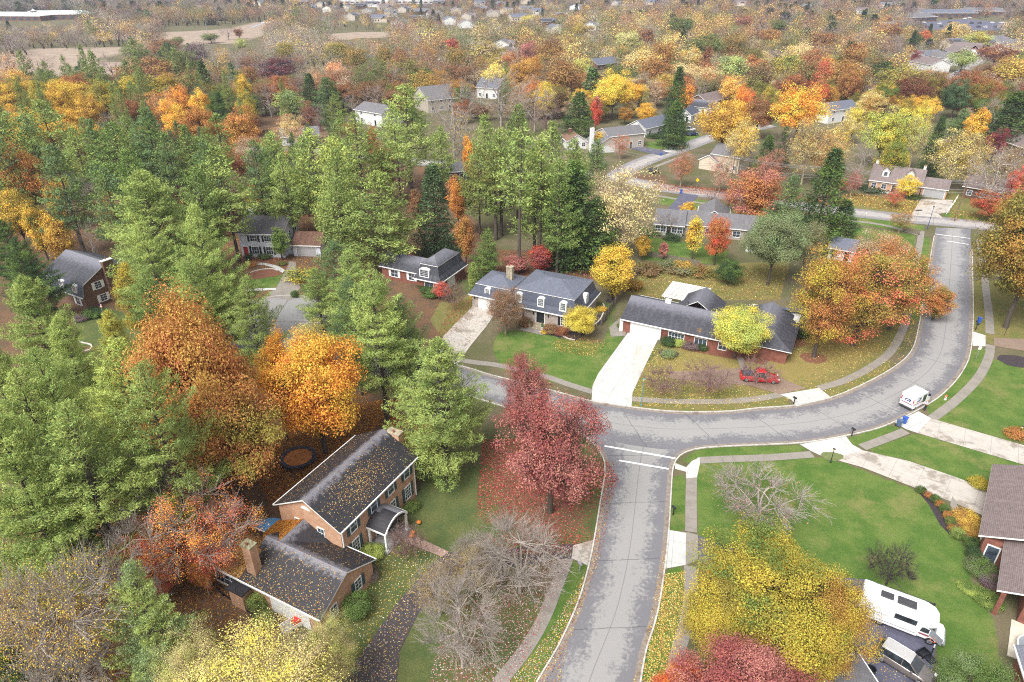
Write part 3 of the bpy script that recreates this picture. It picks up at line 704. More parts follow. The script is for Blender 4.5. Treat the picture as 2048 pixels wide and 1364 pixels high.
def roadmat(name, dark, light, wear=1.0):
    t = NT(name); sp = t.n('ShaderNodeSeparateXYZ'); t.l(t.uv(), sp.inputs[0]); u, v = sp.outputs[0], sp.outputs[1]; p = t.pos()
    d = t.math('ABSOLUTE', t.math('SUBTRACT', u, .5))                        # 0 on the crown of the road, .5 at the kerbs
    cb = t.n('ShaderNodeCombineXYZ'); t.l(t.math('MULTIPLY', u, 8), cb.inputs[0]); t.l(t.math('MULTIPLY', v, .22), cb.inputs[1])
    ns = t.noise(cb.outputs[0], 1.0, 8, .72); nb = t.noise(p, .35, 9, .74); nf = t.noise(p, 2.6, 7, .75)
    k = t.math('ADD', t.math('ADD', t.math('MULTIPLY', d, 1.75), t.math('MULTIPLY', t.math('SUBTRACT', nb, .5), 1.5)), t.math('ADD', t.math('MULTIPLY', t.math('SUBTRACT', ns, .5), .7), t.math('MULTIPLY', t.math('SUBTRACT', nf, .5), 1.5)))
    dry = t.math('MULTIPLY', t.ramp(k, .60, .26), wear)  # pale dry middle of the road, ragged towards the kerbs
    c = t.mix(dry, dark, light)
    c = t.mix(t.math('MULTIPLY', t.ramp(t.noise(p, 14, 3, .7), .35, .7), .28), c, tuple(x * .6 for x in dark))
    fr = t.math('FRACT', t.math('DIVIDE', t.math('ADD', v, t.math('MULTIPLY', t.noise(p, .6, 3), .35)), 9.0))
    c = t.mix(t.math('MULTIPLY', t.math('LESS_THAN', fr, .011), .6), c, tuple(x * .35 for x in dark))
    ctr = t.math('LESS_THAN', t.math('ABSOLUTE', t.math('SUBTRACT', u, t.math('ADD', .495, t.math('MULTIPLY', t.noise(p, .3, 2), .012)))), .006)
    c = t.mix(t.math('MULTIPLY', ctr, .4), c, tuple(x * .4 for x in dark))
    t.l(c, t.b.inputs['Base Color'])
    rr = t.n('ShaderNodeMapRange'); t.l(dry, rr.inputs[0]); rr.inputs[3].default_value = .55; rr.inputs[4].default_value = .9; t.l(rr.outputs[0], t.b.inputs['Roughness'])
    return t.m
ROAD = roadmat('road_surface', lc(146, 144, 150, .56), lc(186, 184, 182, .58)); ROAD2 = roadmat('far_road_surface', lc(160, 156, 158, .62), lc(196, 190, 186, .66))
V2 = lambda pts: [Vector(p) for p in GP(pts)]
north = [(700, 700), (780, 706), (850, 716), (930, 735), (975, 749), (1026, 762), (1111, 784), (1183, 803), (1262, 815), (1348, 824), (1450, 824), (1519, 817), (1587, 812), (1656, 798), (1724, 771), (1792, 733), (1826, 698), (1840, 645), (1849, 590), (1857, 540), (1863, 505), (1869, 472), (1872, 455)]
south = [(680, 745), (760, 750), (850, 768), (930, 790), (985, 806), (1060, 830), (1140, 852), (1215, 880), (1280, 893), (1350, 900), (1440, 893), (1529, 889), (1604, 885), (1687, 872), (1770, 851), (1854, 809), (1895, 778), (1925, 741), (1940, 702), (1945, 640), (1945, 591), (1944, 540), (1943, 500), (1941, 475), (1942, 458)]
curve_road = strip('road', spline(V2(north)), spline(V2(south)), .012, ROAD, across=8)
sl_ = [(1050, 1420), (1076, 1364), (1117, 1295), (1155, 1212), (1176, 1144), (1189, 1084), (1201, 1010), (1211, 945), (1206, 912), (1180, 880), (1150, 862)]
sr_ = [(1268, 1420), (1279, 1364), (1290, 1302), (1313, 1227), (1328, 1136), (1336, 1061), (1341, 980), (1345, 935), (1359, 911), (1390, 898), (1440, 893)]
side_road = strip('road', spline(V2(sl_)), spline(V2(sr_)), .008, ROAD, across=8)
kerb(V2(north[:-1]), 1); kerb(V2(sr_[::-1] + [(1529, 889), (1604, 885), (1687, 872), (1770, 851), (1854, 809), (1895, 778), (1925, 741), (1940, 702), (1945, 640), (1945, 591), (1944, 540), (1943, 500)])[0:0] or V2(sr_[:-1] + [(1440, 893), (1529, 889), (1604, 885), (1687, 872), (1770, 851), (1854, 809), (1895, 778), (1925, 741), (1940, 702), (1945, 640), (1945, 591), (1944, 540), (1943, 500)]), -1)
kerb(V2(sl_), 1); kerb(V2([(680, 745), (760, 750), (850, 768), (930, 790), (985, 806), (1060, 830), (1120, 848)]), -1)
# the road across the top, the street leading away and the turning circle
def road_line(pts, w_, z, mat=None, k=False):
    ln = spline(V2(pts), 3); A = offset(ln, w_ / 2); B = offset(ln, -w_ / 2); strip('road', A, B, z, mat or ROAD2, across=4)
    if k:
        for s, e in ((1, A), (-1, B)):
            kerb(e[::3], s)
cross = [(400, 300), (600, 300), (862, 326), (1000, 335), (1100, 343), (1214, 354), (1348, 379), (1500, 397), (1655, 419), (1772, 432), (1850, 440), (1963, 451), (2100, 470), (2300, 500)]
road_line(cross, 7.4, .02)
road_line([(1235, 352), (1262, 335), (1300, 318), (1360, 298), (1420, 276), (1480, 262), (1540, 250)], 7.0, .016)
road_line([(1860, 180), (1895, 158), (1925, 142), (1955, 124), (1975, 108)], 6.5, .02)
road_line([(500, 55), (540, 44), (600, 40), (660, 36)], 6.5, .02)
cc_ = Vector(G(548, 642)); mb = MB(); n = 40; rad = (Vector(G(545, 592)) - cc_).length * .96
mb.poly([(cc_.x + rad * math.cos(i / n * 6.2832), cc_.y + rad * math.sin(i / n * 6.2832), .016) for i in range(n)], ROAD, [(.5 + .45 * math.cos(i / n * 6.2832), rad * math.sin(i / n * 6.2832)) for i in range(n)])
tag(mb.build('turning_circle'), kind='structure'); road_line([(590, 660), (640, 700), (700, 722), (740, 730)], 8, .009, ROAD)
kerb([(cc_ + Vector((math.cos(a), math.sin(a))) * rad) for a in np.linspace(-.3, 3.6, 24)], -1)
# painted lines at the junctions
PAINT = plain('road_paint', lc(240, 240, 238, .85), .6, .08, 2, dirt=lc(200, 196, 194, .7))
mb = MB()
for a, b in (((1209, 892), (1351, 917)), ((1238, 921), (1337, 938)), ((1870, 468), (1940, 477)), ((1893, 482), (1938, 489))):
    p, q = Vector(G(*a)), Vector(G(*b)); d = (q - p).normalized(); n_ = Vector((-d.y, d.x)) * .15
    mb.poly([(v.x, v.y, .024) for v in (p - n_, q - n_, q + n_, p + n_)], PAINT)
tag(mb.build('road_marking'), kind='structure')
WALK = concrete('old_concrete', lc(170, 162, 152, .62), 1.5, .45); WHITEC = concrete('new_concrete', lc(226, 226, 222, .64), 3.0, .38)
WEATHC = concrete('weathered_concrete', lc(212, 204, 194, .68), 3.0, .4, damp=lc(168, 158, 146, .64)); BROWNC = concrete('brown_concrete', lc(150, 128, 112, .75), 4, .3)
ASPH = plain('drive_asphalt', lc(96, 96, 116, .72), .8, .14, 1.2, dirt=lc(120, 118, 128, .7)); ASPHD = plain('dark_asphalt', lc(78, 72, 74, .7), .85, .2, 2.0)
for ln in ([(860, 706), (930, 722), (992, 730), (1040, 741), (1094, 754), (1137, 769), (1185, 784)], [(1263, 798), (1348, 803), (1450, 803), (1519, 797), (1562, 789)], [(1637, 777), (1690, 761), (1741, 735), (1779, 706), (1800, 672), (1812, 640), (1820, 600), (1828, 550), (1833, 520), (1840, 485), (1843, 462)],
           [(1383, 952), (1382, 1000), (1382, 1064)], [(1380, 1132), (1381, 1190), (1370, 1257), (1356, 1302), (1338, 1400)], [(1397, 921), (1461, 918), (1540, 915), (1625, 909)], [(1724, 895), (1765, 880), (1812, 862)], [(1861, 840), (1912, 801), (1956, 756), (1977, 716), (1981, 690)], [(1980, 668), (1978, 630), (1972, 580), (1965, 520), (1958, 478)],
           [(985, 1400), (1000, 1364), (1049, 1302), (1087, 1238), (1117, 1163), (1136, 1114)], [(1288, 387), (1389, 404), (1489, 418), (1560, 430)], [(1690, 440), (1760, 449), (1812, 462), (1838, 470)], [(1300, 338), (1340, 322), (1380, 308)]):
    band('pavement', V2(ln), 1.3, .03, WALK)
area('pavement', [(1384, 922), (1399, 915), (1400, 927), (1394, 955), (1372, 957), (1372, 944), (1350, 938), (1350, 926), (1372, 935)], .034, WHITEC)
for nm, pg, m in (('driveway', [(1257, 664), (1319, 673), (1290, 732), (1265, 786), (1263, 813), (1183, 802), (1185, 772), (1196, 748)], WHITEC), ('driveway', [(1560, 789), (1638, 776), (1663, 796), (1592, 813), (1583, 800)], WHITEC),
                  ('driveway', [(1612, 777), (1560, 789), (1500, 772), (1400, 763), (1340, 757), (1340, 743), (1400, 742), (1480, 736), (1550, 752)], BROWNC), ('path', [(1470, 708), (1481, 708), (1492, 728), (1498, 742), (1482, 742), (1478, 728)], WALK),
                  ('driveway', [(1945, 663), (1971, 671), (1971, 693), (1945, 692)], WHITEC), ('driveway', [(1987, 676), (2200, 684), (2200, 704), (2048, 702), (1988, 692)], BROWNC),
                  ('driveway', [(1789, 845), (1837, 823), (1862, 837), (1834, 866), (1812, 859)], WHITEC), ('driveway', [(1862, 837), (1906, 850), (2200, 935), (2200, 985), (2048, 930), (1834, 866)], WEATHC),
                  ('driveway', [(1599, 889), (1692, 873), (1704, 889), (1725, 901), (1664, 918), (1642, 912), (1623, 903)], WHITEC), ('driveway', [(1725, 901), (1819, 923), (1913, 955), (1985, 984), (1985, 1040), (1913, 1008), (1830, 976), (1725, 935), (1664, 918)], WEATHC),
                  ('driveway', [(1147, 1091), (1189, 1080), (1177, 1132), (1143, 1117)], WEATHC), ('driveway', [(885, 1106), (1147, 1088), (1143, 1117), (905, 1152), (835, 1230), (800, 1302), (787, 1420), (660, 1420), (703, 1336), (801, 1198)], ASPHD),
                  ('driveway', [(1336, 1060), (1372, 1066), (1372, 1130), (1329, 1138)], WHITEC), ('pavement', [(1372, 1064), (1396, 1070), (1396, 1118), (1371, 1132)], WALK),
                  ('driveway', [(1397, 1072), (1472, 1099), (1600, 1150), (1740, 1160), (1872, 1232), (1884, 1262), (1870, 1300), (1850, 1440), (1690, 1440), (1600, 1300), (1397, 1117)], ASPH),
                  ('driveway', [(955, 603), (1000, 611), (975, 650), (940, 693), (905, 745), (858, 735), (888, 671)], WEATHC), ('driveway', [(578, 523), (591, 524), (600, 577), (580, 602), (535, 590), (553, 575), (575, 534)], WALK), ('path', [(496, 525), (530, 526), (556, 532), (571, 541), (565, 546), (548, 536), (528, 530), (496, 530)], WHITEC), ('path', [(488, 578), (552, 576), (552, 580), (488, 583)], WHITEC),
                  ('driveway', [(1842, 399), (1906, 400), (1898, 425), (1877, 428), (1885, 436), (1822, 431), (1826, 424)], WEATHC), ('driveway', [(1359, 386), (1397, 391), (1388, 402), (1358, 424), (1334, 420), (1355, 396)], ASPH),
                  ('driveway', [(1268, 292), (1320, 300), (1340, 306), (1322, 312), (1262, 298)], ASPH), ('driveway', [(1306, 307), (1330, 300), (1345, 303), (1322, 313)], WHITEC), ('path', [(813, 1062), (830, 1072), (898, 1104), (884, 1114), (812, 1086), (800, 1074)], plain('paver', lc(168, 140, 128, .75), .9, .25, 3)),
                  ('path', [(1218, 655), (1240, 636), (1256, 650), (1250, 672), (1222, 674)], WALK), ('path', [(1045, 652), (1100, 662), (1090, 672), (1040, 660)], WALK), ('patio', [(1830, 58), (1990, 62), (2060, 50), (1930, 38), (1815, 46)], ASPH), ('path', [(1905, 992), (1915, 1012), (1937, 1050), (1944, 1074), (1935, 1078), (1922, 1050), (1900, 1010)], WALK)):
    area(nm, pg, .04 + .004 * random.random() if nm != 'path' else .046, m)
MULCH = plain('bark_mulch', lc(66, 56, 60, .7), .95, .3, 4)
def blob(px, rx, ry, mat, name='mulch_bed', z=.02):
    x, y = G(*px); s = FPX / dist(x, y); mb = MB(); n = 28
    k = [1 + .06 * math.sin(3 * a + 1) + .04 * math.sin(7 * a) for a in np.linspace(0, 6.28, n, endpoint=False)]
    mb.poly([(x + rx / s * k[i] * math.cos(i / n * 6.2832), y + ry / s * k[i] * 1.75 * math.sin(i / n * 6.2832), z) for i in range(n)], mat); tag(mb.build(name), kind='structure')
REDM = plain('red_mulch', lc(128, 84, 62, .75), .95, .25, 4)
blob((2032, 722), 34, 14, MULCH); blob((1627, 716), 26, 12, REDM); blob((1337, 708), 20, 11, MULCH, z=.026); blob((1247, 652), 13, 6, MULCH, z=.05); blob((1222, 602), 12, 5, MULCH); blob((1664, 913), 22, 8, plain('worn_grass', lc(120, 130, 80, .7), 1, .15, 2), 'worn_grass', z=.048)
area('mulch_bed', [(1830, 976), (1850, 985), (1880, 1010), (1905, 1040), (1922, 1080), (1905, 1075), (1880, 1050), (1858, 1010)], .024, MULCH); area('mulch_bed', [(1095, 668), (1120, 676), (1150, 682), (1190, 655), (1215, 640), (1205, 628), (1150, 645), (1100, 650)], .024, MULCH)
area('mulch_bed', [(490, 540), (540, 538), (562, 546), (556, 552), (500, 560)], .02, REDM); area('mulch_bed', [(1325, 690), (1430, 712), (1530, 730), (1560, 700), (1620, 690), (1600, 672), (1400, 680)], .016, REDM); area('mulch_bed', [(485, 528), (575, 528), (575, 515), (480, 515)], .018, REDM); area('mulch_bed', [(2048, 880), (2010, 862), (2048, 852), (2150, 870)], .02, MULCH)

# ------------------------------------------------------------------ houses (local frame: x along the front, y into the house)
WHITE = plain('white_trim', lc(232, 232, 230, .92), .5, .05); GLASS = glassm(); TEAL = plain('teal_shutter', lc(62, 84, 92, .8), .5, .1)
BLACKP = plain('black_paint', lc(40, 42, 48, .8), .45, .1); GREYP = plain('grey_paint', lc(150, 156, 162, .8), .5, .1); STONE = plain('stone', lc(170, 158, 136, .8), .9, .35, 3)
TANB = brick('tan_brick', lc(212, 168, 136, .82), lc(190, 144, 112, .8), lc(200, 176, 154, .8)); REDB = brick('red_brick', lc(156, 92, 74, .75), lc(130, 76, 64, .72), lc(160, 128, 112, .7))
GREYB = brick('washed_brick', lc(196, 182, 172, .82), lc(166, 150, 142, .78), lc(196, 188, 180, .8)); BRNB = brick('brown_brick', lc(136, 100, 78, .74), lc(110, 82, 66, .7), lc(136, 112, 96, .7))
BLUES = siding('blue_siding', lc(212, 216, 228, .9)); CREAMS = siding('cream_siding', lc(214, 198, 178, .85)); WHITES = siding('white_siding', lc(222, 222, 220, .88)); BEIGES = siding('beige_siding', lc(196, 186, 172, .82)); GARD = siding('garage_door', lc(228, 228, 226, .9), .5); GARG = siding('grey_garage_door', lc(170, 170, 172, .8), .5)
RBLACK = shingle('wet_black_shingle', lc(56, 54, 60, .6), dry=lc(168, 166, 176, .66), pale_span=(.1, 1.1), streak=.08); RSLATE = shingle('slate_grey_shingle', lc(122, 127, 144, .64), var=.12, streak=.12); RDARK = shingle('slate_mansard_shingle', lc(92, 98, 116, .62), var=.14, streak=.1)
RCHAR = shingle('charcoal_shingle', lc(78, 78, 88, .62), dry=lc(150, 150, 162, .66), pale_span=(.4, 3.0)); RBROWN = shingle('brown_shingle', lc(142, 126, 124, .66), var=.14, streak=.2); RGREY = shingle('grey_shingle', lc(132, 130, 134, .66), var=.12, streak=.2); RRUST = shingle('rusty_shingle', lc(150, 116, 98, .66), var=.12)
def rect_roof(mb, x0, y0, x1, y1, z0, z1, axis, mat, th=.16, hip=0, hip2=None, close=None):
    """gable (hip=0) or hip roof slabs; UV v counted down from the ridge"""
    hip2 = hip if hip2 is None else hip2
    if axis == 'x': r0, r1 = (x0 + hip, (y0 + y1) / 2), (x1 - hip2, (y0 + y1) / 2)
    else: r0, r1 = ((x0 + x1) / 2, y0 + hip), ((x0 + x1) / 2, y1 - hip2)
    R0, R1 = (*r0, z1), (*r1, z1); c = [(x0, y0, z0), (x1, y0, z0), (x1, y1, z0), (x0, y1, z0)]
    if axis == 'x': F = [(c[0], c[1], R1, R0), (c[2], c[3], R0, R1)]; E_ = [(c[3], c[0], R0), (c[1], c[2], R1)]
    else: F = [(c[3], c[0], R0, R1), (c[1], c[2], R1, R0)]; E_ = [(c[0], c[1], R0), (c[2], c[3], R1)]
    hs_ = (hip, hip2)
    sl = []
    for f in F: sl.append(f)
    for e, h in zip(E_, hs_):
        if h > .01: sl.append(e)
    for f in sl:
        P = [Vector(p) for p in f]; n_ = (P[1] - P[0]).cross(P[2] - P[0]).normalized()
        if n_.z < 0: P = P[::-1]; n_ = -n_
        t_ = Vector((0, 0, 1)).cross(n_).normalized(); b_ = n_.cross(t_)
        top = max(p.dot(b_) for p in P)
        mb.poly([tuple(p) for p in P], mat, [(p.dot(t_), top - p.dot(b_)) for p in P])
        Q = [p - Vector((0, 0, th)) for p in P]; mb.poly([tuple(p) for p in Q[::-1]], WHITE)
        for a in range(len(P)):
            b = (a + 1) % len(P); mb.poly([tuple(Q[a]), tuple(Q[b]), tuple(P[b]), tuple(P[a])], WHITE)
    return R0, R1
def block(h, x0, y0, x1, y1, eave, ridge, axis, wall, roof, over=.35, hip=0, hip2=None, rname='roof'):
    m = MB(); m.box(x0, x1, y0, y1, 0, eave, wall)
    sl = (ridge - eave) / ((y1 - y0) / 2 + over if axis == 'x' else (x1 - x0) / 2 + over); zr = ridge - .2
    ze = eave - .02
    if not hip:
        if axis == 'x':
            for x in (x0, x1): pts = [(x, y0, ze), (x, y1, ze), (x, (y0 + y1) / 2, zr)]; m.poly(pts if x == x1 else pts[::-1], wall)
        else:
            for y in (y0, y1): pts = [(x0, y, ze), (x1, y, ze), ((x0 + x1) / 2, y, zr)]; m.poly(pts if y == y0 else pts[::-1], wall)
    m.build('wall', h)
    r = MB(); R0, R1 = rect_roof(r, x0 - over, y0 - over, x1 + over, y1 + over, eave, ridge, axis, roof, hip=hip + (over if hip else 0), hip2=None if hip2 is None else hip2)
    o = r.build(rname, h)
    gl = []                                                              # gutters
    if axis == 'x' or hip:
        for y, s in ((y0 - over, -1), (y1 + over, 1)): gl.append((x0 - over, x1 + over, min(y, y + s * .12), max(y, y + s * .12)))
    if axis == 'y' or hip:
        for x, s in ((x0 - over, -1), (x1 + over, 1)): gl.append((min(x, x + s * .12), max(x, x + s * .12), y0 - over, y1 + over))
    for q in gl: g = MB(); g.box(*q, eave - .15, eave - .01, WHITE); g.build('gutter', h)
    return o
def win(h, ox, oy, a, s, z, w_=1.0, ht=1.4, shut=None, grid=(2, 3), name='window', frame=WHITE, arch=False, fw=.09, glass=None):
    """window on a wall whose direction is a degrees; its right-hand side is outside; s = distance of its centre along the wall"""
    e = empty('_w'); e.location = (ox + math.cos(R(a)) * s, oy + math.sin(R(a)) * s, z); e.rotation_euler = (0, 0, R(a)); loc = e.location.copy(); bpy.data.objects.remove(e)
    g = MB(); g.box(-w_ / 2, w_ / 2, -.035, .02, 0, ht, glass or GLASS); g_ = g.build(name, h, loc=loc); g_.rotation_euler = (0, 0, R(a))
    f = MB()
    for x0, x1, z0, z1 in ((-w_ / 2 - fw, -w_ / 2, -fw, ht + fw), (w_ / 2, w_ / 2 + fw, -fw, ht + fw), (-w_ / 2, w_ / 2, ht, ht + fw), (-w_ / 2 - .03, w_ / 2 + .03, -fw - .05, 0)): f.box(x0, x1, -.08, .015, z0, z1, frame)
    if arch: f.prism([(-w_ / 2, -.078), (w_ / 2, -.078), (w_ / 2, .01), (-w_ / 2, .01)], ht - .02, ht + .02, frame)
    for i in range(1, grid[0]): x = -w_ / 2 + w_ * i / grid[0]; f.box(x - .022, x + .022, -.055, -.03, 0, ht, frame)
    for i in range(1, grid[1]): q = ht * i / grid[1]; f.box(-w_ / 2, w_ / 2, -.052, -.032, q - .022, q + .022, frame)
    f.build('window_frame', g_)
    if shut:
        for s_ in (-1, 1):
            q = MB(); x0 = s_ * (w_ / 2 + fw + .02); x1 = x0 + s_ * .42
            q.box(min(x0, x1), max(x0, x1), -.07, .01, -.08, ht + .08, shut)
            for k in range(7): zz = ht * (k + .5) / 7; q.box(min(x0, x1) + .05, max(x0, x1) - .05, -.085, -.068, zz - .03, zz + .03, shut)
            q.build('shutter', g_)
    return g_
def panel(h, name, ox, oy, a, s, z, w_, ht, mat, frame=WHITE, rows=0, handle=False):
    g = MB(); g.box(-w_ / 2, w_ / 2, -.05, .02, 0, ht, mat); o = g.build(name, h, loc=(ox + math.cos(R(a)) * s, oy + math.sin(R(a)) * s, z)); o.rotation_euler = (0, 0, R(a))
    f = MB()
    for x0, x1, z0, z1 in ((-w_ / 2 - .12, -w_ / 2, 0, ht + .12), (w_ / 2, w_ / 2 + .12, 0, ht + .12), (-w_ / 2, w_ / 2, ht, ht + .12)): f.box(x0, x1, -.09, .015, z0, z1, frame)
    f.build('door_frame', o)
    if handle: q = MB(); q.box(w_ / 2 - .16, w_ / 2 - .1, -.11, -.05, 1.0, 1.1, plain('brass', lc(200, 170, 90), .3, .05, metal=1)); q.build('handle', o)
    return o
def chim(h, x, y, sx, sy, z0, z1, mat, cap=STONE):
    m = MB(); m.box(x - sx / 2, x + sx / 2, y - sy / 2, y + sy / 2, z0, z1, mat); m.box(x - sx / 2 - .07, x + sx / 2 + .07, y - sy / 2 - .07, y + sy / 2 + .07, z1 + .002, z1 + .12, cap)
    m.tube((x - sx * .2, y, z1 + .1), (x - sx * .2, y, z1 + .42), .13, .11, 10, plain('clay', lc(150, 90, 66, .8), .8)); m.build('chimney', h)
def vents(h, pts):
    for x, y, z in pts: m = MB(); m.tube((x, y, z - .3), (x, y, z + .35), .06, .06, 8, BLACKP); m.tube((x, y, z + .35), (x, y, z + .42), .1, .06, 8, BLACKP); m.build('vent_pipe', h)
def mansard(h, x0, y0, x1, y1, eave, brk, top, wall, steep, flat, over=.45, ins=.75, ridge='x', hipi=None, flare=True, sides=(1, 1, 1, 1)):
    m = MB(); m.box(x0, x1, y0, y1, 0, eave, wall); m.build('wall', h)
    st = MB(); lv = [(over, eave), (over * .35, eave + .55), (-ins * .25, eave + 1.0), (-ins, brk)] if flare else [(over, eave), (-ins, brk)]
    for (o0, z0), (o1, z1) in zip(lv, lv[1:]):
        a = [(x0 - o0, y0 - o0), (x1 + o0, y0 - o0), (x1 + o0, y1 + o0), (x0 - o0, y1 + o0)]; b = [(x0 - o1, y0 - o1), (x1 + o1, y0 - o1), (x1 + o1, y1 + o1), (x0 - o1, y1 + o1)]
        for i in range(4): j = (i + 1) % 4; st.poly([(*a[i], z0), (*a[j], z0), (*b[j], z1), (*b[i], z1)], steep)
    st.build('mansard_slope', h)
    g = MB()
    for A_, B_ in (((x0 - over - .1, x1 + over + .1), (y0 - over - .1, y0 - over)), ((x0 - over - .1, x1 + over + .1), (y1 + over, y1 + over + .1)), ((x0 - over - .1, x0 - over), (y0 - over, y1 + over)), ((x1 + over, x1 + over + .1), (y0 - over, y1 + over))): g.box(*A_, *B_, eave - .16, eave + .03, WHITE)
    g.box(x0 - over, x1 + over, y0 - over, y1 + over, eave - .1, eave - .04, WHITE); g.build('gutter', h)
    r = MB(); i_ = ins - .12; hp = (y1 - y0) / 2 - i_ if ridge == 'x' else (x1 - x0) / 2 - i_
    rect_roof(r, x0 + i_, y0 + i_, x1 - i_, y1 - i_, brk, top, ridge, flat, th=.1, hip=hipi or hp * .97); r.build('roof', h)
def dormer(h, x, y, z, a=0, w_=1.15, ht=1.55, deep=1.0):
    """arched white dormer standing in a mansard slope"""
    g = MB(); n = 8; pts = [(-w_ / 2, 0), (w_ / 2, 0), (w_ / 2, ht)] + [(w_ / 2 * math.cos(math.pi * i / n), ht + .28 * math.sin(math.pi * i / n)) for i in range(1, n)] + [(-w_ / 2, ht)]
    g.profile(pts, 0, deep, WHITE); o = g.build('dormer', h, loc=(x, y, z)); o.rotation_euler = (0, 0, R(a))
    f = MB(); f.box(-w_ / 2 + .2, w_ / 2 - .2, -.02, .01, .28, ht + .02, GLASS)
    for i in (-1, 0, 1): f.box(i * .2 - .014, i * .2 + .014, -.04, -.018, .28, ht + .02, WHITE)
    for k in range(1, 4): q = .28 + (ht - .26) * k / 4; f.box(-w_ / 2 + .2, w_ / 2 - .2, -.038, -.02, q - .014, q + .014, WHITE)
    f.build('window', o); return o
def frame_at(a, b, h):
    A, B = G(*a, h), G(*b, h); return A, math.atan2(B[1] - A[1], B[0] - A[0]), math.hypot(B[0] - A[0], B[1] - A[1])

# --- the brick colonial in front with its garage wing
A, th, L = frame_at((680, 1065), (835, 912), 5.6); th = R(62.5)
ex, ey = Vector((math.cos(th), math.sin(th))), Vector((-math.sin(th), math.cos(th)))
o = Vector(A) + ex * .35 + ey * .35
H1 = empty('brick_house', (o.x, o.y, 0), th, 'two-storey tan brick house, leaf-strewn black roof, teal shutters, garage wing, nearest the camera', 'house')
LX, LY = 12.8, 8.2
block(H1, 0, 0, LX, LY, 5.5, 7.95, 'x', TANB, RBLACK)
for s in (1.9, 5.3, 8.3, 11.3): win(H1, 0, 0, 0, s, 3.75, .95, 1.3, TEAL, (1, 2))
for s in (1.9, 11.2): win(H1, 0, 0, 0, s, .75, 1.0, 1.75, TEAL, (3, 4))
win(H1, 0, 0, 0, 8.4, .75, .8, 1.75, TEAL, (2, 4)); panel(H1, 'door', 0, 0, 0, 5.6, .2, 1.0, 2.1, BLACKP, handle=True)
for s in (2.6, 5.6): win(H1, 0, LY, -90, s, 3.3, .8, 1.2, None, (2, 2))
m = MB(); n = 10; m.profile([(.6 * math.cos(math.pi * i / n), .38 * math.sin(math.pi * i / n)) for i in range(n + 1)], 0, .06, WHITE); q = m.build('gable_vent', H1, loc=(-.05, LY / 2 + .2, 6.35)); q.rotation_euler = (0, 0, R(-90))
chim(H1, LX + .75, LY * .36, .9, 1.7, 0, 7.6, TANB)
for x, y in ((.12, -.08), (LX - .15, -.08)): m = MB(); m.box(x - .05, x + .05, y - .05, y + .05, .1, 5.4, WHITE); m.build('downspout', H1)
# portico: bowed lead-grey roof on white posts over the door
P = MB(); n = 10; pts = []
for i in range(n + 1): u = i / n; pts.append((3.7 + 3.9 * u, 2.75 + 1.05 * math.sin(math.pi * u) ** .8))
P.profile([(pts[0][0], pts[0][1] - .14)] + [(pts[-1][0], pts[-1][1] - .14)] + pts[::-1], -2.5, -.02, RBLACK); P.build('portico_roof', H1)
P = MB(); P.profile([(pts[0][0] - .05, pts[0][1] - .22), (pts[0][0] + .25, pts[0][1] - .22)] + [(x, z - .24) for x, z in pts[1:-1]] + [(pts[-1][0] - .25, pts[-1][1] - .22), (pts[-1][0] + .05, pts[-1][1] - .22)] + [(x, z - .02) for x, z in pts[::-1]], -2.62, -2.5, WHITE)
P.box(3.66, 3.8, -2.5, -.02, 2.5, 2.74, WHITE); P.box(7.5, 7.64, -2.5, -.02, 2.5, 2.74, WHITE); P.build('portico_trim', H1)
for x in (3.85, 7.45):
    for y in (-2.4, -.25): P = MB(); P.box(x - .11, x + .11, y - .11, y + .11, .25, 2.56, WHITE); P.box(x - .17, x + .17, y - .17, y + .17, .12, .32, WHITE); P.build('porch_post', H1)
P = MB(); P.box(3.5, 7.8, -2.75, -.01, .02, .16, plain('porch_stone', lc(150, 148, 146, .75), .9, .25, 3)); P.build('porch_floor', H1)
# garage wing (frame: corner under the eave corner (640,1240), x along its gable end, y along its length)
wo = Vector(G(640, 1240, 2.8)); d_ = wo - o; wx, wy = d_.dot(ex) + .3, d_.dot(ey) + .3
W1 = 7.6
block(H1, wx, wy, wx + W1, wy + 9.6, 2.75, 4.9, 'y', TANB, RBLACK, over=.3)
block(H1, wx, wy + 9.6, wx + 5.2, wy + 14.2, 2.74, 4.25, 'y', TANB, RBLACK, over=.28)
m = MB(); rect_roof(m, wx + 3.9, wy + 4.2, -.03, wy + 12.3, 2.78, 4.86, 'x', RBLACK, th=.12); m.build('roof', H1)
m = MB(); m.box(wx + 4.2, -.03, wy + 9.7, wy + 11.9, 0, 2.7, TANB); m.build('wall', H1)
chim(H1, wx + .95, wy + 8.9, .85, 1.15, 0, 6.7, TANB, plain('mossy_stone', lc(150, 146, 116, .8), .95, .4, 4))
panel(H1, 'garage_door', wx, wy + 8.0, -90, 4.2, .05, 4.6, 2.15, GARD)
win(H1, wx, wy, 0, 1.7, 1.0, .85, 1.35, None, (2, 3)); win(H1, wx, wy, 0, 5.3, 1.0, .85, 1.35, TEAL, (2, 3))
win(H1, wx, wy + 14.2, -90, 2.1, .55, 3.0, 1.6, None, (3, 2)); 
m = MB(); m.box(wx - 1.3, wx - .02, wy + 8.6, wy + 10.4, 0, 2.2, TANB); m.box(wx - 1.45, wx + .02, wy + 8.4, wy + 10.6, 2.2, 2.34, RBLACK); m.build('lean_to', H1)
H1M = (o, ex, ey, wx, wy)
def h1w(x, y): q = o_h1 + ex_h1 * x + ey_h1 * y; return q.x, q.y
o_h1, ex_h1, ey_h1 = o.copy(), ex.copy(), ey.copy()

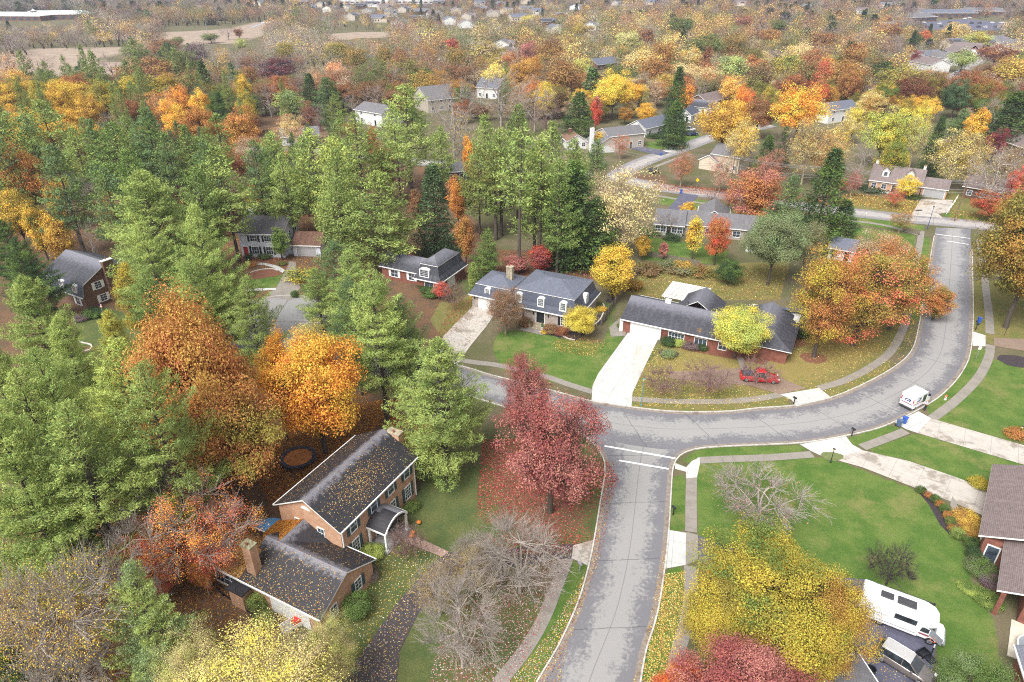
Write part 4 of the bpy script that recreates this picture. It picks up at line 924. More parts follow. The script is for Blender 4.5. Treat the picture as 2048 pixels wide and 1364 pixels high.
# --- the grey mansard house in the middle
th = R(-25.7); ex, ey = Vector((math.cos(th), math.sin(th))), Vector((-math.sin(th), math.cos(th))); zc = lambda x, y: (940 + x / 7.578, 520 + y / 7.578)
T = Vector(G(*zc(690, 420), 5.6)); o = T - ex * .75 - ey * .75
H2 = empty('mansard_house', (o.x, o.y, 0), th, 'grey mansard house with arched white dormers, stone chimney and whitewashed brick ground floor', 'house')
L2, D2 = 12.4, 10.6
mansard(H2, 0, 0, L2, D2, 2.75, 5.55, 6.75, GREYB, RDARK, RSLATE, hipi=4.4)
for x in (1.7, 5.9, 10.0): dormer(H2, x, -.12, 3.35, 0, 1.25, 1.5)
dormer(H2, L2 + .12, 5.0, 3.35, 90, 1.25, 1.5)
panel(H2, 'front_door', 0, 0, 0, 5.9, .25, 1.5, 2.2, BLACKP, handle=True); win(H2, 0, 0, 0, 10.2, .7, 1.0, 1.7, BLACKP, (3, 4)); win(H2, 0, 0, 0, 1.8, .7, 1.0, 1.7, BLACKP, (3, 4)); win(H2, L2, 0, 90, 4, .9, .9, 1.4, BLACKP, (2, 3))
GX0 = -8.1; GO = .9
G1 = Vector(G(*zc(115, 265), 4.6)); 
mansard(H2, GX0, 1.0, -.02, 8.6, 2.6, 4.55, 5.6, GREYB, RDARK, RSLATE, ins=.6, hipi=3.2)
dormer(H2, GX0 + 3.2, .9, 2.95, 0, 1.1, 1.15); panel(H2, 'garage_door', GX0, 1.0, 0, 3.9, .04, 4.9, 2.1, GARD)
chim(H2, -2.3, 4.9, 1.15, .8, 4.5, 7.4, STONE); vents(H2, [(3.3, 7.4, 6.0), (8.6, 7.0, 6.1)])
for x in (4.6, 7.4, GX0 + .6): m = MB(); m.box(x - .09, x + .09, -.2 + (1.0 if x < 0 else 0), -.02 + (1.0 if x < 0 else 0), 1.75, 2.15, BLACKP); m.build('wall_lantern', H2)
m = MB(); m.box(4.7, 7.1, -1.7, -.01, .05, .3, STONE); m.box(4.5, 7.3, -2.2, -1.71, .05, .17, STONE); m.build('front_step', H2)
H2o, H2x, H2y = o.copy(), ex.copy(), ey.copy()

# --- the black-roofed ranch house beside it
th = R(-27); ex, ey = Vector((math.cos(th), math.sin(th))), Vector((-math.sin(th), math.cos(th))); zc = lambda x, y: (1220 + x / 4.876, 560 + y / 4.876)
T = Vector(G(*zc(105, 375), 2.6)); o = T + ex * .4 + ey * .4
H3 = empty('ranch_house', (o.x, o.y, 0), th, 'long low ranch house with charcoal shingle roof, red brick walls and white garage door', 'house')
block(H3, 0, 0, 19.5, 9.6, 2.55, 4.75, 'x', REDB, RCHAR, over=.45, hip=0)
panel(H3, 'garage_door', 0, 0, 0, 3.9, .04, 5.0, 2.15, GARD)
win(H3, 0, 0, 0, 9.1, .5, 2.5, 1.45, None, (5, 2)); win(H3, 0, 0, 0, 13.1, .5, 1.9, 1.45, None, (3, 1)); win(H3, 0, 0, 0, 16.6, .8, 1.2, 1.3, None, (2, 2))
m = MB(); m.box(6.5, 6.62, -.42, -.3, .1, 2.5, WHITE); m.box(-.6, -.02, -.1, .5, .1, 2.3, WHITE); m.build('downspout', H3)
ap = Vector(G(*zc(925, 65), 5.0)) - o; ax_, ay_ = ap.dot(ex), ap.dot(ey)
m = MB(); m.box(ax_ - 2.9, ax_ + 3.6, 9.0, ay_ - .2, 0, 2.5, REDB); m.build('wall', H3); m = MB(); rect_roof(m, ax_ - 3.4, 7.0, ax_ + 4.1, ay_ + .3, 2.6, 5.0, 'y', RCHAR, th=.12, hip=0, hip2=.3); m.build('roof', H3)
rw = Vector(G(1548, 666, 2.6)) - o; rx, ry = rw.dot(ex), rw.dot(ey)
RW = empty('_tmp'); bpy.data.objects.remove(RW)
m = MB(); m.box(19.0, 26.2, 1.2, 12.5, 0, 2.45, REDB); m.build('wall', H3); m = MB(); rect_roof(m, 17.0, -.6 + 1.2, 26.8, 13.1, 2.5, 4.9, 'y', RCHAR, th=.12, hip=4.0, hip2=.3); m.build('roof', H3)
m = MB(); m.poly([(18.5, 10.6, 4.2), (27.4, 13.6, 4.0), (26.6, 16.0, 3.2), (17.6, 13.2, 3.4)], RSLATE); m.box(18.5, 26.5, 11.2, 14.4, 0, 3.1, WHITES); m.build('rear_roof', H3)
m = MB(); m.box(5.6, 6.5, 4.6, 5.3, 4.4, 5.25, WHITE); m.build('chimney', H3); vents(H3, [(9.2, 5.6, 4.9), (15.5, 5.4, 4.9)])
for s in (2.2, 5.6): win(H3, 26.2, 1.2, 90, s, .9, 1.0, 1.2, None, (2, 2))
H3o, H3x, H3y = o.copy(), ex.copy(), ey.copy()
# white pergola behind it
pc = o + ex * 7.0 + ey * 14.2
PG = empty('pergola', (pc.x, pc.y, 0), th, 'white slatted pergola standing behind the charcoal-roofed ranch house', 'pergola')
for x in (-2.9, 0, 2.9):
    for y in (-3.0, 3.0): m = MB(); m.box(x - .08, x + .08, y - .08, y + .08, 0, 2.7, WHITE); m.build('post', PG)
for x in (-3.0, 0, 3.0): m = MB(); m.box(x - .05, x + .05, -3.6, 3.6, 2.7, 2.9, WHITE); m.build('beam', PG)
m = MB()
for k in range(15): y = -3.5 + k * .5; m.box(-3.6, 3.6, y - .035, y + .035, 2.9, 3.04, WHITE)
for k in range(9): x = -3.5 + k * .875; m.box(x - .03, x + .03, -3.6, 3.6, 3.042, 3.1, WHITE)
m.build('slats', PG)

# --- mansard house with dark slate roof left of the grey one
th = R(-26); ex, ey = Vector((math.cos(th), math.sin(th))), Vector((-math.sin(th), math.cos(th))); zc = lambda x, y: (680 + x / 7.314, 470 + y / 7.314)
T = Vector(G(*zc(1470, 705), 2.7)); o = T - ex * 5.6 + ey * .45
H4 = empty('slate_house', (o.x, o.y, 0), th, 'brick house with dark slate mansard roof and one wide arched dormer behind the pines', 'house')
mansard(H4, 0, 0, 5.15, 9.4, 2.6, 5.4, 6.6, REDB, shingle('dark_slate', lc(72, 74, 84, .6), var=.2, streak=.6), RCHAR, ridge='y', hipi=2.0)
dormer(H4, 1.9, -.2, 3.0, 0, 2.1, 1.55, 1.2); win(H4, 0, 0, 0, 2.8, .9, 1.9, 1.3, None, (2, 1)); panel(H4, 'garage_door', 5.15, 0, 90, 4, .04, 2.4, 2.1, GARD)
block(H4, -9.5, 2.0, -.02, 8.0, 2.6, 4.6, 'x', REDB, RCHAR, over=.35); win(H4, -9.5, 2, 0, 3, .8, 1.6, 1.3, WHITE, (2, 2)); win(H4, -9.5, 2, 0, 7, .8, 1.2, 1.3, WHITE, (2, 2)); chim(H4, -4.5, 5.2, .9, .6, 4, 5.6, REDB)
H4o, H4x, H4y = o.copy(), ex.copy(), ey.copy()

# --- blue-white colonial
zc = lambda x, y: (80 + x / 3.413, 410 + y / 3.413)
A = Vector(G(*zc(1335, 192), 5.4)); th = R(-4.0); ex, ey = Vector((math.cos(th), math.sin(th))), Vector((-math.sin(th), math.cos(th))); o = A + ex * .35 + ey * .35
H5 = empty('colonial_house', (o.x, o.y, 0), th, 'two-storey pale blue house with black shutters among the pines', 'house')
block(H5, 0, 0, 9.4, 9.6, 5.3, 7.6, 'x', BLUES, shingle('charcoal_shingle_two', lc(96, 92, 98, .64), var=.15))
for s in (3.1, 6.2):
    win(H5, 0, 0, 0, s, 3.6, 1.5, 1.15, BLACKP, (3, 2)); win(H5, 0, 0, 0, s, .75, 1.5, 1.6, BLACKP, (3, 2))
panel(H5, 'front_door', 0, 0, 0, 1.0, .2, 1.0, 2.1, plain('red_paint', lc(170, 40, 40, .8), .5), handle=True); win(H5, 9.4, 0, 90, 4, 3.6, .8, 1.2, None, (1, 2)); win(H5, 9.4, 0, 90, 7.5, 3.6, .8, 1.2, None, (1, 2))
block(H5, 10.9, 1.0, 16.8, 8.0, 2.6, 4.4, 'x', BLUES, shingle('leafy_rust_roof', lc(120, 84, 66, .66), var=.3), over=.3); panel(H5, 'garage_door', 10.9, 1.0, 0, 2.9, .04, 4.2, 2.05, GARG); m = MB(); m.box(9.41, 10.9, 2, 7, 0, 2.6, BLUES); m.box(9.41, 10.58, 1.8, 7.2, 2.6, 2.75, RCHAR); m.build('link', H5); win(H5, 16.8, 1.0, 90, 3.5, 1.0, .8, 1.2, None, (1, 2))
chim(H5, .3, 7.6, 1.0, 1.0, 4, 8.5, WHITE, WHITE); H5o, H5x, H5y = o.copy(), ex.copy(), ey.copy()

# --- gambrel-like dark house at the left
A = Vector(G(*zc(265, 555), 5.0)); th = R(-30); ex, ey = Vector((math.cos(th), math.sin(th))), Vector((-math.sin(th), math.cos(th))); L6 = 12.0; o = A - ex * (L6 + .25) + ey * .35
H6 = empty('gambrel_house', (o.x, o.y, 0), th, 'brown brick house with steep slate front and white-shuttered windows at the far left', 'house')
m = MB(); m.box(0, L6, 0, 11, 0, 2.7, BRNB)
m.poly([(L6, 0, 2.69), (L6, 11, 2.69), (L6, 10.5, 4.95), (L6, 5.5, 7.3), (L6, .5, 4.95)], BRNB); m.poly([(0, 0, 2.69), (0, .5, 4.95), (0, 5.5, 7.3), (0, 10.5, 4.95), (0, 11, 2.69)], BRNB); m.build('wall', H6)
m = MB(); pr = [(-.35, 2.65), (.35, 5.0), (5.5, 7.55), (10.65, 5.0), (11.35, 2.65)]
for (a, z0), (b, z1) in zip(pr, pr[1:]):
    mt = RDARK if abs(b - a) < 1 else RCHAR
    l = math.hypot(b - a, z1 - z0)
    v0, v1 = (l, 0) if z1 > z0 else (0, l)
    m.poly([(-.3, a, z0), (L6 + .3, a, z0), (L6 + .3, b, z1), (-.3, b, z1)], mt, [(0, v0), (L6 + .6, v0), (L6 + .6, v1), (0, v1)])
    for x, s in ((-.3, -1), (L6 + .3, 1)): m.poly([(x, a, z0), (x, b, z1), (x, b, z1 - .2), (x, a, z0 - .2)][::s], WHITE)
m.build('roof', H6)
m = MB(); m.box(-.3, L6 + .3, -.5, -.36, 2.5, 2.66, WHITE); m.build('gutter', H6)
for s in (2.0, 6.0, 10.0): dormer(H6, s, -.25, 3.2, 0, 1.3, 1.3, .9)
for s in (2.0, 9.6): win(H6, 0, 0, 0, s, .7, 1.2, 1.5, WHITE, (2, 2))
for s, z in ((3.0, 3.3), (8.0, 3.3), (3.3, .7), (8.0, .7)): win(H6, L6, 0, 90, s, z, 1.15, 1.25, WHITE, (2, 3))
chim(H6, L6 + .35, 5.5, .7, 1.9, 0, 7.9, BRNB, WHITE); block(H6, 3.5, 11.01, 11.5, 16.5, 2.7, 5.4, 'y', BRNB, RCHAR, over=.3); block(H6, 12.6, 9.0, 21.5, 15.6, 2.7, 5.0, 'x', BRNB, RCHAR, over=.3)
H6o, H6x, H6y = o.copy(), ex.copy(), ey.copy()

# --- brown-roofed house on the right edge
A = Vector(G(1985, 928, 3.0)); th = R(-126.5); ex, ey = Vector((math.cos(th), math.sin(th))), Vector((-math.sin(th), math.cos(th)))
H7 = empty('brown_house', (A.x, A.y, 0), th, 'house with mauve-brown shingle roof cut by the right edge of the photo', 'house')
m = MB(); m.box(.4, 14.2, .6, 10, 0, 2.8, REDB); m.build('wall', H7)
m = MB()
def slab(pts, mat, vdir=1):
    P = [Vector(p) for p in pts]; n_ = (P[1] - P[0]).cross(P[2] - P[0]).normalized()
    if n_.z < 0: P = P[::-1]; n_ = -n_
    m.poly([tuple(p) for p in P], mat); Q = [p - Vector((0, 0, .2)) for p in P]; m.poly([tuple(p) for p in Q[::-1]], WHITE)
    for a in range(len(P)): b = (a + 1) % len(P); m.poly([tuple(Q[a]), tuple(Q[b]), tuple(P[b]), tuple(P[a])], WHITE)
slab([(0, 0, 3), (14.3, 0, 3), (14.3, 5.2, 5.2), (0, 5.2, 5.2)], RBROWN); slab([(0, 5.2, 5.2), (14.3, 5.2, 5.2), (14.3, 10.6, 3), (0, 10.6, 3)], RBROWN); m.build('roof', H7)
m = MB(); slab([(13.4, 2.2, 3.01), (21.5, 2.2, 3.01), (21.5, 7.4, 5.0), (13.4, 7.4, 5.0)], RBROWN); slab([(13.4, 7.4, 5.0), (21.5, 7.4, 5.0), (21.5, 12.6, 3), (13.4, 12.6, 3)], RBROWN); m.build('roof', H7)
m = MB(); m.box(15.6, 21.2, 4.6, 12, 0, 2.85, REDB); m.box(21.2, 21.5, 2.6, 3.0, 0, 2.85, REDB); m.box(15.0, 15.3, 2.5, 2.9, 0, 2.8, REDB); m.build('wall', H7); 
win(H7, 21.2, 4.6, 90, 2, .7, 1.6, 1.4, None, (2, 2)); panel(H7, 'door', 14.2, .6, 90, 1.0, .1, 1.0, 2.1, GLASS); win(H7, .4, 0.6, 0, 6, .8, 2.0, 1.2, None, (3, 2)); win(H7, .4, .6, 0, 11, .8, 1.4, 1.2, None, (2, 2))
PAT = plain('patio_slab', lc(206, 198, 182, .85), .9, .1, 1.5)
m = MB(); m.box(21.22, 26, 4.2, 11, .02, .14, PAT); m.build('patio', H7)
hx = A + ex * 24.4 + ey * 5.4; t_ = empty('bathtub', (hx.x, hx.y, .141), th, 'white oval tub with grey cover beside the brick pillar of the brown-roofed house', 'tub')
m = MB(); m.lathe([(.9, 0), (1.15, .3), (1.2, .62), (1.05, .62)], 24, WHITE); m.build('tub_shell', t_).scale = (1, .62, 1); m = MB(); m.lathe([(1.04, .58), (1.0, .66), (.3, .69)], 24, GREYP); m.build('cover', t_).scale = (1, .62, 1)
# slate roof corner at the lower right, and the small grey roof below the red maple
A = Vector(G(2031, 1290, 2.8)); th = R(-110); H8 = empty('grey_shed_house', (A.x, A.y, 0), th, 'house corner with blue-grey shingle roof in the lower right corner', 'house')
block(H8, .3, .4, 11, 8, 2.7, 4.6, 'x', REDB, shingle('bluegrey_shingle', lc(132, 134, 146, .66), var=.15), over=.4)
A = Vector(G(1722, 1322, 3.6)); H9 = empty('small_grey_house', (A.x - 2.2, A.y - 6.4, 0), R(8), 'small hip roof of grey shingles at the bottom edge beside the red maple', 'house')
block(H9, -3.6, 0, 3.6, 7.0, 2.6, 4.0, 'y', BRNB, RGREY, over=.35, hip=3.0)
# brick house mostly hidden below the pines, left
A = Vector(G(300, 880, 3.2)); th = R(-28); ex, ey = Vector((math.cos(th), math.sin(th))), Vector((-math.sin(th), math.cos(th)))
H10 = empty('hidden_brick_house', (A.x - 3, A.y - 3, 0), th, 'red brick house with pale grey roof mostly hidden under the pines at left', 'house')
block(H10, 0, 0, 13, 8, 2.8, 4.9, 'x', REDB, RGREY, over=.35); block(H10, 9, -5, 15, 0, 2.8, 4.6, 'y', BRNB, shingle('tan_shingle', lc(170, 156, 138, .7), var=.12), over=.4); win(H10, 9, -5, 0, 3, .6, 3.6, 1.9, None, (3, 2)); win(H10, 0, 0, 0, 3, .8, 1.6, 1.3, None, (2, 2))
# flat-fronted houses beyond
def ranch(name, a, b, h, depth, rz, wall, roof, label, axis='x', hip=0, wins=3, gar=None, chm=None, over=.4, shut=None, sto=1):
    A = Vector(G(*a, h)); B = Vector(G(*b, h)); th = math.atan2(B.y - A.y, B.x - A.x); L = (B - A).length
    ex = Vector((math.cos(th), math.sin(th))); ey = Vector((-ex.y, ex.x)); o = A + ex * over + ey * over
    H = empty(name, (o.x, o.y, 0), th, label, 'house'); block(H, 0, 0, L - 2 * over, depth, h, h + rz, axis, wall, roof, over=over, hip=hip)
    n = wins; W_ = L - 2 * over; g0 = 0
    for fl in range(sto):
        for i in range(n):
            s = W_ * (i + .5) / n
            if gar and fl == 0 and abs(s - gar * W_) < 2.9: continue
            if i == n // 2 and fl == 0 and not gar: panel(H, 'door', 0, 0, 0, s, .15, 1.0, 2.05, BLACKP)
            else: win(H, 0, 0, 0, s, .9 + 2.8 * fl, 1.1, 1.25, shut, (2, 2))
    for fl in range(sto): win(H, W_, 0, 90, depth * .3, .9 + 2.8 * fl, .9, 1.2, None, (2, 2)); win(H, 0, depth, -90, depth * .35, .9 + 2.8 * fl, .9, 1.2, None, (2, 2))
    if gar: panel(H, 'garage_door', 0, 0, 0, gar * W_, .04, 4.6, 2.1, GARG if wall is TANB else GARD)
    if chm: chim(H, chm * W_, depth * .55, .8, .6, h + .5, h + rz + .9, REDB)
    return H, L, o, ex, ey
zc = lambda x, y: (1640 + x / 6.4, 280 + y / 6.4)
H11, L, o, ex, ey = ranch('cape_house', zc(622, 510), zc(1310, 603), 2.8, 8.4, 3.6, TANB, RBROWN, 'brown-roofed cape house with two white dormers and wide driveway, upper right', wins=5, over=.3)
for s in (3.4, 9.4):
    m = MB(); m.box(-.85, .85, 0, 2.6, 0, 1.5, WHITES); m.poly([(-.85, 0, 1.5), (.85, 0, 1.5), (0, 0, 2.4)], WHITES); d = m.build('dormer', H11, loc=(s, 1.0, 3.9)); m = MB(); rect_roof(m, -1.05, -.2, 1.05, 3.6, 1.5, 2.5, 'y', RBROWN, th=.08); m.build('roof', d); m = MB(); m.box(-.4, .4, -.05, 0, .25, 1.25, GLASS); m.build('window', d)
block(H11, L - .4, 1.0, L + 5.6, 8.0, 2.6, 4.5, 'x', TANB, RBROWN, over=.3); panel(H11, 'garage_door', L - .4, 1.0, 0, 3.1, .04, 4.8, 2.1, GARG); chim(H11, .5, 4.6, .7, .7, 5, 7.3, WHITE); chim(H11, L - 1.0, 4.6, .6, .6, 5, 7.2, WHITE)
m = MB(); m.box(.1, 7.5, -1.2, -.01, .05, .3, WHITE); m.build('porch_floor', H11)
zc = lambda x, y: (1120 + x / 5.12, 180 + y / 5.12)
HA, L, o, ex, ey = ranch('split_level_house', zc(500, 480), zc(880, 440), 4.6, 8.5, 2.0, BEIGES, RGREY, 'beige split-level house with white chimney beside the dark spruce, top right of centre', wins=4, sto=1, over=.3)
block(HA, -5.5, -2.5, 3.0, 6.0, 2.8, 5.2, 'y', BEIGES, RGREY, over=.3); chim(HA, -6.0, 1.0, 1.2, .9, 0, 7.6, WHITE, WHITE); panel(HA, 'garage_door', -5.5, -2.5, 0, 4, .04, 4.6, 2.1, GARD)
ranch('small_ranch_house', zc(70, 530), zc(290, 520), 2.7, 9, 2.2, WHITES, RRUST, 'low white house with rust-brown roof and brick chimney behind the pines, centre top', wins=3, chm=.3, axis='y')
ranch('white_gabled_house', zc(880, 400), zc(1170, 330), 3.2, 8, 2.4, WHITES, RSLATE, 'white house with pale grey roof behind the tall dark spruce', wins=3)
ranch('white_bungalow', zc(1180, 240), zc(1350, 260), 3.0, 8, 2.2, WHITES, RDARK, 'small white gabled house left of the big ochre tree', wins=2, axis='y')
ranch('grey_ranch_house', zc(1310, 160), zc(1560, 190), 3.0, 9, 2.2, WHITES, RCHAR, 'pale house with long charcoal roof behind the big ochre tree', wins=4)
HC, L, o, ex, ey = ranch('cream_house', zc(1540, 650), zc(1850, 700), 4.8, 8.5, 2.4, CREAMS, RGREY, 'cream-walled house beyond the yellow road sign', wins=4, sto=1)
block(HC, -3.2, -1.2, 2.5, 5.5, 2.7, 4.6, 'y', CREAMS, RGREY, over=.3)
zc = lambda x, y: (1270 + x / 8.904, 370 + y / 8.904)
HD, L, o, ex, ey = ranch('low_grey_house', zc(330, 690), zc(890, 740), 2.7, 9.5, 2.1, WHITES, RGREY, 'long low house with weathered grey roof behind the small yellow ginkgo', wins=5)
block(HD, L - 1, 1.5, L + 17, 10.5, 2.65, 4.6, 'x', GREYB, RGREY, over=.4); block(HD, L + 2.4, 6.0, L + 9, 15.5, 2.66, 5.0, 'y', GREYB, RGREY, over=.4)
for s in (2, 6, 12): win(HD, L - 1, 1.5, 0, s, .7, 1.6, 1.3, None, (2, 2))
ranch('low_house_behind_trees', (1490, 480), (1575, 492), 2.7, 9, 2.0, WHITES, RGREY, 'pale low house half hidden behind the grey-green tree', wins=3)
ranch('white_shed', (1655, 495), (1712, 505), 2.5, 6, 1.6, WHITES, RSLATE, 'small white building right of the dark green conifer', wins=2)
zc = lambda x, y: (650 + x / 2.926, y / 2.926)
ranch('white_house', zc(165, 640), zc(330, 668), 5.0, 11, 2.3, WHITES, RGREY, 'white two-storey gable house standing alone left of the grey wood, top centre', wins=2, sto=2, axis='x')
ranch('grey_manor_house', zc(600, 590), zc(860, 560), 5.0, 14, 4.6, BEIGES, RGREY, 'large house with steep grey roofs in the wood, top centre', wins=5, sto=2)
ranch('pale_gabled_house', zc(880, 510), zc(1010, 520), 4.6, 11, 3.6, WHITES, RSLATE, 'steep-roofed pale house next to the big grey bare tree', wins=3, sto=1)
ranch('dark_garage', zc(700, 1010), zc(840, 1000), 3.0, 8, 1.6, plain('dark_wall', lc(80, 88, 98, .8), .7), RGREY, 'dark-walled garage below the tall bare tree', wins=2)
ranch('pine_shaded_house', (290, 405), (395, 400), 2.8, 10, 2.4, BRNB, RBROWN, 'low brown house glimpsed between the pines at left', wins=4)
ranch('house_left_of_pines', (90, 365), (175, 360), 2.8, 9, 2.0, WHITES, RGREY, 'pale house behind the pines at the far left', wins=4)
ranch('house_by_side_street', (560, 275), (640, 270), 3.0, 9, 2.2, WHITES, RGREY, 'white-walled house behind the pine wood, left of centre', wins=3)
ranch('house_right_edge', (1925, 372), (2040, 392), 3.0, 9, 2.4, BRNB, RBROWN, 'brown-roofed house behind the pale-barked sycamore', wins=4)
ranch('house_far_right', (1985, 275), (2060, 300), 3.2, 9, 2.6, BRNB, RBROWN, 'mauve-roofed house behind the maroon tree at right edge', wins=3)
ranch('white_house_by_yellow_tree', (1660, 222), (1722, 214), 5.0, 9, 2.2, WHITES, RSLATE, 'white two-storey house with slate roof right of the big yellow tree', wins=3, sto=2, chm=.1)
ranch('roof_between_trees', (1195, 130), (1245, 124), 3.0, 10, 3.0, BRNB, RSLATE, 'house with blue-grey roof below the yellow-green trees, top centre', wins=3)
ranch('mauve_roofed_house', (1415, 205), (1470, 192), 3.0, 9, 2.6, BRNB, RBROWN, 'low house with mauve roof left of the orange-red tree', wins=3)

# far houses: one kind of small gabled house, body as wall > roof, windows
def far_house(px, py, L, D, ang, wall, roof, label, h=4.6, rz=2.8):
    x, y = G(px, py); H = empty('suburban_house', (x, y, 0), R(ang), label, 'house', 'suburban houses in the distance')
    m = MB(); m.box(-L / 2, L / 2, -D / 2, D / 2, 0, h, wall)
    for s in (-1, 1): m.poly([(s * L / 2, -D / 2 * s, h), (s * L / 2, D / 2 * s, h), (s * L / 2, 0, h + rz - .1)], wall)
    m.box(L * .1, L * .42, -D / 2 - 2.5, -D / 2, 0, h * .8, wall); m.build('wall', H)
    m = MB(); rect_roof(m, -L / 2 - .4, -D / 2 - .5, L / 2 + .4, D / 2 + .5, h, h + rz, 'x', roof, th=.15); rect_roof(m, L * .06, -D / 2 - 3, L * .46, 0, h * .8, h + rz * .7, 'y', roof, th=.12); m.build('roof', H)
    for i in range(3): m = MB(); s = -L / 2 + L * (i + .5) / 6; m.box(s - .6, s + .6, -D / 2 - .06, -D / 2, 1.2, 2.8, GLASS); m.build('window', H)
    return H

# ------------------------------------------------------------------ vehicles and street things
TYRE = plain('tyre_rubber', lc(34, 34, 36, .8), .85, .1); RIM = plain('wheel_rim', lc(176, 178, 182, .9), .35, .08, metal=.6); CARW = plain('white_vehicle_paint', lc(240, 240, 242, .92), .3, .03, spec=.6)
REDP = plain('red_vehicle_paint', lc(206, 36, 44, .85), .3, .06, spec=.6); SILV = plain('silver_paint', lc(150, 142, 138, .8), .28, .05, metal=.5); SILVR = plain('silver_roof', lc(206, 204, 202, .85), .3, .04, metal=.3); DGLASS = glassm('car_glass', (.02, .025, .03)); BLUEB = plain('blue_bin_plastic', lc(52, 92, 178, .85), .45, .08)
TAILR = plain('tail_light', lc(200, 60, 60, .8), .3, .05); NAVY = plain('navy_marking', lc(36, 62, 128, .85), .5, .05); GREYBIN = plain('slate_bin_plastic', lc(84, 104, 136, .85), .45, .08); GUNM = plain('gunmetal', lc(70, 70, 74, .8), .4, .1)
def wheel(parent, x, y, r, w_=.22, rim=RIM):
    s = 1 if y > 0 else -1
    m = MB(); m.tube((x, y - w_ / 2, r), (x, y + w_ / 2, r), r, r, 20, TYRE); o = m.build('wheel', parent, bevel=.02)
    q = MB(); q.tube((x, y + s * w_ * .42, r), (x, y + s * (w_ / 2 + .02), r), r * .62, r * .56, 16, rim); q.tube((x, y + s * (w_ / 2 + .018), r), (x, y + s * (w_ / 2 + .05), r), r * .16, r * .12, 8, GUNM); q.build('rim', o)
def loft(mb, secs, mat, caps=True):
    """sections = lists of points of equal count joined into one skin"""
    n = len(secs[0]); V = [p for s in secs for p in s]; F = []
    for j in range(len(secs) - 1):
        for i in range(n): F.append((j * n + i, j * n + (i + 1) % n, (j + 1) * n + (i + 1) % n, (j + 1) * n + i))
    if caps: F += [tuple(range(n))[::-1], tuple(range((len(secs) - 1) * n, len(secs) * n))]
    mb.solid(V, F, mat)
def sec(x, hw, z0, z1, top=.86, r=.12):
    """body cross-section at x: half-width hw, sill z0, shoulder z1"""
    return [(x, -hw * .94, z0), (x, hw * .94, z0), (x, hw, z0 + r), (x, hw, z1 - r), (x, hw * top, z1), (x, -hw * top, z1), (x, -hw, z1 - r), (x, -hw, z0 + r)]
def car(name, loc, rz, label, paint, roofp, L=4.6, W_=1.86, kind='suv', cat='car', group=None):
    c = empty(name, (*loc, .045), rz, label, cat, group); hw = W_ / 2; h = L / 2
    m = MB(); xs = [(-h, .80, .45, .85), (-h + .12, .95, .28, 1.0), (-h + .9, 1, .24, 1.04), (0, 1, .22, 1.0), (h - 1.25, 1, .24, .98), (h - .35, .95, .28, .84), (h, .78, .4, .68)]
    loft(m, [sec(x, hw * a, z0, z1) for x, a, z0, z1 in xs], paint); m.build('body', c, smooth=True, bevel=0)
    if kind == 'suv': g = [(-h + .12, .8, 1.0), (-h + .55, .74, 1.58), (-.1, .76, 1.66), (h - 2.0, .74, 1.58), (h - 1.15, .8, .98)]
    else: g = [(-.75, .8, 1.0), (-.6, .74, 1.62), (0, .76, 1.7), (h - 2.0, .74, 1.62), (h - 1.35, .8, 1.0)]
    m = MB(); V = []; n = len(g)
    for s in (-1, 1): V += [(x, s * hw * (a + (.14 if z < 1.1 else .0)), z) for x, a, z in g]
    F = [tuple(range(n)), tuple(range(n, 2 * n))[::-1]] + [(i, n + i, n + i + 1, i + 1) for i in range(n - 1)] + [(0, n - 1, 2 * n - 1, n)]
    m.solid(V, F, DGLASS); m.build('windows', c)
    m = MB(); rp = [(g[1][0] - .02, 1.6), (0, 1.7), (g[3][0] + .04, 1.6)] if kind == 'suv' else [(g[1][0], 1.64), (0, 1.73), (g[3][0] + .04, 1.64)]
    for (x0, z0), (x1, z1) in zip(rp, rp[1:]): m.solid([(x0, -hw * .76, z0), (x1, -hw * .76, z1), (x1, hw * .76, z1), (x0, hw * .76, z0), (x0, -hw * .72, z0 + .05), (x1, -hw * .72, z1 + .05), (x1, hw * .72, z1 + .05), (x0, hw * .72, z0 + .05)], [(3, 2, 1, 0), (4, 5, 6, 7), (0, 1, 5, 4), (1, 2, 6, 5), (2, 3, 7, 6), (3, 0, 4, 7)], roofp)
    m.build('roof_panel', c)
    m = MB()
    for s in (-1, 1):
        for k in ((1, 2, 3) if kind == 'suv' else (1, 3)):
            x, a, z = g[k]; xb = {1: g[0][0] if kind != 'suv' else x - .1, 2: x, 3: g[-1][0]}[k]
            m.tube((x, s * hw * a * 1.005, z), (xb, s * hw * .93, 1.0), .045, .05, 5, paint)
    m.build('pillars', c)
    for x in (-h + .85, h - .9):
        for s in (-1, 1): wheel(c, x, s * (hw - .12), .36)
    for s in (-1, 1):
        m = MB(); m.box(h - .3, h - .02, min(s * hw * .5, s * hw * .82), max(s * hw * .5, s * hw * .82), .62, .78, CARW); m.build('headlight', c)
        m = MB(); m.box(-h - .01, -h + .16, min(s * hw * .6, s * hw * .86), max(s * hw * .6, s * hw * .86), .75, .98, TAILR); m.build('tail_light', c)
        m = MB(); m.box(h - 1.75, h - 1.55, min(s * (hw + .02), s * (hw + .2)), max(s * (hw + .02), s * (hw + .2)), 1.0, 1.16, paint); m.build('mirror', c)
        if kind == 'suv': m = MB(); m.tube((g[1][0] + .1, s * hw * .68, 1.72), (g[3][0] - .1, s * hw * .68, 1.72), .025, .025, 6, RIM); m.build('roof_rail', c)
    m = MB(); m.box(h - .06, h + .03, -hw * .7, hw * .7, .3, .5, GUNM); m.build('bumper', c)
    if kind == 'pickup':
        m = MB(); m.box(-h + .15, -.85, -hw * .82, hw * .82, 1.0, 1.06, BLACKP); m.box(-h + .4, -1.1, -.5, .6, 1.06, 1.3, plain('load', lc(90, 96, 120, .8), .8, .3)); m.build('cargo_bed', c)
    return c
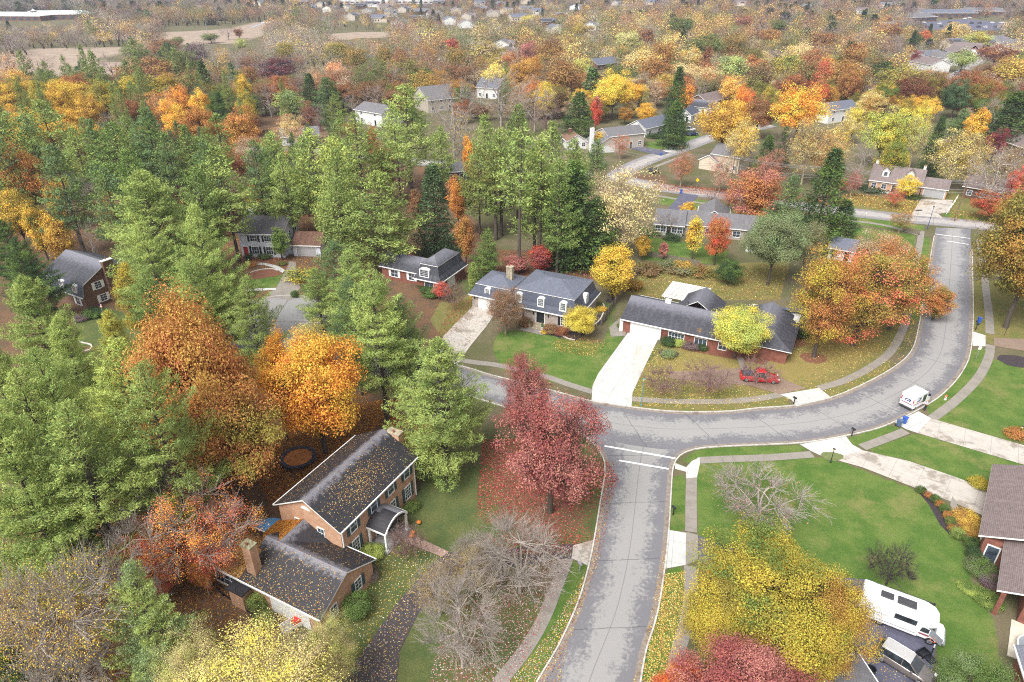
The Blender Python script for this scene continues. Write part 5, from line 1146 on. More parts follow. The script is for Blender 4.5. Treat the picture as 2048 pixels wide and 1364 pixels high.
def heading(a, b): A, B = G(*a), G(*b); return math.atan2(B[1] - A[1], B[0] - A[0])
# --- the mail truck
rz = heading((1823, 822), (1853, 806)); rear = Vector(G(1810, 817)); d = Vector((math.cos(rz), math.sin(rz)))
mt_c = rear + d * 2.05
MT = empty('mail_truck', (mt_c.x, mt_c.y, .02), rz, 'white boxy mail truck with blue emblem parked at the kerb on the bend', 'mail truck')
m = MB(); pr = [(-2.1, .38), (1.95, .38), (2.1, .55), (2.1, 1.0), (1.45, 1.22), (1.05, 2.15), (.95, 2.2), (-1.95, 2.26), (-2.08, 2.18), (-2.12, 1.15)]
m.profile([(x, z) for x, z in pr], -.93, .93, CARW); m.build('body', MT, bevel=.05)
m = MB(); m.box(-2.12, 1.0, -.98, .98, 2.19, 2.3, CARW); m.build('roof_panel', MT, bevel=.03)
m = MB(); m.solid([(1.47, -.82, 1.25), (1.47, .82, 1.25), (1.12, .78, 2.05), (1.12, -.78, 2.05), (1.42, -.8, 1.22), (1.42, .8, 1.22), (1.05, .78, 2.0), (1.05, -.78, 2.0)], [(0, 1, 2, 3), (7, 6, 5, 4), (4, 5, 1, 0), (5, 6, 2, 1), (6, 7, 3, 2), (7, 4, 0, 3)], DGLASS); m.build('windscreen', MT)
for s in (-1, 1):
    m = MB(); y0, y1 = sorted((s * .925, s * .95)); m.poly([(.1, s * .945, .75), (.95, s * .945, .75), (.95, s * .945, 1.95), (.1, s * .945, 1.95)][::-s], DGLASS); m.box(.1, .95, y0, y1, .75, 1.95, DGLASS); m.build('door_opening', MT)
    m = MB(); y0, y1 = sorted((s * .932, s * .94)); m.box(-2.05, 0, y0, y1, 1.02, 1.07, TAILR); m.box(-2.05, 0, y0, y1, .92, .97, NAVY); m.build('stripe', MT)
    m = MB(); V = [(-1.25, .0, 1.25), (-.45, .0, 1.25), (-.3, .0, 1.8), (-1.1, .0, 1.8)]; m.box(-1.3, -.5, y0, y1, 1.25, 1.36, NAVY)
    m.solid([(-1.3, s * .935, 1.42), (-.5, s * .935, 1.42), (-.35, s * .935, 1.85), (-1.15, s * .935, 1.85), (-1.3, s * .947, 1.42), (-.5, s * .947, 1.42), (-.35, s * .947, 1.85), (-1.15, s * .947, 1.85)], [(0, 1, 2, 3), (7, 6, 5, 4), (0, 4, 5, 1), (1, 5, 6, 2), (2, 6, 7, 3), (3, 7, 4, 0)], NAVY)
    m.solid([(-1.2, s * .948, 1.5), (-.6, s * .948, 1.64), (-1.05, s * .948, 1.74), (-1.2, s * .953, 1.5), (-.6, s * .953, 1.64), (-1.05, s * .953, 1.74)], [(0, 1, 2), (5, 4, 3), (0, 3, 4, 1), (1, 4, 5, 2), (2, 5, 3, 0)], CARW); m.build('emblem', MT)
    m = MB(); m.box(1.25, 1.4, min(s * .95, s * 1.25), max(s * .95, s * 1.25), 1.55, 1.85, BLACKP); m.build('mirror', MT)
    m = MB(); y0, y1 = sorted((s * .78, s * .9)); m.box(-2.16, -2.11, y0, y1, 1.25, 1.85, TAILR); m.build('tail_light', MT)
    for x in (-1.35, 1.35): wheel(MT, x, s * .8, .36)
m = MB(); m.box(-2.14, -2.11, -.78, .78, 1.02, 1.07, TAILR); m.box(-2.14, -2.11, -.78, .78, .94, .98, NAVY); m.build('stripe', MT)
m = MB(); m.solid([(-2.14, .42, 1.32), (-2.14, -.38, 1.32), (-2.14, -.5, 1.72), (-2.14, .3, 1.72), (-2.12, .42, 1.32), (-2.12, -.38, 1.32), (-2.12, -.5, 1.72), (-2.12, .3, 1.72)], [(0, 1, 2, 3), (7, 6, 5, 4), (0, 4, 5, 1), (1, 5, 6, 2), (2, 6, 7, 3), (3, 7, 4, 0)], NAVY)
m.solid([(-2.15, .3, 1.4), (-2.15, -.36, 1.52), (-2.15, .12, 1.62), (-2.142, .3, 1.4), (-2.142, -.36, 1.52), (-2.142, .12, 1.62)], [(0, 1, 2), (5, 4, 3), (0, 3, 4, 1), (1, 4, 5, 2), (2, 5, 3, 0)], CARW); m.build('emblem', MT)
m = MB(); m.box(-2.3, -2.1, -.9, .9, .36, .5, GUNM); m.build('bumper', MT)
# --- the mail carrier standing at its kerb side
SKIN = plain('skin', lc(206, 160, 134, .9), .6, .04); SHIRT = plain('pale_blue_shirt', lc(170, 190, 214, .9), .8, .08); TROUS = plain('navy_trousers', lc(36, 38, 56, .8), .85, .1); HAIR = plain('dark_hair', lc(50, 38, 32, .8), .7, .2)
def skin_mesh(name, pts, edges, mat, parent, root=0, sub=2):
    me = bpy.data.meshes.new(name); me.from_pydata([p[:3] for p in pts], edges, []); me.materials.append(mat); o = link(name, me, parent)
    md = o.modifiers.new('skin', 'SKIN'); md.use_smooth_shade = True
    for i, p in enumerate(pts): sv = me.skin_vertices[0].data[i]; sv.radius = (p[3], p[3] if len(p) < 5 else p[4]); sv.use_root = (i == root)
    if sub: s = o.modifiers.new('sub', 'SUBSURF'); s.levels = sub; s.render_levels = sub
    return o
def person(x, y, rz, label):
    e = empty('person', (x, y, .02), rz, label, 'person')
    B = [(0, 0, .95, .15, .12), (0, 0, 1.15, .14, .11), (0.02, 0, 1.38, .17, .11), (.03, 0, 1.5, .06), (.05, 0, 1.58, .055), (.06, 0, 1.68, .095, .085), (.055, 0, 1.75, .07),
         (0, .1, .88, .09), (.03, .11, .48, .062), (-.04, .11, .08, .045), (.1, .12, .03, .04), (0, -.1, .88, .09), (.1, -.11, .5, .062), (.06, -.12, .08, .045), (.2, -.13, .03, .04),
         (.02, .2, 1.43, .06), (.1, .25, 1.16, .045), (.34, .2, 1.12, .032), (.02, -.2, 1.43, .06), (.04, -.26, 1.15, .045), (.24, -.24, 1.0, .032)]
    Ed = [(0, 1), (1, 2), (2, 3), (3, 4), (4, 5), (5, 6), (0, 7), (7, 8), (8, 9), (9, 10), (0, 11), (11, 12), (12, 13), (13, 14), (2, 15), (15, 16), (16, 17), (2, 18), (18, 19), (19, 20)]
    for b, (hx, hy, hz), s in ((17, (.34, .2, 1.12), 1), (20, (.24, -.24, 1.0), -1)):
        p = len(B); B.append((hx + .07, hy, hz - .01, .034, .018)); Ed.append((b, p))
        for k, (dy, ln) in enumerate(((.03, .065), (.011, .078), (-.009, .074), (-.028, .058))):
            q = len(B); B += [(hx + .1 + ln * .45, hy + dy, hz - .01, .009), (hx + .1 + ln * .85, hy + dy, hz - .035, .008)]; Ed += [(p, q), (q, q + 1)]
        q = len(B); B += [(hx + .07, hy + s * -.045, hz, .01), (hx + .11, hy + s * -.06, hz - .01, .009)]; Ed += [(p, q), (q, q + 1)]
    skin_mesh('body', B, Ed, SKIN, e)
    skin_mesh('shirt', [(0, 0, .98, .165, .13), (0, 0, 1.15, .155, .125), (.02, 0, 1.38, .185, .125), (.03, 0, 1.47, .08), (.02, .2, 1.43, .075), (.1, .25, 1.2, .058), (.02, -.2, 1.43, .075), (.04, -.26, 1.2, .058)], [(0, 1), (1, 2), (2, 3), (2, 4), (4, 5), (2, 6), (6, 7)], SHIRT, e)
    skin_mesh('trousers', [(0, 0, .98, .16, .13), (0, .1, .86, .1), (.03, .11, .48, .076), (-.04, .11, .1, .065), (0, -.1, .86, .1), (.1, -.11, .5, .076), (.06, -.12, .1, .065)], [(0, 1), (1, 2), (2, 3), (0, 4), (4, 5), (5, 6)], TROUS, e)
    skin_mesh('hair', [(.03, 0, 1.72, .1, .092), (.0, 0, 1.68, .085)], [(0, 1)], HAIR, e)
    for y, x in ((.115, .02), (-.125, .12)): m = MB(); m.box(x - .1, x + .17, y - .05, y + .05, -.02, .09, BLACKP); m.build('shoe', e, bevel=.03)
    m = MB(); m.box(.145, .165, -.035, .035, 1.66, 1.67, HAIR); m.box(.15, .17, -.01, .01, 1.63, 1.67, SKIN); m.box(.14, .158, -.03, .03, 1.605, 1.612, TAILR); m.build('face', e)
    for s in (-1, 1): m = MB(); m.tube((.05, s * .09, 1.64), (.05, s * .105, 1.68), .02, .018, 6, SKIN); m.build('ear', e)
    m = MB(); m.box(-.02, .3, -.16, .12, 1.06, 1.1, CARW); m.build('letters', e)
    return e
px_, py_ = G(1849.5, 820.5); person(px_, py_, rz + 2.2, 'mail carrier in pale blue shirt and dark trousers standing at the mail truck')
# --- motorhome, silver car, red pickup
a, b = G(1757, 1250), G(1856, 1289); rzv = math.atan2(b[1] - a[1], b[0] - a[0]); rw_ = Vector(a); dv = Vector((math.cos(rzv), math.sin(rzv))); nv_ = Vector((-dv.y, dv.x))
wb = (Vector(b) - rw_).length; hw = 1.12; ctr = rw_ + nv_ * (hw - .1)
RV = empty('motorhome', (ctr.x, ctr.y, .045), rzv, 'white motorhome with rounded cab-over roof and two dark roof panels on the asphalt drive', 'motorhome')
k = wb / 4.4
m = MB(); loft(m, [[(x, -hw * w0, z0), (x, hw * w0, z0), (x, hw * w0, z1), (x, hw * w0 * .9, z2), (x, -hw * w0 * .9, z2), (x, -hw * w0, z1)] for x, w0, z0, z1, z2 in
    [(-2.1, .96, .6, 2.75, 2.95), (-2.0, 1, .45, 2.9, 3.05), (wb - 1.15, 1, .45, 2.9, 3.08), (wb - .95, 1, 1.75, 2.88, 3.05), (wb - .2, .9, 1.95, 2.7, 2.86), (wb + .25, .66, 2.05, 2.4, 2.5)]], CARW); m.build('body', RV, bevel=.06)
m = MB(); loft(m, [sec(x, hw * .9 * a_, .4, z1, .88) for x, a_, z1 in ((wb - 1.15, 1, 1.75), (wb - .35, 1, 1.7), (wb + .15, .98, 1.3), (wb + .85, .95, 1.18), (wb + 1.05, .82, .95))], CARW); m.build('cab', RV, smooth=False, bevel=.04)
m = MB(); z0 = 1.28; m.solid([(wb + .32, -.86, z0), (wb + .32, .86, z0), (wb - .28, .8, 2.05), (wb - .28, -.8, 2.05), (wb + .1, -.86, z0 - .05), (wb + .1, .86, z0 - .05), (wb - .5, .8, 2.0), (wb - .5, -.8, 2.0)], [(0, 1, 2, 3), (7, 6, 5, 4), (4, 5, 1, 0), (5, 6, 2, 1), (6, 7, 3, 2), (7, 4, 0, 3)], DGLASS); m.build('windscreen', RV)
for s in (-1, 1):
    y0, y1 = sorted((s * (hw * .9 - .02), s * (hw * .9 + .012))); m = MB(); m.box(wb - 1.05, wb - .3, y0, y1, 1.2, 1.72, DGLASS); m.build('cab_window', RV)
    y0, y1 = sorted((s * (hw - .02), s * (hw + .02))); m = MB(); m.box(.9, 2.9 * k, y0, y1, 1.7, 2.3, DGLASS); m.box(1.88 * k - .03, 1.88 * k + .03, min(y0, s * (hw + .03)), max(y1, s * (hw + .03)), 1.7, 2.3, GUNM); m.build('window', RV)
    m = MB(); y0, y1 = sorted((s * (hw + .004), s * (hw + .016))); m.box(-1.9, wb - 1.3, y0, y1, .78, .84, GREYP); m.box(-1.2, .3, y0, y1, 1.55, 1.6, GREYP); y0, y1 = sorted((s * (hw * .9 + .004), s * (hw * .9 + .016))); m.box(wb - 1.1, wb - .2, y0, y1, .85, 1.02, plain('maroon_stripe', lc(160, 84, 92, .8), .5)); m.build('stripe', RV)
    for x in (0, wb): wheel(RV, x, s * (hw - .16), .39)
    m = MB(); m.box(wb + .02, wb + .16, min(s * 1.02, s * 1.3), max(s * 1.02, s * 1.3), 1.3, 1.6, BLACKP); m.build('mirror', RV)
    m = MB(); m.box(wb + 1.0, wb + 1.08, min(s * .5, s * .78), max(s * .5, s * .78), .7, .86, GREYP); m.build('headlight', RV)
m = MB(); m.box(-.6, .5, -.55, .25, 3.06, 3.2, GUNM); m.build('roof_hatch', RV, bevel=.06); m = MB(); m.box(.8, 2.4, -.65, .3, 3.07, 3.22, GUNM); m.build('roof_panel', RV, bevel=.06)
m = MB(); m.box(wb + 1.02, wb + 1.2, -.95, .95, .42, .6, RIM); m.build('bumper', RV); m = MB(); m.box(-1.2, wb - .9, .9, .93, 3.05, 3.1, GREYP); m.box(-1.2, 1.2, -.85, -.82, 3.04, 3.09, GREYP); m.build('roof_rail', RV)
a, b = G(1768, 1328), G(1828, 1366); r2 = math.atan2(b[1] - a[1], b[0] - a[0]); c2 = (Vector(a) + Vector(b)) / 2 + Vector((-math.sin(r2), math.cos(r2))) * .85
car('suv', (c2.x, c2.y), r2, 'silver-grey SUV with pale roof parked below the white motorhome', SILV, SILVR, L=4.9)
a, b = G(1495, 764), G(1543, 768); r3 = math.atan2(b[1] - a[1], b[0] - a[0]); c3 = (Vector(a) + Vector(b)) / 2 + Vector((-math.sin(r3), math.cos(r3))) * .8
car('pickup_truck', (c3.x, c3.y), r3, 'red pickup truck behind the reddish weeping crabapple trees on the brown drive', REDP, REDP, L=5.6, W_=1.95, kind='pickup', cat='pickup truck')
car('car', G(1384, 271), R(20), 'dark blue car parked by the tall dark spruce, upper centre', plain('navy_car', lc(36, 52, 84, .8), .3), BLACKP)
car('car', G(1378, 262), R(20), 'white car behind the dark blue car by the tall spruce', CARW, CARW)
for i, (x, y, lb) in enumerate(((1770, 190, 'white car between the trees left of the dark green round tree'), (1775, 196, 'silver car next to a white one, upper right'), (1915, 150, 'silver car on the far side street, upper right'), (1922, 144, 'white car on the far side street, furthest of two'), (1305, 345, 'dark car near the bend behind the cream tree'), (655, 492, 'dark car beside the pale blue house'), (1233, 298, 'white van beside the pink-leaved small tree'), (548, 43, 'green car by the far field'), (528, 46, 'white car by the far field'))):
    car('car', G(x, y), R(random.choice((20, 110, 200))), lb, (CARW, SILV, SILV, CARW, BLACKP, BLACKP, CARW, TEAL, CARW)[i], (CARW, SILVR, SILVR, CARW, BLACKP, BLACKP, CARW, TEAL, CARW)[i])
proto_c = [o for o in bpy.data.objects if o.name.startswith('car') and o.parent is None and o.get('category') == 'car']
for i in range(26):
    x, y = G(1825 + random.random() * 190, 37 + random.choice((0, 9, 17)) + random.random() * 2); c_ = copy_tree(random.choice(proto_c)); c_.location = (x, y, .05); c_.rotation_euler = (0, 0, R(random.choice((12, 100)))); c_['group'] = 'cars in the far parking lot'; c_['label'] = 'tiny parked car in the far parking lot at the top right'

# --- bins, mailboxes, lamp posts, hydrant, signs
def bin_(x, y, rz, mat, label, group='wheeled bins', open_=False):
    e = empty('wheeled_bin', (x, y, .05), rz, label, 'bin', group); m = MB()
    loft(m, [[(-.24 * s, -.26 * s, z), (.24 * s, -.26 * s, z), (.26 * s, .3 * s, z), (-.26 * s, .3 * s, z)] for s, z in ((.82, .06), (.9, .5), (1.08, .95))], mat); m.build('body', e, bevel=.02)
    m = MB(); m.box(-.31, .31, -.34, .36, .96, 1.02, mat); m.box(-.22, .22, -.26, .28, 1.02, 1.06, mat); m.build('lid', e, bevel=.02)
    for s in (-1, 1): m = MB(); m.tube((s * .2, .3, .12), (s * .28, .3, .12), .12, .12, 12, TYRE); m.build('wheel', e)
    m = MB(); m.tube((-.24, .38, .93), (.24, .38, .93), .02, .02, 6, mat); m.build('handle', e)
for px, py, rz_, mt, lb in ((1797, 853, .6, GREYBIN, 'slate-blue wheeled bin on the drive near the mail truck'), (1808, 847, .8, BLUEB, 'blue wheeled bin behind the slate-blue one near the mail truck'), (1957, 646, -.2, BLUEB, 'blue wheeled bin standing on the verge under the big oak at right'), (1259, 663, .3, GREYBIN, 'dark blue bin beside the white garage door of the ranch house'),
                            (1362, 387, 0, BLUEB, 'blue bin at the end of the slate-blue drive by the top road'), (1322, 311, .2, BLUEB, 'blue bin at the kerb of the street leading away'), (1315, 466, 0, NAVY, 'dark bin against the low grey-roofed house')):
    bin_(*G(px, py), rz_, mt, lb)
def mailbox(px, py, mat, label, face=0):
    x, y = G(px, py); e = empty('mailbox', (x, y, 0), face, label, 'mailbox', 'kerbside mailboxes'); m = MB(); m.box(-.05, .05, -.05, .05, 0, 1.05, mat); m.build('post', e)
    m = MB(); n = 8; pts = [(-.12, 0), (.12, 0), (.12, .14)] + [(.12 * math.cos(math.pi * i / n), .14 + .1 * math.sin(math.pi * i / n)) for i in range(1, n)] + [(-.12, .14)]; m.profile(pts, -.26, .26, mat); m.build('box', e, loc=(0, 0, 1.05))
for a in ((1587, 809, BLACKP, 'black mailbox beside the white apron on the inner bend'), (1703, 872, BLACKP, 'black mailbox on the verge between the two driveways'), (1159, 1143, GREYP, 'pale grey mailbox at the kerb of the side street'), (1346, 1030, BLACKP, 'dark mailbox on the right verge of the side street'), (1854, 556, BLACKP, 'black mailbox by the kerb under the orange tree'), (1951, 660, BLACKP, 'black mailbox next to the blue bin under the big oak')): mailbox(*a[:4], face=.5)
def lamp(px, by, ty, label, head='globe', mat=BLACKP):
    x, y = G(px, by); v = (ty - 682) / FPX; h = CAM_H - (ST + v * CT) * y / (CT - v * ST); e = empty('lamp_post', (x, y, 0), 0, label, 'lamp post', 'garden lamp posts'); m = MB()
    m.lathe([(.12, 0), (.12, .12), (.05, .25), (.04, h - .35), (.09, h - .32)], 10, mat); m.build('post', e)
    m = MB(); m.lathe([(.1, h - .32), (.15, h - .08), (.15, h - .06)], 8, plain('lamp_glass', lc(246, 222, 160, .9), .3)); m.build('lantern', e); m = MB(); m.lathe([(.18, h - .06), (.03, h)], 8, mat); m.build('cap', e)
lamp(1282, 811, 757, 'tall blue-green lamp post with yellow lantern on the verge by the white driveway', mat=plain('verdigris', lc(86, 150, 160, .8), .5)); lamp(1661, 925, 897, 'black lamp post on the corner lawn beside the pale driveway'); lamp(2037, 872, 852, 'black lamp post in the flower bed at the right edge')
x, y = G(1854, 459); e = empty('street_lamp', (x, y, 0), 0, 'tall thin dark street lamp at the upper junction', 'street lamp'); m = MB(); m.tube((0, 0, 0), (0, 0, 5.4), .07, .05, 8, NAVY); m.build('post', e); m = MB(); m.lathe([(.1, 5.4), (.2, 5.55), (.05, 5.75)], 8, BLACKP); m.build('lantern', e)
def sign(px, by, h, label, w_=.5, ht=.6, mat=WHITE, rz=0, diamond=False, post=GREYP, draw=None):
    x, y = G(px, by); e = empty('road_sign', (x, y, 0), rz, label, 'sign'); m = MB(); m.tube((0, 0, 0), (0, 0, h), .035, .035, 6, post); m.build('post', e)
    m = MB(); P = [(-w_ / 2, h - ht), (w_ / 2, h - ht), (w_ / 2, h), (-w_ / 2, h)] if not diamond else [(0, h - ht), (w_ / 2, h - ht / 2), (0, h), (-w_ / 2, h - ht / 2)]
    m.profile(P, -.06, -.04, mat); m.build('panel', e)
sign(1951, 719, 2.4, 'small white sign on a post on the verge beside the outer bend', .5, .55); sign(1393, 376, 2.8, 'yellow diamond warning sign by the top road', 1.1, 1.1, plain('sign_yellow', lc(250, 200, 20, .9), .5), diamond=True); sign(1863, 500, 2.2, 'grey-backed sign on the verge near the upper crosswalk', .4, .5, GREYP)
sign(1832, 440, 2.6, 'dark street-name sign at the upper junction', 1.6, .25, BLACKP); sign(1730, 436, 1.4, 'short white marker post on the verge of the top road', .2, .3); sign(2008, 672, 1.6, 'thin dark stake in the lawn under the big oak', .06, .4, BLACKP, post=BLACKP)
x, y = G(1890, 799); e = empty('fire_hydrant', (x, y, 0), .5, 'red-orange and white fire hydrant on the verge in front of the mail truck', 'fire hydrant'); HO = plain('hydrant_red', lc(226, 92, 52, .9), .5); m = MB(); m.lathe([(.17, 0), (.17, .06), (.12, .08), (.12, .5), (.16, .52), (.16, .56)], 12, CARW); m.build('barrel', e); m = MB(); m.lathe([(.15, .56), (.13, .7), (.05, .78), (.03, .84)], 12, HO); m.build('bonnet', e)
for s in (-1, 1): m = MB(); m.tube((s * .1, 0, .4), (s * .22, 0, .4), .06, .06, 8, HO); m.build('nozzle', e)
# basketball hoop beside the vehicles
x, y = G(1858, 1318); e = empty('basketball_hoop', (x, y, .05), R(200), 'portable basketball hoop with black and white pole in front of the motorhome', 'basketball hoop'); m = MB(); m.box(-.4, .4, -.55, .55, 0, .18, BLACKP); m.build('base', e, bevel=.04)
m = MB()
for i in range(6): m.tube((.1 * i / 6, 0, .18 + 2.8 * i / 6), (.1 * (i + 1) / 6, 0, .18 + 2.8 * (i + 1) / 6), .06, .06, 8, BLACKP if i != 3 else CARW)
m.build('pole', e); m = MB(); m.box(.35, .38, -.6, .6, 2.6, 3.4, GREYP); m.box(.1, .36, -.04, .04, 2.9, 3.0, BLACKP); m.build('backboard', e); m = MB()
for i in range(16): a0, a1 = i / 16 * 6.2832, (i + 1) / 16 * 6.2832; m.tube((.62 + .23 * math.cos(a0), .23 * math.sin(a0), 2.8), (.62 + .23 * math.cos(a1), .23 * math.sin(a1), 2.8), .015, .015, 5, HO)
m.build('rim', e)
x, y = G(1845, 1309); e = empty('utility_crate', (x, y, .05), .4, 'open black crate on the asphalt between SUV and motorhome', 'crate'); m = MB()
for A_ in ((-.5, .5, -.35, -.3), (-.5, .5, .3, .35), (-.5, -.45, -.3, .3), (.45, .5, -.3, .3)): m.box(*A_, 0, .4, BLACKP)
m.box(-.45, .45, -.3, .3, .001, .04, BLACKP); m.build('box', e)
x, y = G(1720, 1345); e = empty('tyre_swing', (x + .9, y, .05), 0, 'dark round tub beside the small grey roof', 'tub'); m = MB(); m.lathe([(.35, 0), (.42, .5), (.36, .5), (.3, .1)], 16, BLACKP); m.build('shell', e)
# trampoline, ring, umbrella, cart, tarps
x, y = G(598, 925); e = empty('trampoline', (x, y, 0), 0, 'round trampoline with dark blue rim pad, covered in orange leaves behind the brick house', 'trampoline'); m = MB(); n = 28; PADM = plain('trampoline_pad', lc(44, 48, 72, .8), .6)
def ring(mb, r0, r1, z, h_, mat, n=28, c=(0, 0)):
    for i in range(n):
        a0, a1 = i / n * 6.2832, (i + 1) / n * 6.2832; P = [(c[0] + r * math.cos(a), c[1] + r * math.sin(a)) for r, a in ((r0, a0), (r1, a0), (r1, a1), (r0, a1))]
        mb.solid([(p[0], p[1], z) for p in P] + [(p[0], p[1], z + h_) for p in P], [(3, 2, 1, 0), (4, 5, 6, 7), (0, 1, 5, 4), (1, 2, 6, 5), (2, 3, 7, 6), (3, 0, 4, 7)], mat)
ring(m, 1.75, 2.25, .85, .07, PADM); m.build('pad', e); m = MB(); m.lathe([(1.75, .8), (1.75, .82)], 28, plain('trampoline_mat', lc(196, 126, 66, .75), .9, .3)); m.build('mat', e)
for i in range(6): a = i * 1.047; m = MB(); m.tube((2 * math.cos(a), 2 * math.sin(a), 0), (2 * math.cos(a), 2 * math.sin(a), .86), .04, .04, 6, GUNM); m.build('leg', e)
x, y = G(447, 1038, .5); e = empty('white_ring', (x, y, .35), 0, 'white ring lying in the leaves left of the brick garage wing', 'ring'); m = MB(); ring(m, .42, .52, 0, .12, WHITE); o_ = m.build('ring', e)
UB = plain('blue_canvas', lc(84, 142, 190, .85), .8, .08); ux, uy = G(538, 1052, 2.3); e = empty('patio_umbrella', (ux, uy, 0), .3, 'open blue patio umbrella behind the brick house', 'umbrella'); m = MB(); m.tube((0, 0, 0), (0, 0, 2.5), .03, .03, 8, WHITE); m.build('pole', e)
m = MB(); n = 8
for i in range(n): a0, a1 = i / n * 6.2832, (i + 1) / n * 6.2832; m.poly([(0, 0, 2.75), (1.5 * math.cos(a0), 1.5 * math.sin(a0), 2.1), (1.42 * math.cos((a0 + a1) / 2), 1.42 * math.sin((a0 + a1) / 2), 2.13), (1.5 * math.cos(a1), 1.5 * math.sin(a1), 2.1)], UB)
u_ = m.build('canopy', e); sdm = u_.modifiers.new('thick', 'SOLIDIFY'); sdm.thickness = .02
x, y = G(583, 1258); e = empty('garden_cart', (x, y, 0), R(40), 'red garden cart with pale frame by the garage door of the brick house', 'cart'); m = MB(); m.box(-.9, .9, -.5, .5, .35, .45, GREYP); m.box(-.9, .9, -.55, -.5, .35, .8, WHITE); m.box(-.9, .9, .5, .55, .35, .8, WHITE); m.build('frame', e); m = MB(); loft(m, [[(.2, -.45, .46), (1.1, -.45, .46), (1.1, .45, .46), (.2, .45, .46)], [(.3, -.35, 1.0), (1.0, -.35, 1.0), (1.0, .35, 1.0), (.3, .35, 1.0)]], REDP); m.build('load', e, bevel=.06)
for s in (-1, 1): m = MB(); m.tube((0, s * .57, .25), (0, s * .65, .25), .25, .25, 12, TYRE); m.build('wheel', e)
TARP = plain('pale_tarp', lc(166, 162, 172, .8), .6, .15, 2)
for i, (px, py, r_, lb) in enumerate(((128, 1292, .4, 'pale grey tarpaulin on the wood floor, upper of two at lower left'), (134, 1324, -.3, 'pale grey tarpaulin on the wood floor, lower of two at lower left'))):
    x, y = G(px, py); m = MB(); m.solid([(-1, -.7, 0), (1, -.6, 0), (.9, .7, 0), (-.8, .6, 0), (-.9, -.05, .55), (.9, .05, .6)], [(3, 2, 1, 0), (0, 1, 5, 4), (2, 3, 4, 5), (1, 2, 5), (3, 0, 4)], TARP); o_ = m.build('tarpaulin'); o_.location = (x, y, .02); o_.rotation_euler = (0, 0, r_); tag(o_, lb, 'tarpaulin', 'tarpaulins in the wood')
# flag on the gambrel house lawn, pots, pumpkins, air conditioner, planter edging, fences
x, y = G(210, 634); e = empty('flag', (x, y, 0), R(-30), 'small striped red and white flag on a pole before the brown brick house at left', 'flag'); m = MB(); m.tube((0, 0, 0), (.3, -.4, 3.0), .025, .02, 6, WHITE); m.build('pole', e); m = MB()
for i in range(7): z = 2.2 + i * .1; m.box(.3, .9, -.41, -.395, z, z + .1, REDP if i % 2 == 0 else WHITE)
m.box(.3, .56, -.416, -.412, 2.5, 2.9, NAVY); m.build('cloth', e)
for i, (sx_, sy_, lb) in enumerate(((4.7, -1.95, 'white urn with small evergreen left of the black front door'), (7.1, -1.95, 'white urn with small evergreen right of the black front door'))):
    p = H2o + H2x * sx_ + H2y * sy_; e = empty('planter', (p.x, p.y, .17), 0, lb, 'planter', 'urns beside the black door'); m = MB(); m.lathe([(.14, 0), (.16, .06), (.1, .12), (.2, .3), (.26, .5), (.22, .5)], 14, WHITE); m.build('urn', e); m = MB(); m.lathe([(.2, .5), (.26, .65), (.16, 1.0), (.04, 1.45)], 10, plain('clipped_green', lc(70, 100, 56, .75), .9, .4, 9)); m.build('topiary', e)
PUM = plain('pumpkin', lc(228, 130, 50, .9), .5, .15, 5)
for i, (x_, y_) in enumerate(((7.3, -3.3), (8.9, -3.0), (6.9, -3.5))):
    x, y = h1w(x_, y_); m = MB(); m.lathe([(.08, 0), (.24, .06), (.28, .17), (.22, .3), (.06, .32), (.03, .4)], 12, PUM); o_ = m.build('pumpkin', smooth=True); o_.location = (x, y, .12); tag(o_, ('orange pumpkin nearest the porch post of the brick house', 'orange pumpkin farther along the porch of the brick house', 'smaller pumpkin beside the two at the brick house porch')[i], 'pumpkin', 'pumpkins by the porch')
p = H2o + H2x * 13.7 + H2y * 3.6; e = empty('air_conditioner', (p.x, p.y, 0), R(-26), 'dark air conditioner unit right of the grey mansard house', 'air conditioner'); m = MB(); m.box(-.5, .5, -.5, .5, .05, .95, GUNM); m.build('cabinet', e, bevel=.03); m = MB(); m.lathe([(.42, .95), (.42, 1.02)], 18, WHITE); m.build('fan_cover', e)
EDGE = plain('edging_stone', lc(196, 188, 176, .85), .9, .2, 4)
def edging(px, label, w_=.22, h_=.16):
    ln = spline(V2(px), .8); A_ = offset(ln, w_ / 2); B_ = offset(ln, -w_ / 2); m = MB()
    for i in range(len(ln) - 1): m.solid([(B_[i].x, B_[i].y, 0), (B_[i + 1].x, B_[i + 1].y, 0), (A_[i + 1].x, A_[i + 1].y, 0), (A_[i].x, A_[i].y, 0), (B_[i].x, B_[i].y, h_), (B_[i + 1].x, B_[i + 1].y, h_), (A_[i + 1].x, A_[i + 1].y, h_), (A_[i].x, A_[i].y, h_)], [(4, 5, 6, 7), (0, 1, 5, 4), (2, 3, 7, 6)], EDGE)
    tag(m.build('garden_edging'), label, 'edging')
edging([(1078, 664), (1112, 666), (1124, 672), (1136, 678), (1150, 681)], 'curved pale stone edging of the bed before the grey mansard house'); edging([(1185, 652), (1200, 640), (1209, 618), (1206, 608)], 'pale stone edging right of the grey mansard house'); edging([(500, 546), (520, 540), (545, 538), (556, 542)], 'pale edging of the flower bed at the blue house')
edging([(150, 672), (160, 684), (182, 690), (180, 700), (150, 706)], 'winding pale stone edging on the lawn between the left pines'); edging([(170, 752), (188, 758), (176, 770)], 'short pale stone edging between the left pines, lower one')
FW = plain('weathered_fence', lc(128, 116, 104, .75), .9, .25, 3)
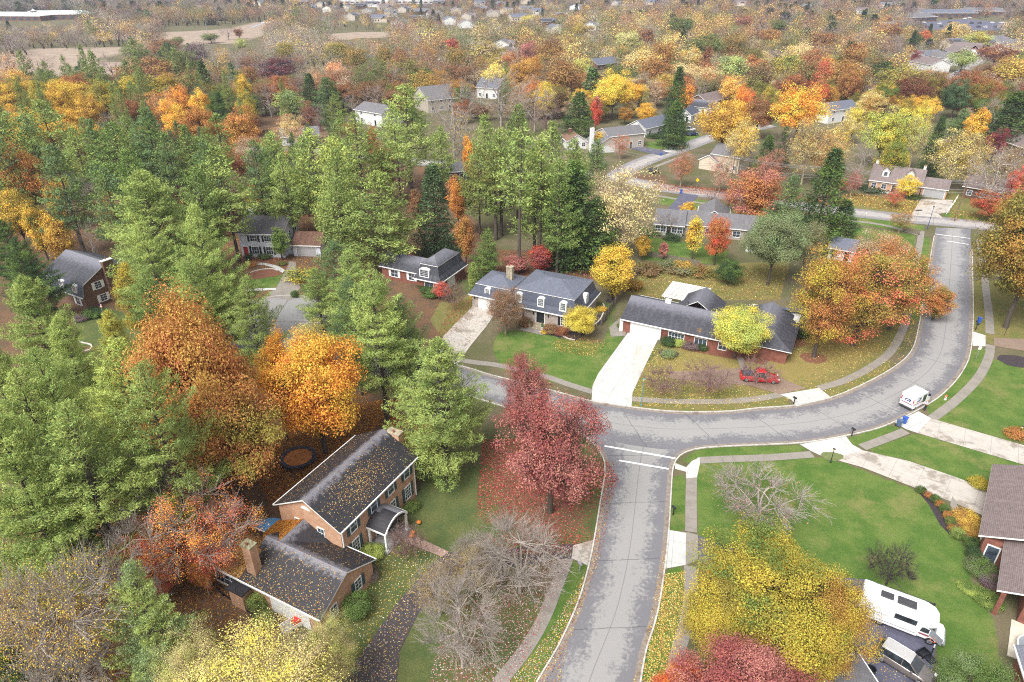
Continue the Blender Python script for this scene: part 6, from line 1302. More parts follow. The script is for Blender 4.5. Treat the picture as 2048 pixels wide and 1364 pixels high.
def fence(px, label, h=1.5, step=2.2, mat=FW, rail=False):
    ln = spline(V2(px), 1.0); e = empty('fence', (ln[0].x, ln[0].y, 0), 0, label, 'fence'); P, L_ = resample(ln, max(2, int(sum((a - b).length for a, b in zip(ln, ln[1:])) / step) + 1)); m = MB(); o0 = ln[0]
    for a, b in zip(P, P[1:]):
        d = (b - a); L = d.length; d.normalize(); n_ = Vector((-d.y, d.x)); k = int(L / .16)
        if rail:
            for z in (.4, .8, 1.15): m.tube((a.x - o0.x, a.y - o0.y, z), (b.x - o0.x, b.y - o0.y, z), .04, .04, 4, mat)
        else:
            for i in range(k):
                c_ = a + d * (L * (i + .5) / k) - o0; hh = h * random.uniform(.95, 1.02); q = [c_ - d * .065 + n_ * .03, c_ + d * .065 + n_ * .03, c_ + d * .065 + n_ * .05, c_ - d * .065 + n_ * .05]
                m.solid([(v.x, v.y, .05) for v in q] + [(v.x, v.y, hh) for v in q], [(4, 5, 6, 7), (0, 1, 5, 4), (1, 2, 6, 5), (2, 3, 7, 6), (3, 0, 4, 7)], mat)
    m.build('boards' if not rail else 'rails', e)
    for p in P[:100]: m = MB(); q = p - o0; m.box(q.x - .06, q.x + .06, q.y - .06, q.y + .06, 0, h + .08, mat); m.build('post', e)
fence([(1202, 652), (1222, 622), (1248, 585), (1276, 550)], 'grey wooden board fence between the mansard house and the ranch house'); fence([(1278, 512), (1310, 514), (1345, 522), (1400, 532)], 'low dark board fence behind the yard of the ranch house', 1.2); fence([(1806, 462), (1822, 466), (1838, 470)], 'short grey stone-like fence at the junction corner', 1.1)
fence([(1893, 428), (1905, 412), (1914, 398)], 'low white rail fence right of the wide driveway, upper right', 1.1, 3, WHITE, True); fence([(395, 1150), (430, 1180), (470, 1208), (505, 1232)], 'low dark timber border behind the brick garage wing', .35, 3, BLACKP); fence([(1780, 1180), (1810, 1190), (1850, 1206), (1868, 1212)], 'low dark timber border between lawn and motorhome', .3, 3, GUNM)
fence([(330, 470), (370, 462), (420, 458)], 'dark rail fence in the pine wood left of the blue house', 1.2, 3, GUNM, True); fence([(660, 248), (700, 244), (725, 246)], 'dark rail fence before the white two-storey gable house', 1.2, 3, GUNM, True)
# utility poles and wires along the top road
POLE = plain('pole_wood', lc(122, 104, 88, .75), .9, .2); poles = []
for i, (px, by, h) in enumerate(((1240, 364, 10), (1470, 398, 10), (1690, 424, 10), (1935, 458, 10), (2170, 490, 10), (1000, 340, 10))):
    x, y = G(px, by); e = empty('utility_pole', (x, y + 5.5, 0), R(-8), f'wooden utility pole beside the top road, {("left of the cream sycamore", "among the pinkish maples", "behind the tall green conifer", "right of the wide driveway", "beyond the right edge", "behind the pines")[i]}', 'utility pole', 'utility poles along the top road')
    m = MB(); m.tube((0, 0, 0), (0, 0, h), .14, .1, 8, POLE); m.build('post', e); m = MB(); m.box(-.06, .06, -1.0, 1.0, h - .6, h - .48, POLE); m.build('crossarm', e); poles.append((px, Vector((x, y + 5.5, h))))
poles.sort(key=lambda a: a[0])
WIRE = plain('wire', lc(170, 170, 172, .8), .6)
for k, (dy, dz) in enumerate(((-.9, -.42), (.9, -.42), (0, .05), (0, -2.2), (0, -2.9))):
    m = MB()
    for (_, a), (_, b) in zip(poles, poles[1:]):
        pr = None
        for i in range(13):
            u = i / 12; p = a.lerp(b, u) + Vector((0, dy, dz - 4 * u * (1 - u) * .9))
            if pr is not None: m.tube(pr, p, .032, .032, 3, WIRE, False)
            pr = p
    tag(m.build('power_line'), ('sagging wire on the near end of the crossarms', 'sagging wire on the far end of the crossarms', 'topmost sagging wire along the top road', 'upper of the two low wires along the top road', 'lowest wire along the top road')[k], 'power line', 'wires along the top road')
fp = []
for i, (px, by) in enumerate(((235, 84), (268, 82), (415, 66), (580, 46))):
    x, y = G(px, by); e = empty('utility_pole', (x, y, 0), R(20), ('pale pole at the left end of the far field', 'pale pole at the edge of the ploughed field', 'pale pole in the middle of the far field', 'pale pole at the far end of the fields')[i], 'utility pole', 'poles along the field'); m = MB(); m.tube((0, 0, 0), (0, 0, 13), .22, .16, 6, GREYP); m.build('post', e); m = MB(); m.box(-.08, .08, -1.4, 1.4, 12, 12.2, GREYP); m.build('crossarm', e); fp.append(Vector((x, y, 12.4)))
m = MB()
for a, b in zip(fp, fp[1:]):
    pr = None
    for i in range(11):
        u = i / 10; p = a.lerp(b, u) - Vector((0, 0, 4 * u * (1 - u) * 1.5))
        if pr is not None: m.tube(pr, p, .06, .06, 3, WIRE, False)
        pr = p
tag(m.build('power_line'), 'thin pale wire crossing the far ploughed field', 'power line')

# ------------------------------------------------------------------ near trees: (kind, px, foot row or None, top row, height or None, crown px, colour, second colour, label)
N = [
 ('pine', 712, None, 512, 20, 150, 'pine', 'lime', 'pine with spreading limbs between turning circle and dark slate house'),
 ('sparse', 615, None, 640, 11, 110, 'golden', 'cream', 'thin golden tree over the lower rim of the turning circle'),
 ('pine', 505, None, 560, 17, 110, 'pine', 'lime', 'pine at the left rim of the turning circle'),
 ('fullpine', 150, None, 640, 18, 130, 'lime', 'pine', 'light pine below the lawn of the gambrel house'),
 ('pine', 400, None, 520, 19, 120, 'pine', 'lime', 'pine above the rust-orange oak, right of the gambrel house'),
 ('pine', 90, None, 760, 23, 190, 'lime', 'pine', 'light pine near the left edge below the rounded one'),
 ('sparse', 500, None, 1228, 12, 420, 'cream', 'yellow', 'big cream-yellow tree at the bottom edge in front of the brick garage wing'),
 ('sparse', 660, None, 1230, 9, 120, 'cream', 'ygreen', 'small cream-yellow tree against the gable of the brick garage wing'),
 ('sparse', 390, None, 1262, 11, 200, 'ygreen', 'cream', 'yellow tree at the bottom edge left of the biggest cream-yellow one'),
 ('halfbare', 150, None, 1070, 17, 290, 'golden', 'olivey', 'grey half-bare tree with few yellow leaves at lower left'),
 ('bare', 255, None, 1010, 13, 190, 'tan', None, 'bare grey tree left of the orange maple at lower left'),
 ('halfbare', 35, None, 1110, 16, 230, 'golden', 'olivey', 'half-bare tree with yellow leaves at the lower left edge'),
 ('bare', 120, None, 1240, 11, 200, 'tan', None, 'bare grey tree over the pale tarpaulins'),
 ('fullpine', 292, None, 1150, 15, 175, 'palegreen', 'lime', 'pale loose pine standing left of the garage wing'),
 ('spruce', 20, None, 1290, 9, 130, 'green', 'dark', 'dark green conifer in the lower left corner'),
 ('sparse', 425, None, 1000, 9, 100, 'coral', 'orange', 'small coral-leaved tree beside the white ring'),
 ('sparse', 400, None, 1085, 7, 60, 'orange', 'red', 'low orange-leaved tree at the rear corner of the garage wing'),
 ('patchy', 385, None, 945, 13, 240, 'orange', 'coral', 'half-bare maple with orange leaves left of the brick garage wing'),
 ('sparse', 300, None, 1040, 10, 130, 'orange', 'red', 'small bright orange maple between the pines and the brick chimney'),
 ('bare', 310, None, 905, 12, 150, 'tan', None, 'bare grey tree before the hidden brick house'),
 ('bare', 420, None, 985, 10, 130, 'tan', None, 'bare grey tree beside the white ring'),
 ('pine', 185, None, 832, 22, 265, 'lime', 'pine', 'broad light green pine at the left, nearest of the pine wood'),
 ('fullpine', 60, None, 850, 23, 230, 'pine', 'lime', 'full dark-centred pine at the left edge below the others'),
 ('pine', 330, None, 752, 24, 210, 'lime', 'pine', 'light green pine left of the rust-orange oak'),
 ('pine', 140, None, 720, 24, 180, 'pine', 'lime', 'tall pine above the nearest broad pine at the left'),
 ('fullpine', 20, None, 690, 22, 150, 'pine', 'lime', 'pine cut by the left edge, middle of the photo'),
 ('fullpine', 270, None, 690, 20, 230, 'ygreen', 'lime', 'spreading yellow-green pine above the left stone edging'),
 ('fullpine', 242, None, 628, 16, 115, 'ygreen', 'olivey', 'bright yellow-green young pine below the gambrel house'),
 ('fullpine', 78, None, 560, 19, 150, 'lime', 'pine', 'rounded light green pine before the gambrel house'),
 ('oval', 266, None, 535, 13, 72, 'orangegreen', 'olivey', 'orange-green small tree at the corner of the gambrel house'),
 ('fullpine', 350, None, 578, 12, 75, 'pine', 'palegreen', 'small pale pine right of the gambrel house lawn'),
 ('pine', 312, None, 455, 21, 130, 'lime', 'pine', 'pine in front of the grey wing of the gambrel house'),
 ('fullpine', 412, None, 425, 24, 150, 'lime', 'pine', 'large light pine between gambrel house and blue house'),
 ('oval', 565, 520, 450, None, 46, 'green', 'lime', 'small green tree at the corner of the pale blue house'),
 ('pine', 672, None, 492, 18, 130, 'bluegreen', 'pine', 'loose pine right of the drive of the blue house'),
 ('pine', 640, None, 545, 16, 100, 'pine', 'lime', 'pine beside the turning circle'),
 ('oak', 445, 985, 594, None, 250, 'rustor', 'ochre', 'tall rust-orange oak in the left centre'),
 ('oak', 490, 1015, 755, None, 225, 'orangegreen', 'rustor', 'olive-orange tree below the rust-orange oak'),
 ('maple', 652, 905, 652, None, 218, 'orange', 'golden', 'brilliant golden-orange maple behind the brick house'),
 ('airy', 575, 880, 660, None, 90, 'golden', 'orange', 'smaller golden tree between the rust oak and the golden maple'),
 ('sparse', 860, 905, 870, 5, 60, 'golden', 'olivey', 'small golden-leaved tree at the right corner of the brick house'),
 ('pine', 775, 842, 555, None, 165, 'pine', 'lime', 'tall pine left of the centre with bare lower trunk'),
 ('pine', 815, 822, 600, None, 120, 'pine', 'bluegreen', 'pine with dark foot among orange leaves right of the tall pine'),
 ('pine', 725, 790, 560, None, 90, 'bluegreen', 'pine', 'blue-green pine before the dark slate house'),
 ('fullpine', 893, 950, 690, None, 215, 'lime', 'pine', 'big light green pine right of the brick house front'),
 ('airy', 1100, 1025, 755, None, 240, 'pinkred', 'crimson', 'crimson maple by the road junction'),
 ('airy', 1052, 900, 702, None, 110, 'pinkred', 'crimson', 'thin pinkish maple above the crimson one'),
 ('bare', 1040, 1185, 1000, None, 225, 'tan', None, 'large grey bare tree beside the side street'),
 ('bare', 950, 1135, 1050, None, 110, 'tan', None, 'smaller bare tree left of the large grey one by the side street'),
 ('bare', 925, 1335, 1135, None, 200, 'tan', None, 'bare grey tree nearest the bottom edge of the side street lawn'),
 ('halfbare', 880, 1230, 1105, None, 130, 'olivey', 'ochre', 'half-bare tree with olive leaves over the dark driveway'),
 ('halfbare', 945, 1190, 1075, None, 110, 'olivey', 'ochre', 'half-bare olive tree between the two large bare trees'),
 ('spread', 813, 1122, 1042, None, 84, 'rustor', None, 'small dark-stemmed red-tinted tree before the portico of the brick house'),
 ('maple', 1545, None, 1042, 13.5, 335, 'olivey', 'green', 'large yellow and green maple at lower right'),
 ('maple', 1648, None, 1150, 12, 190, 'olivey', 'ochre', 'golden-green maple overhanging the motorhome'),
 ('maple', 1450, None, 1130, 12, 170, 'olivey', 'orangegreen', 'golden-green maple at the left of the large one beside the street'),
 ('maple', 1490, None, 1262, 11, 330, 'crimson', 'pinkred', 'crimson-red maple at the bottom edge right of the street'),
 ('maple', 1365, None, 1315, 8, 110, 'red', 'orange', 'small scarlet maple at the bottom edge beside the pavement'),
 ('spread', 1515, 1040, 925, None, 250, 'pinkred', 'greybark', 'bare spreading tree on the big corner lawn'),
 ('spread', 1772, 1170, 1078, None, 118, 'olive', 'dkbark', 'small dark twiggy tree by the motorhome'),
 ('maple', 1955, None, 1312, 8, 175, 'palegreen', 'green', 'pale green leafy tree at the bottom edge right of the SUV'),
 ('oak', 2010, 655, 370, None, 215, 'ochre', 'olive', 'huge ochre-olive oak at the right edge'),
 ('oak', 2075, 620, 400, None, 180, 'olive', 'ochre', 'olive oak half outside the right edge'),
 ('airy', 1627, 714, 492, None, 165, 'olivey', 'rustor', 'many-coloured maple with dark trunk on the leafy lawn of the bend'),
 ('airy', 1705, 690, 488, None, 210, 'coral', 'orangegreen', 'salmon-red and green maple behind the dark-trunked one'),
 ('airy', 1778, 660, 500, None, 150, 'rustor', 'orangegreen', 'orange-olive maple closest to the bend of the road'),
 ('sparse', 1745, 580, 455, None, 130, 'rustor', 'tan', 'thin orange tree behind the salmon maple by the upper bend'),
 ('oval', 1865, 640, 570, None, 66, 'rustor', 'olive', 'orange branch-like small tree reaching over the road bend'),
 ('maple', 1468, 716, 606, None, 120, 'yellow', 'ygreen', 'round bright yellow tree before the ranch house'),
 ('spread', 1325, 790, 725, None, 105, 'pinkred', None, 'reddish weeping tree beside the white driveway'),
 ('spread', 1415, 783, 712, None, 135, 'pinkred', None, 'reddish weeping tree between white driveway and pickup'),
 ('spread', 1512, 768, 712, None, 105, 'pinkred', None, 'thin reddish tree over the red pickup'),
 ('oval', 1395, 690, 655, None, 32, 'ochre', 'golden', 'small golden shrub-like tree at the ranch house window'),
 ('oval', 1222, 600, 488, None, 98, 'golden', 'olivey', 'oval orange-yellow tree with white stone ring between the two houses'),
 ('halfbare', 1011, 668, 568, None, 92, 'brown', 'rust', 'brown fine-twigged tree before the grey mansard house'),
 ('sparse', 1011, 668, 572, None, 85, 'brown', 'rust', 'small brown-leaved tree before the garage of the mansard house'),
 ('maple', 1160, 676, 608, None, 70, 'yellow', 'olivey', 'round yellow tree at the right corner of the grey mansard house'),
 ('spread', 909, 621, 560, None, 66, 'rustor', None, 'small bare orange-tinted tree left of the pale driveway'),
 ('oval', 885, 600, 562, None, 40, 'red', 'pinkred', 'scarlet small tree at the corner of the dark slate house'),
 ('arbor', 948, 580, 527, None, 22, 'lime', 'green', 'slim light green arborvitae left of the mansard house garage'),
 ('fullpine', 775, 540, 352, None, 165, 'lime', 'pine', 'large lime-green pine above the dark slate house'),
 ('spruce', 873, 505, 335, None, 78, 'bluegreen', 'dark', 'blue-green spruce behind the dark slate house'),
 ('oval', 918, 470, 340, None, 44, 'orange', 'rustor', 'narrow bright orange tree right of the blue-green spruce'),
 ('oval', 932, 530, 425, None, 50, 'ochre', 'rustor', 'ochre-orange narrow tree below the narrow bright orange one'),
 ('fullpine', 978, 555, 460, None, 60, 'green', 'pine', 'dense green conifer behind the mansard house garage'),
 ('tallpine', 1038, 545, 262, None, 95, 'pine', 'lime', 'tall pine with bare trunk behind the stone chimney'),
 ('tallpine', 992, 480, 300, None, 80, 'pine', 'olive', 'tall pine with pale trunk left of the stone chimney'),
 ('tallpine', 1078, 540, 285, None, 85, 'pine', 'lime', 'tall thin pine right of the stone chimney'),
 ('spruce', 1140, 530, 330, None, 105, 'green', 'dark', 'dense dark spruce behind the right end of the mansard house'),
 ('spruce', 1190, 520, 400, None, 85, 'bluegreen', 'green', 'blue-green conifer right of the dense dark spruce'),
 ('oval', 1035, 548, 505, None, 52, 'crimson', 'pinkred', 'low crimson maple left of the stone chimney'),
 ('oval', 1082, 545, 488, None, 56, 'crimson', 'red', 'crimson maple right of the stone chimney under the pines'),
 ('sparse', 1245, 515, 330, None, 175, 'cream', 'tan', 'large cream-leaved sycamore in the centre right'),
 ('sparse', 1190, 480, 345, None, 85, 'cream', 'tan', 'cream-leaved tree left of the large cream sycamore'),
 ('oval', 1283, 520, 465, None, 40, 'golden', 'ochre', 'small golden tree below the large cream sycamore'),
 ('ginkgo', 1383, 520, 423, None, 46, 'yellow', 'golden', 'narrow cone-shaped yellow ginkgo'),
 ('maple', 1428, 530, 425, None, 58, 'rustor', 'red', 'red-topped orange maple right of the yellow ginkgo'),
 ('ginkgo', 1325, 520, 480, None, 26, 'crimson', 'pinkred', 'narrow small crimson tree left of the ginkgo'),
 ('oak', 1535, 570, 420, None, 125, 'greengrey', 'palegreen', 'rounded grey-green tree behind the ranch house'),
 ('sparse', 1600, 560, 440, None, 100, 'greengrey', 'olive', 'thin grey-green tree between the grey-green round one and the salmon maple'),
 ('maple', 1455, 568, 515, None, 60, 'dark', 'green', 'dark green round shrubby tree behind the pergola yard'),
 ('spruce', 1625, 500, 305, None, 85, 'green', 'dark', 'tall dark green conifer below the top road'),
 ('spruce', 1675, 500, 402, None, 62, 'green', 'dark', 'shorter dark conifer right of the tall one by the top road'),
 ('fullpine', 1565, 470, 355, None, 75, 'bluegreen', 'pine', 'green pine left of the tall dark conifer'),
 ('maple', 1500, 455, 328, None, 120, 'rustor', 'pinkred', 'red-orange maple by the top road left of the conifers'),
 ('sparse', 1455, 420, 375, None, 50, 'pinkred', 'crimson', 'pinkish red small maple on the verge of the top road'),
 ('spread', 1420, 413, 378, None, 34, 'mauve', None, 'small purplish tree on the verge of the top road'),
 ('oval', 1374, 438, 400, None, 38, 'golden', 'ochre', 'low golden tree at the slate-blue drive'),
 ('spread', 1335, 470, 425, None, 50, 'tan', None, 'dark twiggy tree on the lawn of the low grey-roofed house'),
 ('sparse', 1797, 465, 420, None, 55, 'olive', 'rustor', 'small rusty-olive tree on the verge by the upper junction'),
 ('maple', 1810, 395, 350, None, 50, 'yellow', 'golden', 'small yellow tree before the cape house'),
 ('sparse', 1785, 415, 376, None, 46, 'red', 'rustor', 'small orange-red tree on the lawn of the cape house'),
 ('sparse', 1700, 395, 340, None, 40, 'pinkred', 'crimson', 'narrow pinkish red tree left of the cape house'),
 ('oval', 1682, 385, 355, None, 24, 'rustor', 'pinkred', 'small red-orange tree left of the narrow pinkish one'),
 ('maple', 1975, 440, 382, None, 80, 'red', 'rust', 'low rust-red tree at the fence, upper right'),
 ('halfbare', 1970, 410, 292, None, 130, 'tan', 'ochre', 'white-barked sycamore with few leaves right of the cape house'),
 ('maple', 2040, None, 332, 11, 50, 'red', 'pinkred', 'scarlet tree at the right edge above the huge oak'),
 ('sparse', 1360, 375, 300, None, 62, 'pinkred', 'rustor', 'pinkish red tree by the top road left of the yellow sign'),
 ('sparse', 1437, 385, 310, None, 56, 'pinkred', 'tan', 'thin pinkish tree in front of the cream house'),
 ('sparse', 1240, 318, 268, None, 46, 'pinkred', 'rustor', 'pinkish small tree before the split-level house'),
 ('oval', 1197, 300, 262, None, 40, 'golden', 'ochre', 'small golden tree beside the rust-roofed house with brick chimney'),
]
for k, px, by, ty, h, wpx, c1, c2, lb in N:
    bk_ = c2 if c2 and c2.endswith('bark') else None; c2 = None if bk_ else c2
    o_ = tree_b(k, px, by, ty, wpx, c1, c2, lb, bark=bk_) if by is not None else tree_t(k, px, ty, h, wpx, c1, c2, lb, bark=bk_)
# (kind, crop, x, top y, crown width, height, colour, second colour) in the photograph's crops
M = [('oak', 1, 860, 335, 330, 14, 'ochre', 'rust'), ('oak', 1, 800, 430, 340, 15, 'olivey', 'olive'), ('oak', 1, 970, 430, 170, 14, 'olivey', 'ochre'), ('maple', 1, 1070, 285, 230, 17, 'green', 'olive'),
 ('bare', 1, 1190, 250, 190, 16, 'tan', None), ('sparse', 1, 1310, 265, 90, 18, 'golden', 'tan'), ('bare', 1, 1380, 300, 150, 15, 'tan', None), ('oak', 1, 1630, 335, 270, 14, 'burgundy', 'mauve'), ('oak', 1, 960, 235, 200, 12, 'rust', 'brown'),
 ('maple', 1, 1670, 240, 130, 13, 'olive', 'olivey'), ('maple', 1, 400, 455, 260, 17, 'golden', 'olivey'), ('maple', 1, 90, 455, 240, 17, 'golden', 'olive'), ('maple', 1, 240, 475, 170, 17, 'olivey', 'olive'), ('oak', 1, 600, 470, 230, 17, 'olivey', 'olive'), ('oak', 1, 430, 435, 230, 14, 'rust', 'rustor'), ('maple', 1, 20, 470, 180, 15, 'ochre', 'rustor'),
 ('pine', 1, 300, 610, 270, 23, 'pine', 'lime'), ('pine', 1, 110, 680, 260, 23, 'pine', 'lime'), ('pine', 1, 0, 690, 200, 23, 'bluegreen', 'pine'), ('pine', 1, 200, 700, 190, 22, 'bluegreen', 'pine'),
 ('maple', 1, 1040, 495, 180, 16, 'orange', 'rustor'), ('oval', 1, 1165, 500, 120, 17, 'orange', 'golden'), ('sparse', 1, 920, 535, 200, 16, 'paleor', 'orange'), ('maple', 1, 1020, 580, 190, 16, 'orange', 'golden'), ('oak', 1, 1170, 620, 250, 17, 'rustor', 'ochre'), ('bare', 1, 980, 500, 210, 15, 'tan', None), ('maple', 1, 1420, 630, 240, 17, 'rustor', 'ochre'),
 ('tallpine', 1, 1300, 690, 150, 22, 'green', 'pine'), ('pine', 1, 900, 665, 290, 25, 'bluegreen', 'green'), ('pine', 1, 710, 740, 270, 23, 'green', 'pine'), ('pine', 1, 590, 725, 220, 23, 'green', 'bluegreen'), ('pine', 1, 480, 770, 200, 21, 'pine', 'lime'),
 ('oak', 1, 130, 845, 300, 20, 'rustor', 'ochre'), ('oak', 1, 90, 1090, 260, 15, 'golden', 'olive'), ('pine', 1, 380, 880, 280, 23, 'bluegreen', 'pine'), ('oval', 1, 290, 775, 100, 15, 'rustor', 'olive'), ('pine', 1, 1130, 760, 220, 23, 'green', 'pine'), ('pine', 1, 1020, 800, 200, 22, 'pine', 'bluegreen'), ('pine', 1, 1320, 880, 310, 24, 'pine', 'lime'),
 ('fullpine', 1, 900, 1030, 480, 24, 'lime', 'pine'), ('pine', 1, 660, 1010, 230, 20, 'bluegreen', 'pine'), ('pine', 1, 1630, 800, 220, 23, 'pine', 'lime'), ('pine', 1, 1520, 850, 200, 22, 'pine', 'bluegreen'), ('pine', 1, 1850, 780, 290, 24, 'ygreen', 'pine'), ('pine', 1, 1770, 850, 170, 18, 'pine', 'lime'), ('pine', 1, 1990, 900, 240, 23, 'pine', 'lime'), ('pine', 1, 1190, 1000, 240, 21, 'green', 'pine'),
 ('sparse', 1, 1700, 660, 220, 12, 'cream', 'paleor'), ('oval', 1, 1690, 520, 190, 14, 'palegreen', 'ygreen'), ('spruce', 1, 1810, 440, 120, 15, 'dark', 'green'), ('fullpine', 1, 1920, 465, 190, 14, 'bluegreen', 'green'), ('maple', 1, 1420, 440, 120, 14, 'olivey', 'golden'), ('maple', 1, 1440, 540, 130, 13, 'olivey', 'olive'), ('spruce', 1, 1195, 370, 90, 17, 'dark', 'green'), ('spruce', 1, 1290, 545, 90, 14, 'dark', 'green'), ('bare', 1, 1570, 480, 170, 14, 'tan', None), ('bare', 1, 1860, 590, 260, 11, 'pinkbark', None), ('maple', 1, 1460, 380, 110, 12, 'rust', 'ochre'), ('sparse', 1, 1860, 400, 90, 13, 'rustor', 'paleor'), ('bare', 1, 1950, 290, 190, 14, 'tan', None), ('bare', 1, 1750, 300, 160, 13, 'tan', None),
 ('halfbare', 1, 220, 310, 260, 14, 'ochre', 'brown'), ('sparse', 1, 50, 300, 220, 15, 'rustor', 'tan'), ('fullpine', 1, 460, 395, 80, 9, 'green', 'bluegreen'), ('bare', 1, 640, 300, 170, 14, 'mauve', None), ('bare', 1, 1330, 150, 140, 11, 'mauve', None), ('oval', 1, 1395, 155, 60, 10, 'rust', 'darkred'), ('maple', 1, 1230, 190, 110, 8, 'green', 'olive'), ('maple', 1, 1040, 210, 80, 8, 'olive', 'green'), ('maple', 1, 1410, 220, 80, 9, 'olive', 'ygreen'),
 ('maple', 2, 70, 240, 170, 14, 'olive', 'olivey'), ('maple', 2, 175, 270, 170, 14, 'ochre', 'olive'), ('maple', 2, 350, 272, 100, 12, 'ochre', 'olive'), ('maple', 2, 950, 240, 230, 15, 'olivey', 'tan'), ('maple', 2, 1190, 235, 125, 16, 'crimson', 'pinkred'), ('maple', 2, 760, 260, 130, 16, 'ochre', 'olive'), ('oval', 2, 745, 220, 80, 12, 'red', 'darkred'),
 ('maple', 2, 1000, 362, 190, 15, 'yellow', 'golden'), ('bare', 2, 1030, 390, 430, 22, 'tan', None), ('bare', 2, 1230, 480, 330, 18, 'tan', None), ('bare', 2, 1300, 560, 240, 15, 'pinkbark', None), ('maple', 2, 1290, 480, 150, 15, 'yellow', 'golden'), ('oak', 2, 1390, 340, 270, 19, 'ochre', 'rust'), ('maple', 2, 1500, 330, 140, 13, 'ygreen', 'olivey'),
 ('oak', 2, 1690, 415, 240, 19, 'yellow', 'golden'), ('oval', 2, 1590, 550, 85, 14, 'red', 'pinkred'), ('spruce', 2, 1480, 550, 190, 17, 'dark', 'green'), ('maple', 2, 1860, 280, 230, 16, 'cream', 'golden'), ('maple', 2, 1690, 365, 120, 12, 'olive', 'green'), ('spruce', 2, 1570, 410, 130, 15, 'green', 'bluegreen'), ('maple', 2, 1920, 330, 220, 15, 'rustor', 'ochre'), ('maple', 2, 1770, 180, 170, 14, 'cream', 'ygreen'), ('oval', 2, 1890, 170, 90, 14, 'darkred', 'rust'), ('bare', 2, 1600, 165, 150, 14, 'tan', None), ('maple', 2, 1190, 85, 110, 13, 'olivey', 'yellow'), ('sparse', 2, 1870, 490, 80, 12, 'cream', 'ygreen'), ('maple', 2, 1500, 130, 150, 13, 'olivey', 'ochre'),
 ('pine', 2, 200, 690, 240, 24, 'lime', 'pine'), ('pine', 2, 480, 530, 320, 27, 'pine', 'lime'), ('pine', 2, 420, 640, 210, 25, 'lime', 'pine'), ('bare', 2, 745, 430, 420, 26, 'tan', None), ('halfbare', 2, 790, 640, 210, 19, 'golden', 'olive'), ('pine', 2, 60, 830, 240, 23, 'ygreen', 'pine'), ('pine', 2, 940, 700, 210, 24, 'pine', 'lime'), ('pine', 2, 1130, 645, 220, 27, 'pine', 'green'), ('pine', 2, 1030, 780, 260, 24, 'pine', 'lime'), ('pine', 2, 1320, 745, 240, 25, 'pine', 'lime'), ('pine', 2, 1440, 840, 220, 22, 'pine', 'lime'), ('fullpine', 2, 1590, 835, 200, 20, 'pine', 'bluegreen'), ('pine', 2, 1230, 890, 260, 24, 'lime', 'pine'), ('pine', 2, 900, 880, 200, 20, 'pine', 'olive'), ('pine', 2, 1370, 960, 230, 23, 'pine', 'green'), ('spruce', 2, 1440, 1010, 190, 20, 'green', 'dark'), ('oval', 2, 340, 800, 160, 17, 'rust', 'rustor'), ('oval', 2, 275, 720, 80, 14, 'rust', 'rustor'), ('halfbare', 2, 480, 880, 160, 13, 'ochre', 'tan'), ('oval', 2, 840, 780, 90, 14, 'orange', 'golden'),
 ('maple', 3, 40, 90, 170, 18, 'green', 'olive'), ('maple', 3, 185, 190, 240, 19, 'green', 'olive'), ('maple', 3, 110, 262, 140, 16, 'golden', 'cream'), ('oval', 3, 195, 270, 70, 16, 'rust', 'darkred'), ('maple', 3, 350, 312, 210, 17, 'ygreen', 'palegreen'), ('maple', 3, 345, 190, 190, 17, 'olive', 'ochre'), ('maple', 3, 490, 360, 210, 17, 'brown', 'olive'), ('maple', 3, 410, 85, 120, 14, 'rust', 'pinkred'), ('bare', 3, 590, 240, 240, 18, 'tan', None), ('maple', 3, 560, 160, 140, 14, 'rustor', 'ochre'), ('maple', 3, 670, 300, 190, 17, 'olivey', 'green'), ('oak', 3, 700, 430, 210, 15, 'darkred', 'rust'), ('maple', 3, 790, 340, 160, 17, 'olive', 'rust'), ('maple', 3, 870, 338, 130, 18, 'rustor', 'red'), ('maple', 3, 1045, 380, 160, 18, 'rust', 'ochre'), ('maple', 3, 1060, 240, 160, 18, 'ochre', 'rustor'), ('maple', 3, 1220, 340, 180, 14, 'dark', 'green'),
 ('oak', 3, 1340, 370, 320, 16, 'olive', 'olivey'), ('oak', 3, 1400, 440, 240, 15, 'darkred', 'brown'), ('maple', 3, 1520, 430, 130, 15, 'olive', 'ochre'), ('maple', 3, 1660, 470, 180, 15, 'dark', 'bluegreen'), ('maple', 3, 1790, 470, 150, 14, 'olive', 'ochre'), ('maple', 3, 1420, 290, 80, 11, 'crimson', 'burgundy'), ('maple', 3, 1650, 130, 160, 15, 'golden', 'cream'), ('maple', 3, 1780, 180, 160, 13, 'ygreen', 'olivey'), ('oak', 3, 1890, 250, 230, 15, 'darkred', 'rust'), ('oak', 3, 2000, 340, 260, 16, 'olivey', 'golden'), ('maple', 3, 1700, 285, 170, 13, 'ygreen', 'palegreen'), ('maple', 3, 1470, 170, 80, 12, 'red', 'orange'), ('maple', 3, 1410, 190, 90, 12, 'dark', 'green'), ('spruce', 3, 1990, 550, 280, 18, 'dark', 'green'), ('oval', 3, 1775, 612, 140, 15, 'orange', 'golden'), ('fullpine', 3, 1690, 650, 170, 11, 'bluegreen', 'green'), ('maple', 3, 1450, 600, 120, 14, 'yellow', 'olivey'), ('sparse', 3, 1430, 660, 190, 17, 'cream', 'ygreen'), ('maple', 3, 1240, 625, 300, 18, 'ygreen', 'yellow'), ('maple', 3, 1060, 605, 130, 14, 'cream', 'yellow'), ('maple', 3, 1290, 800, 200, 14, 'olivey', 'green'),
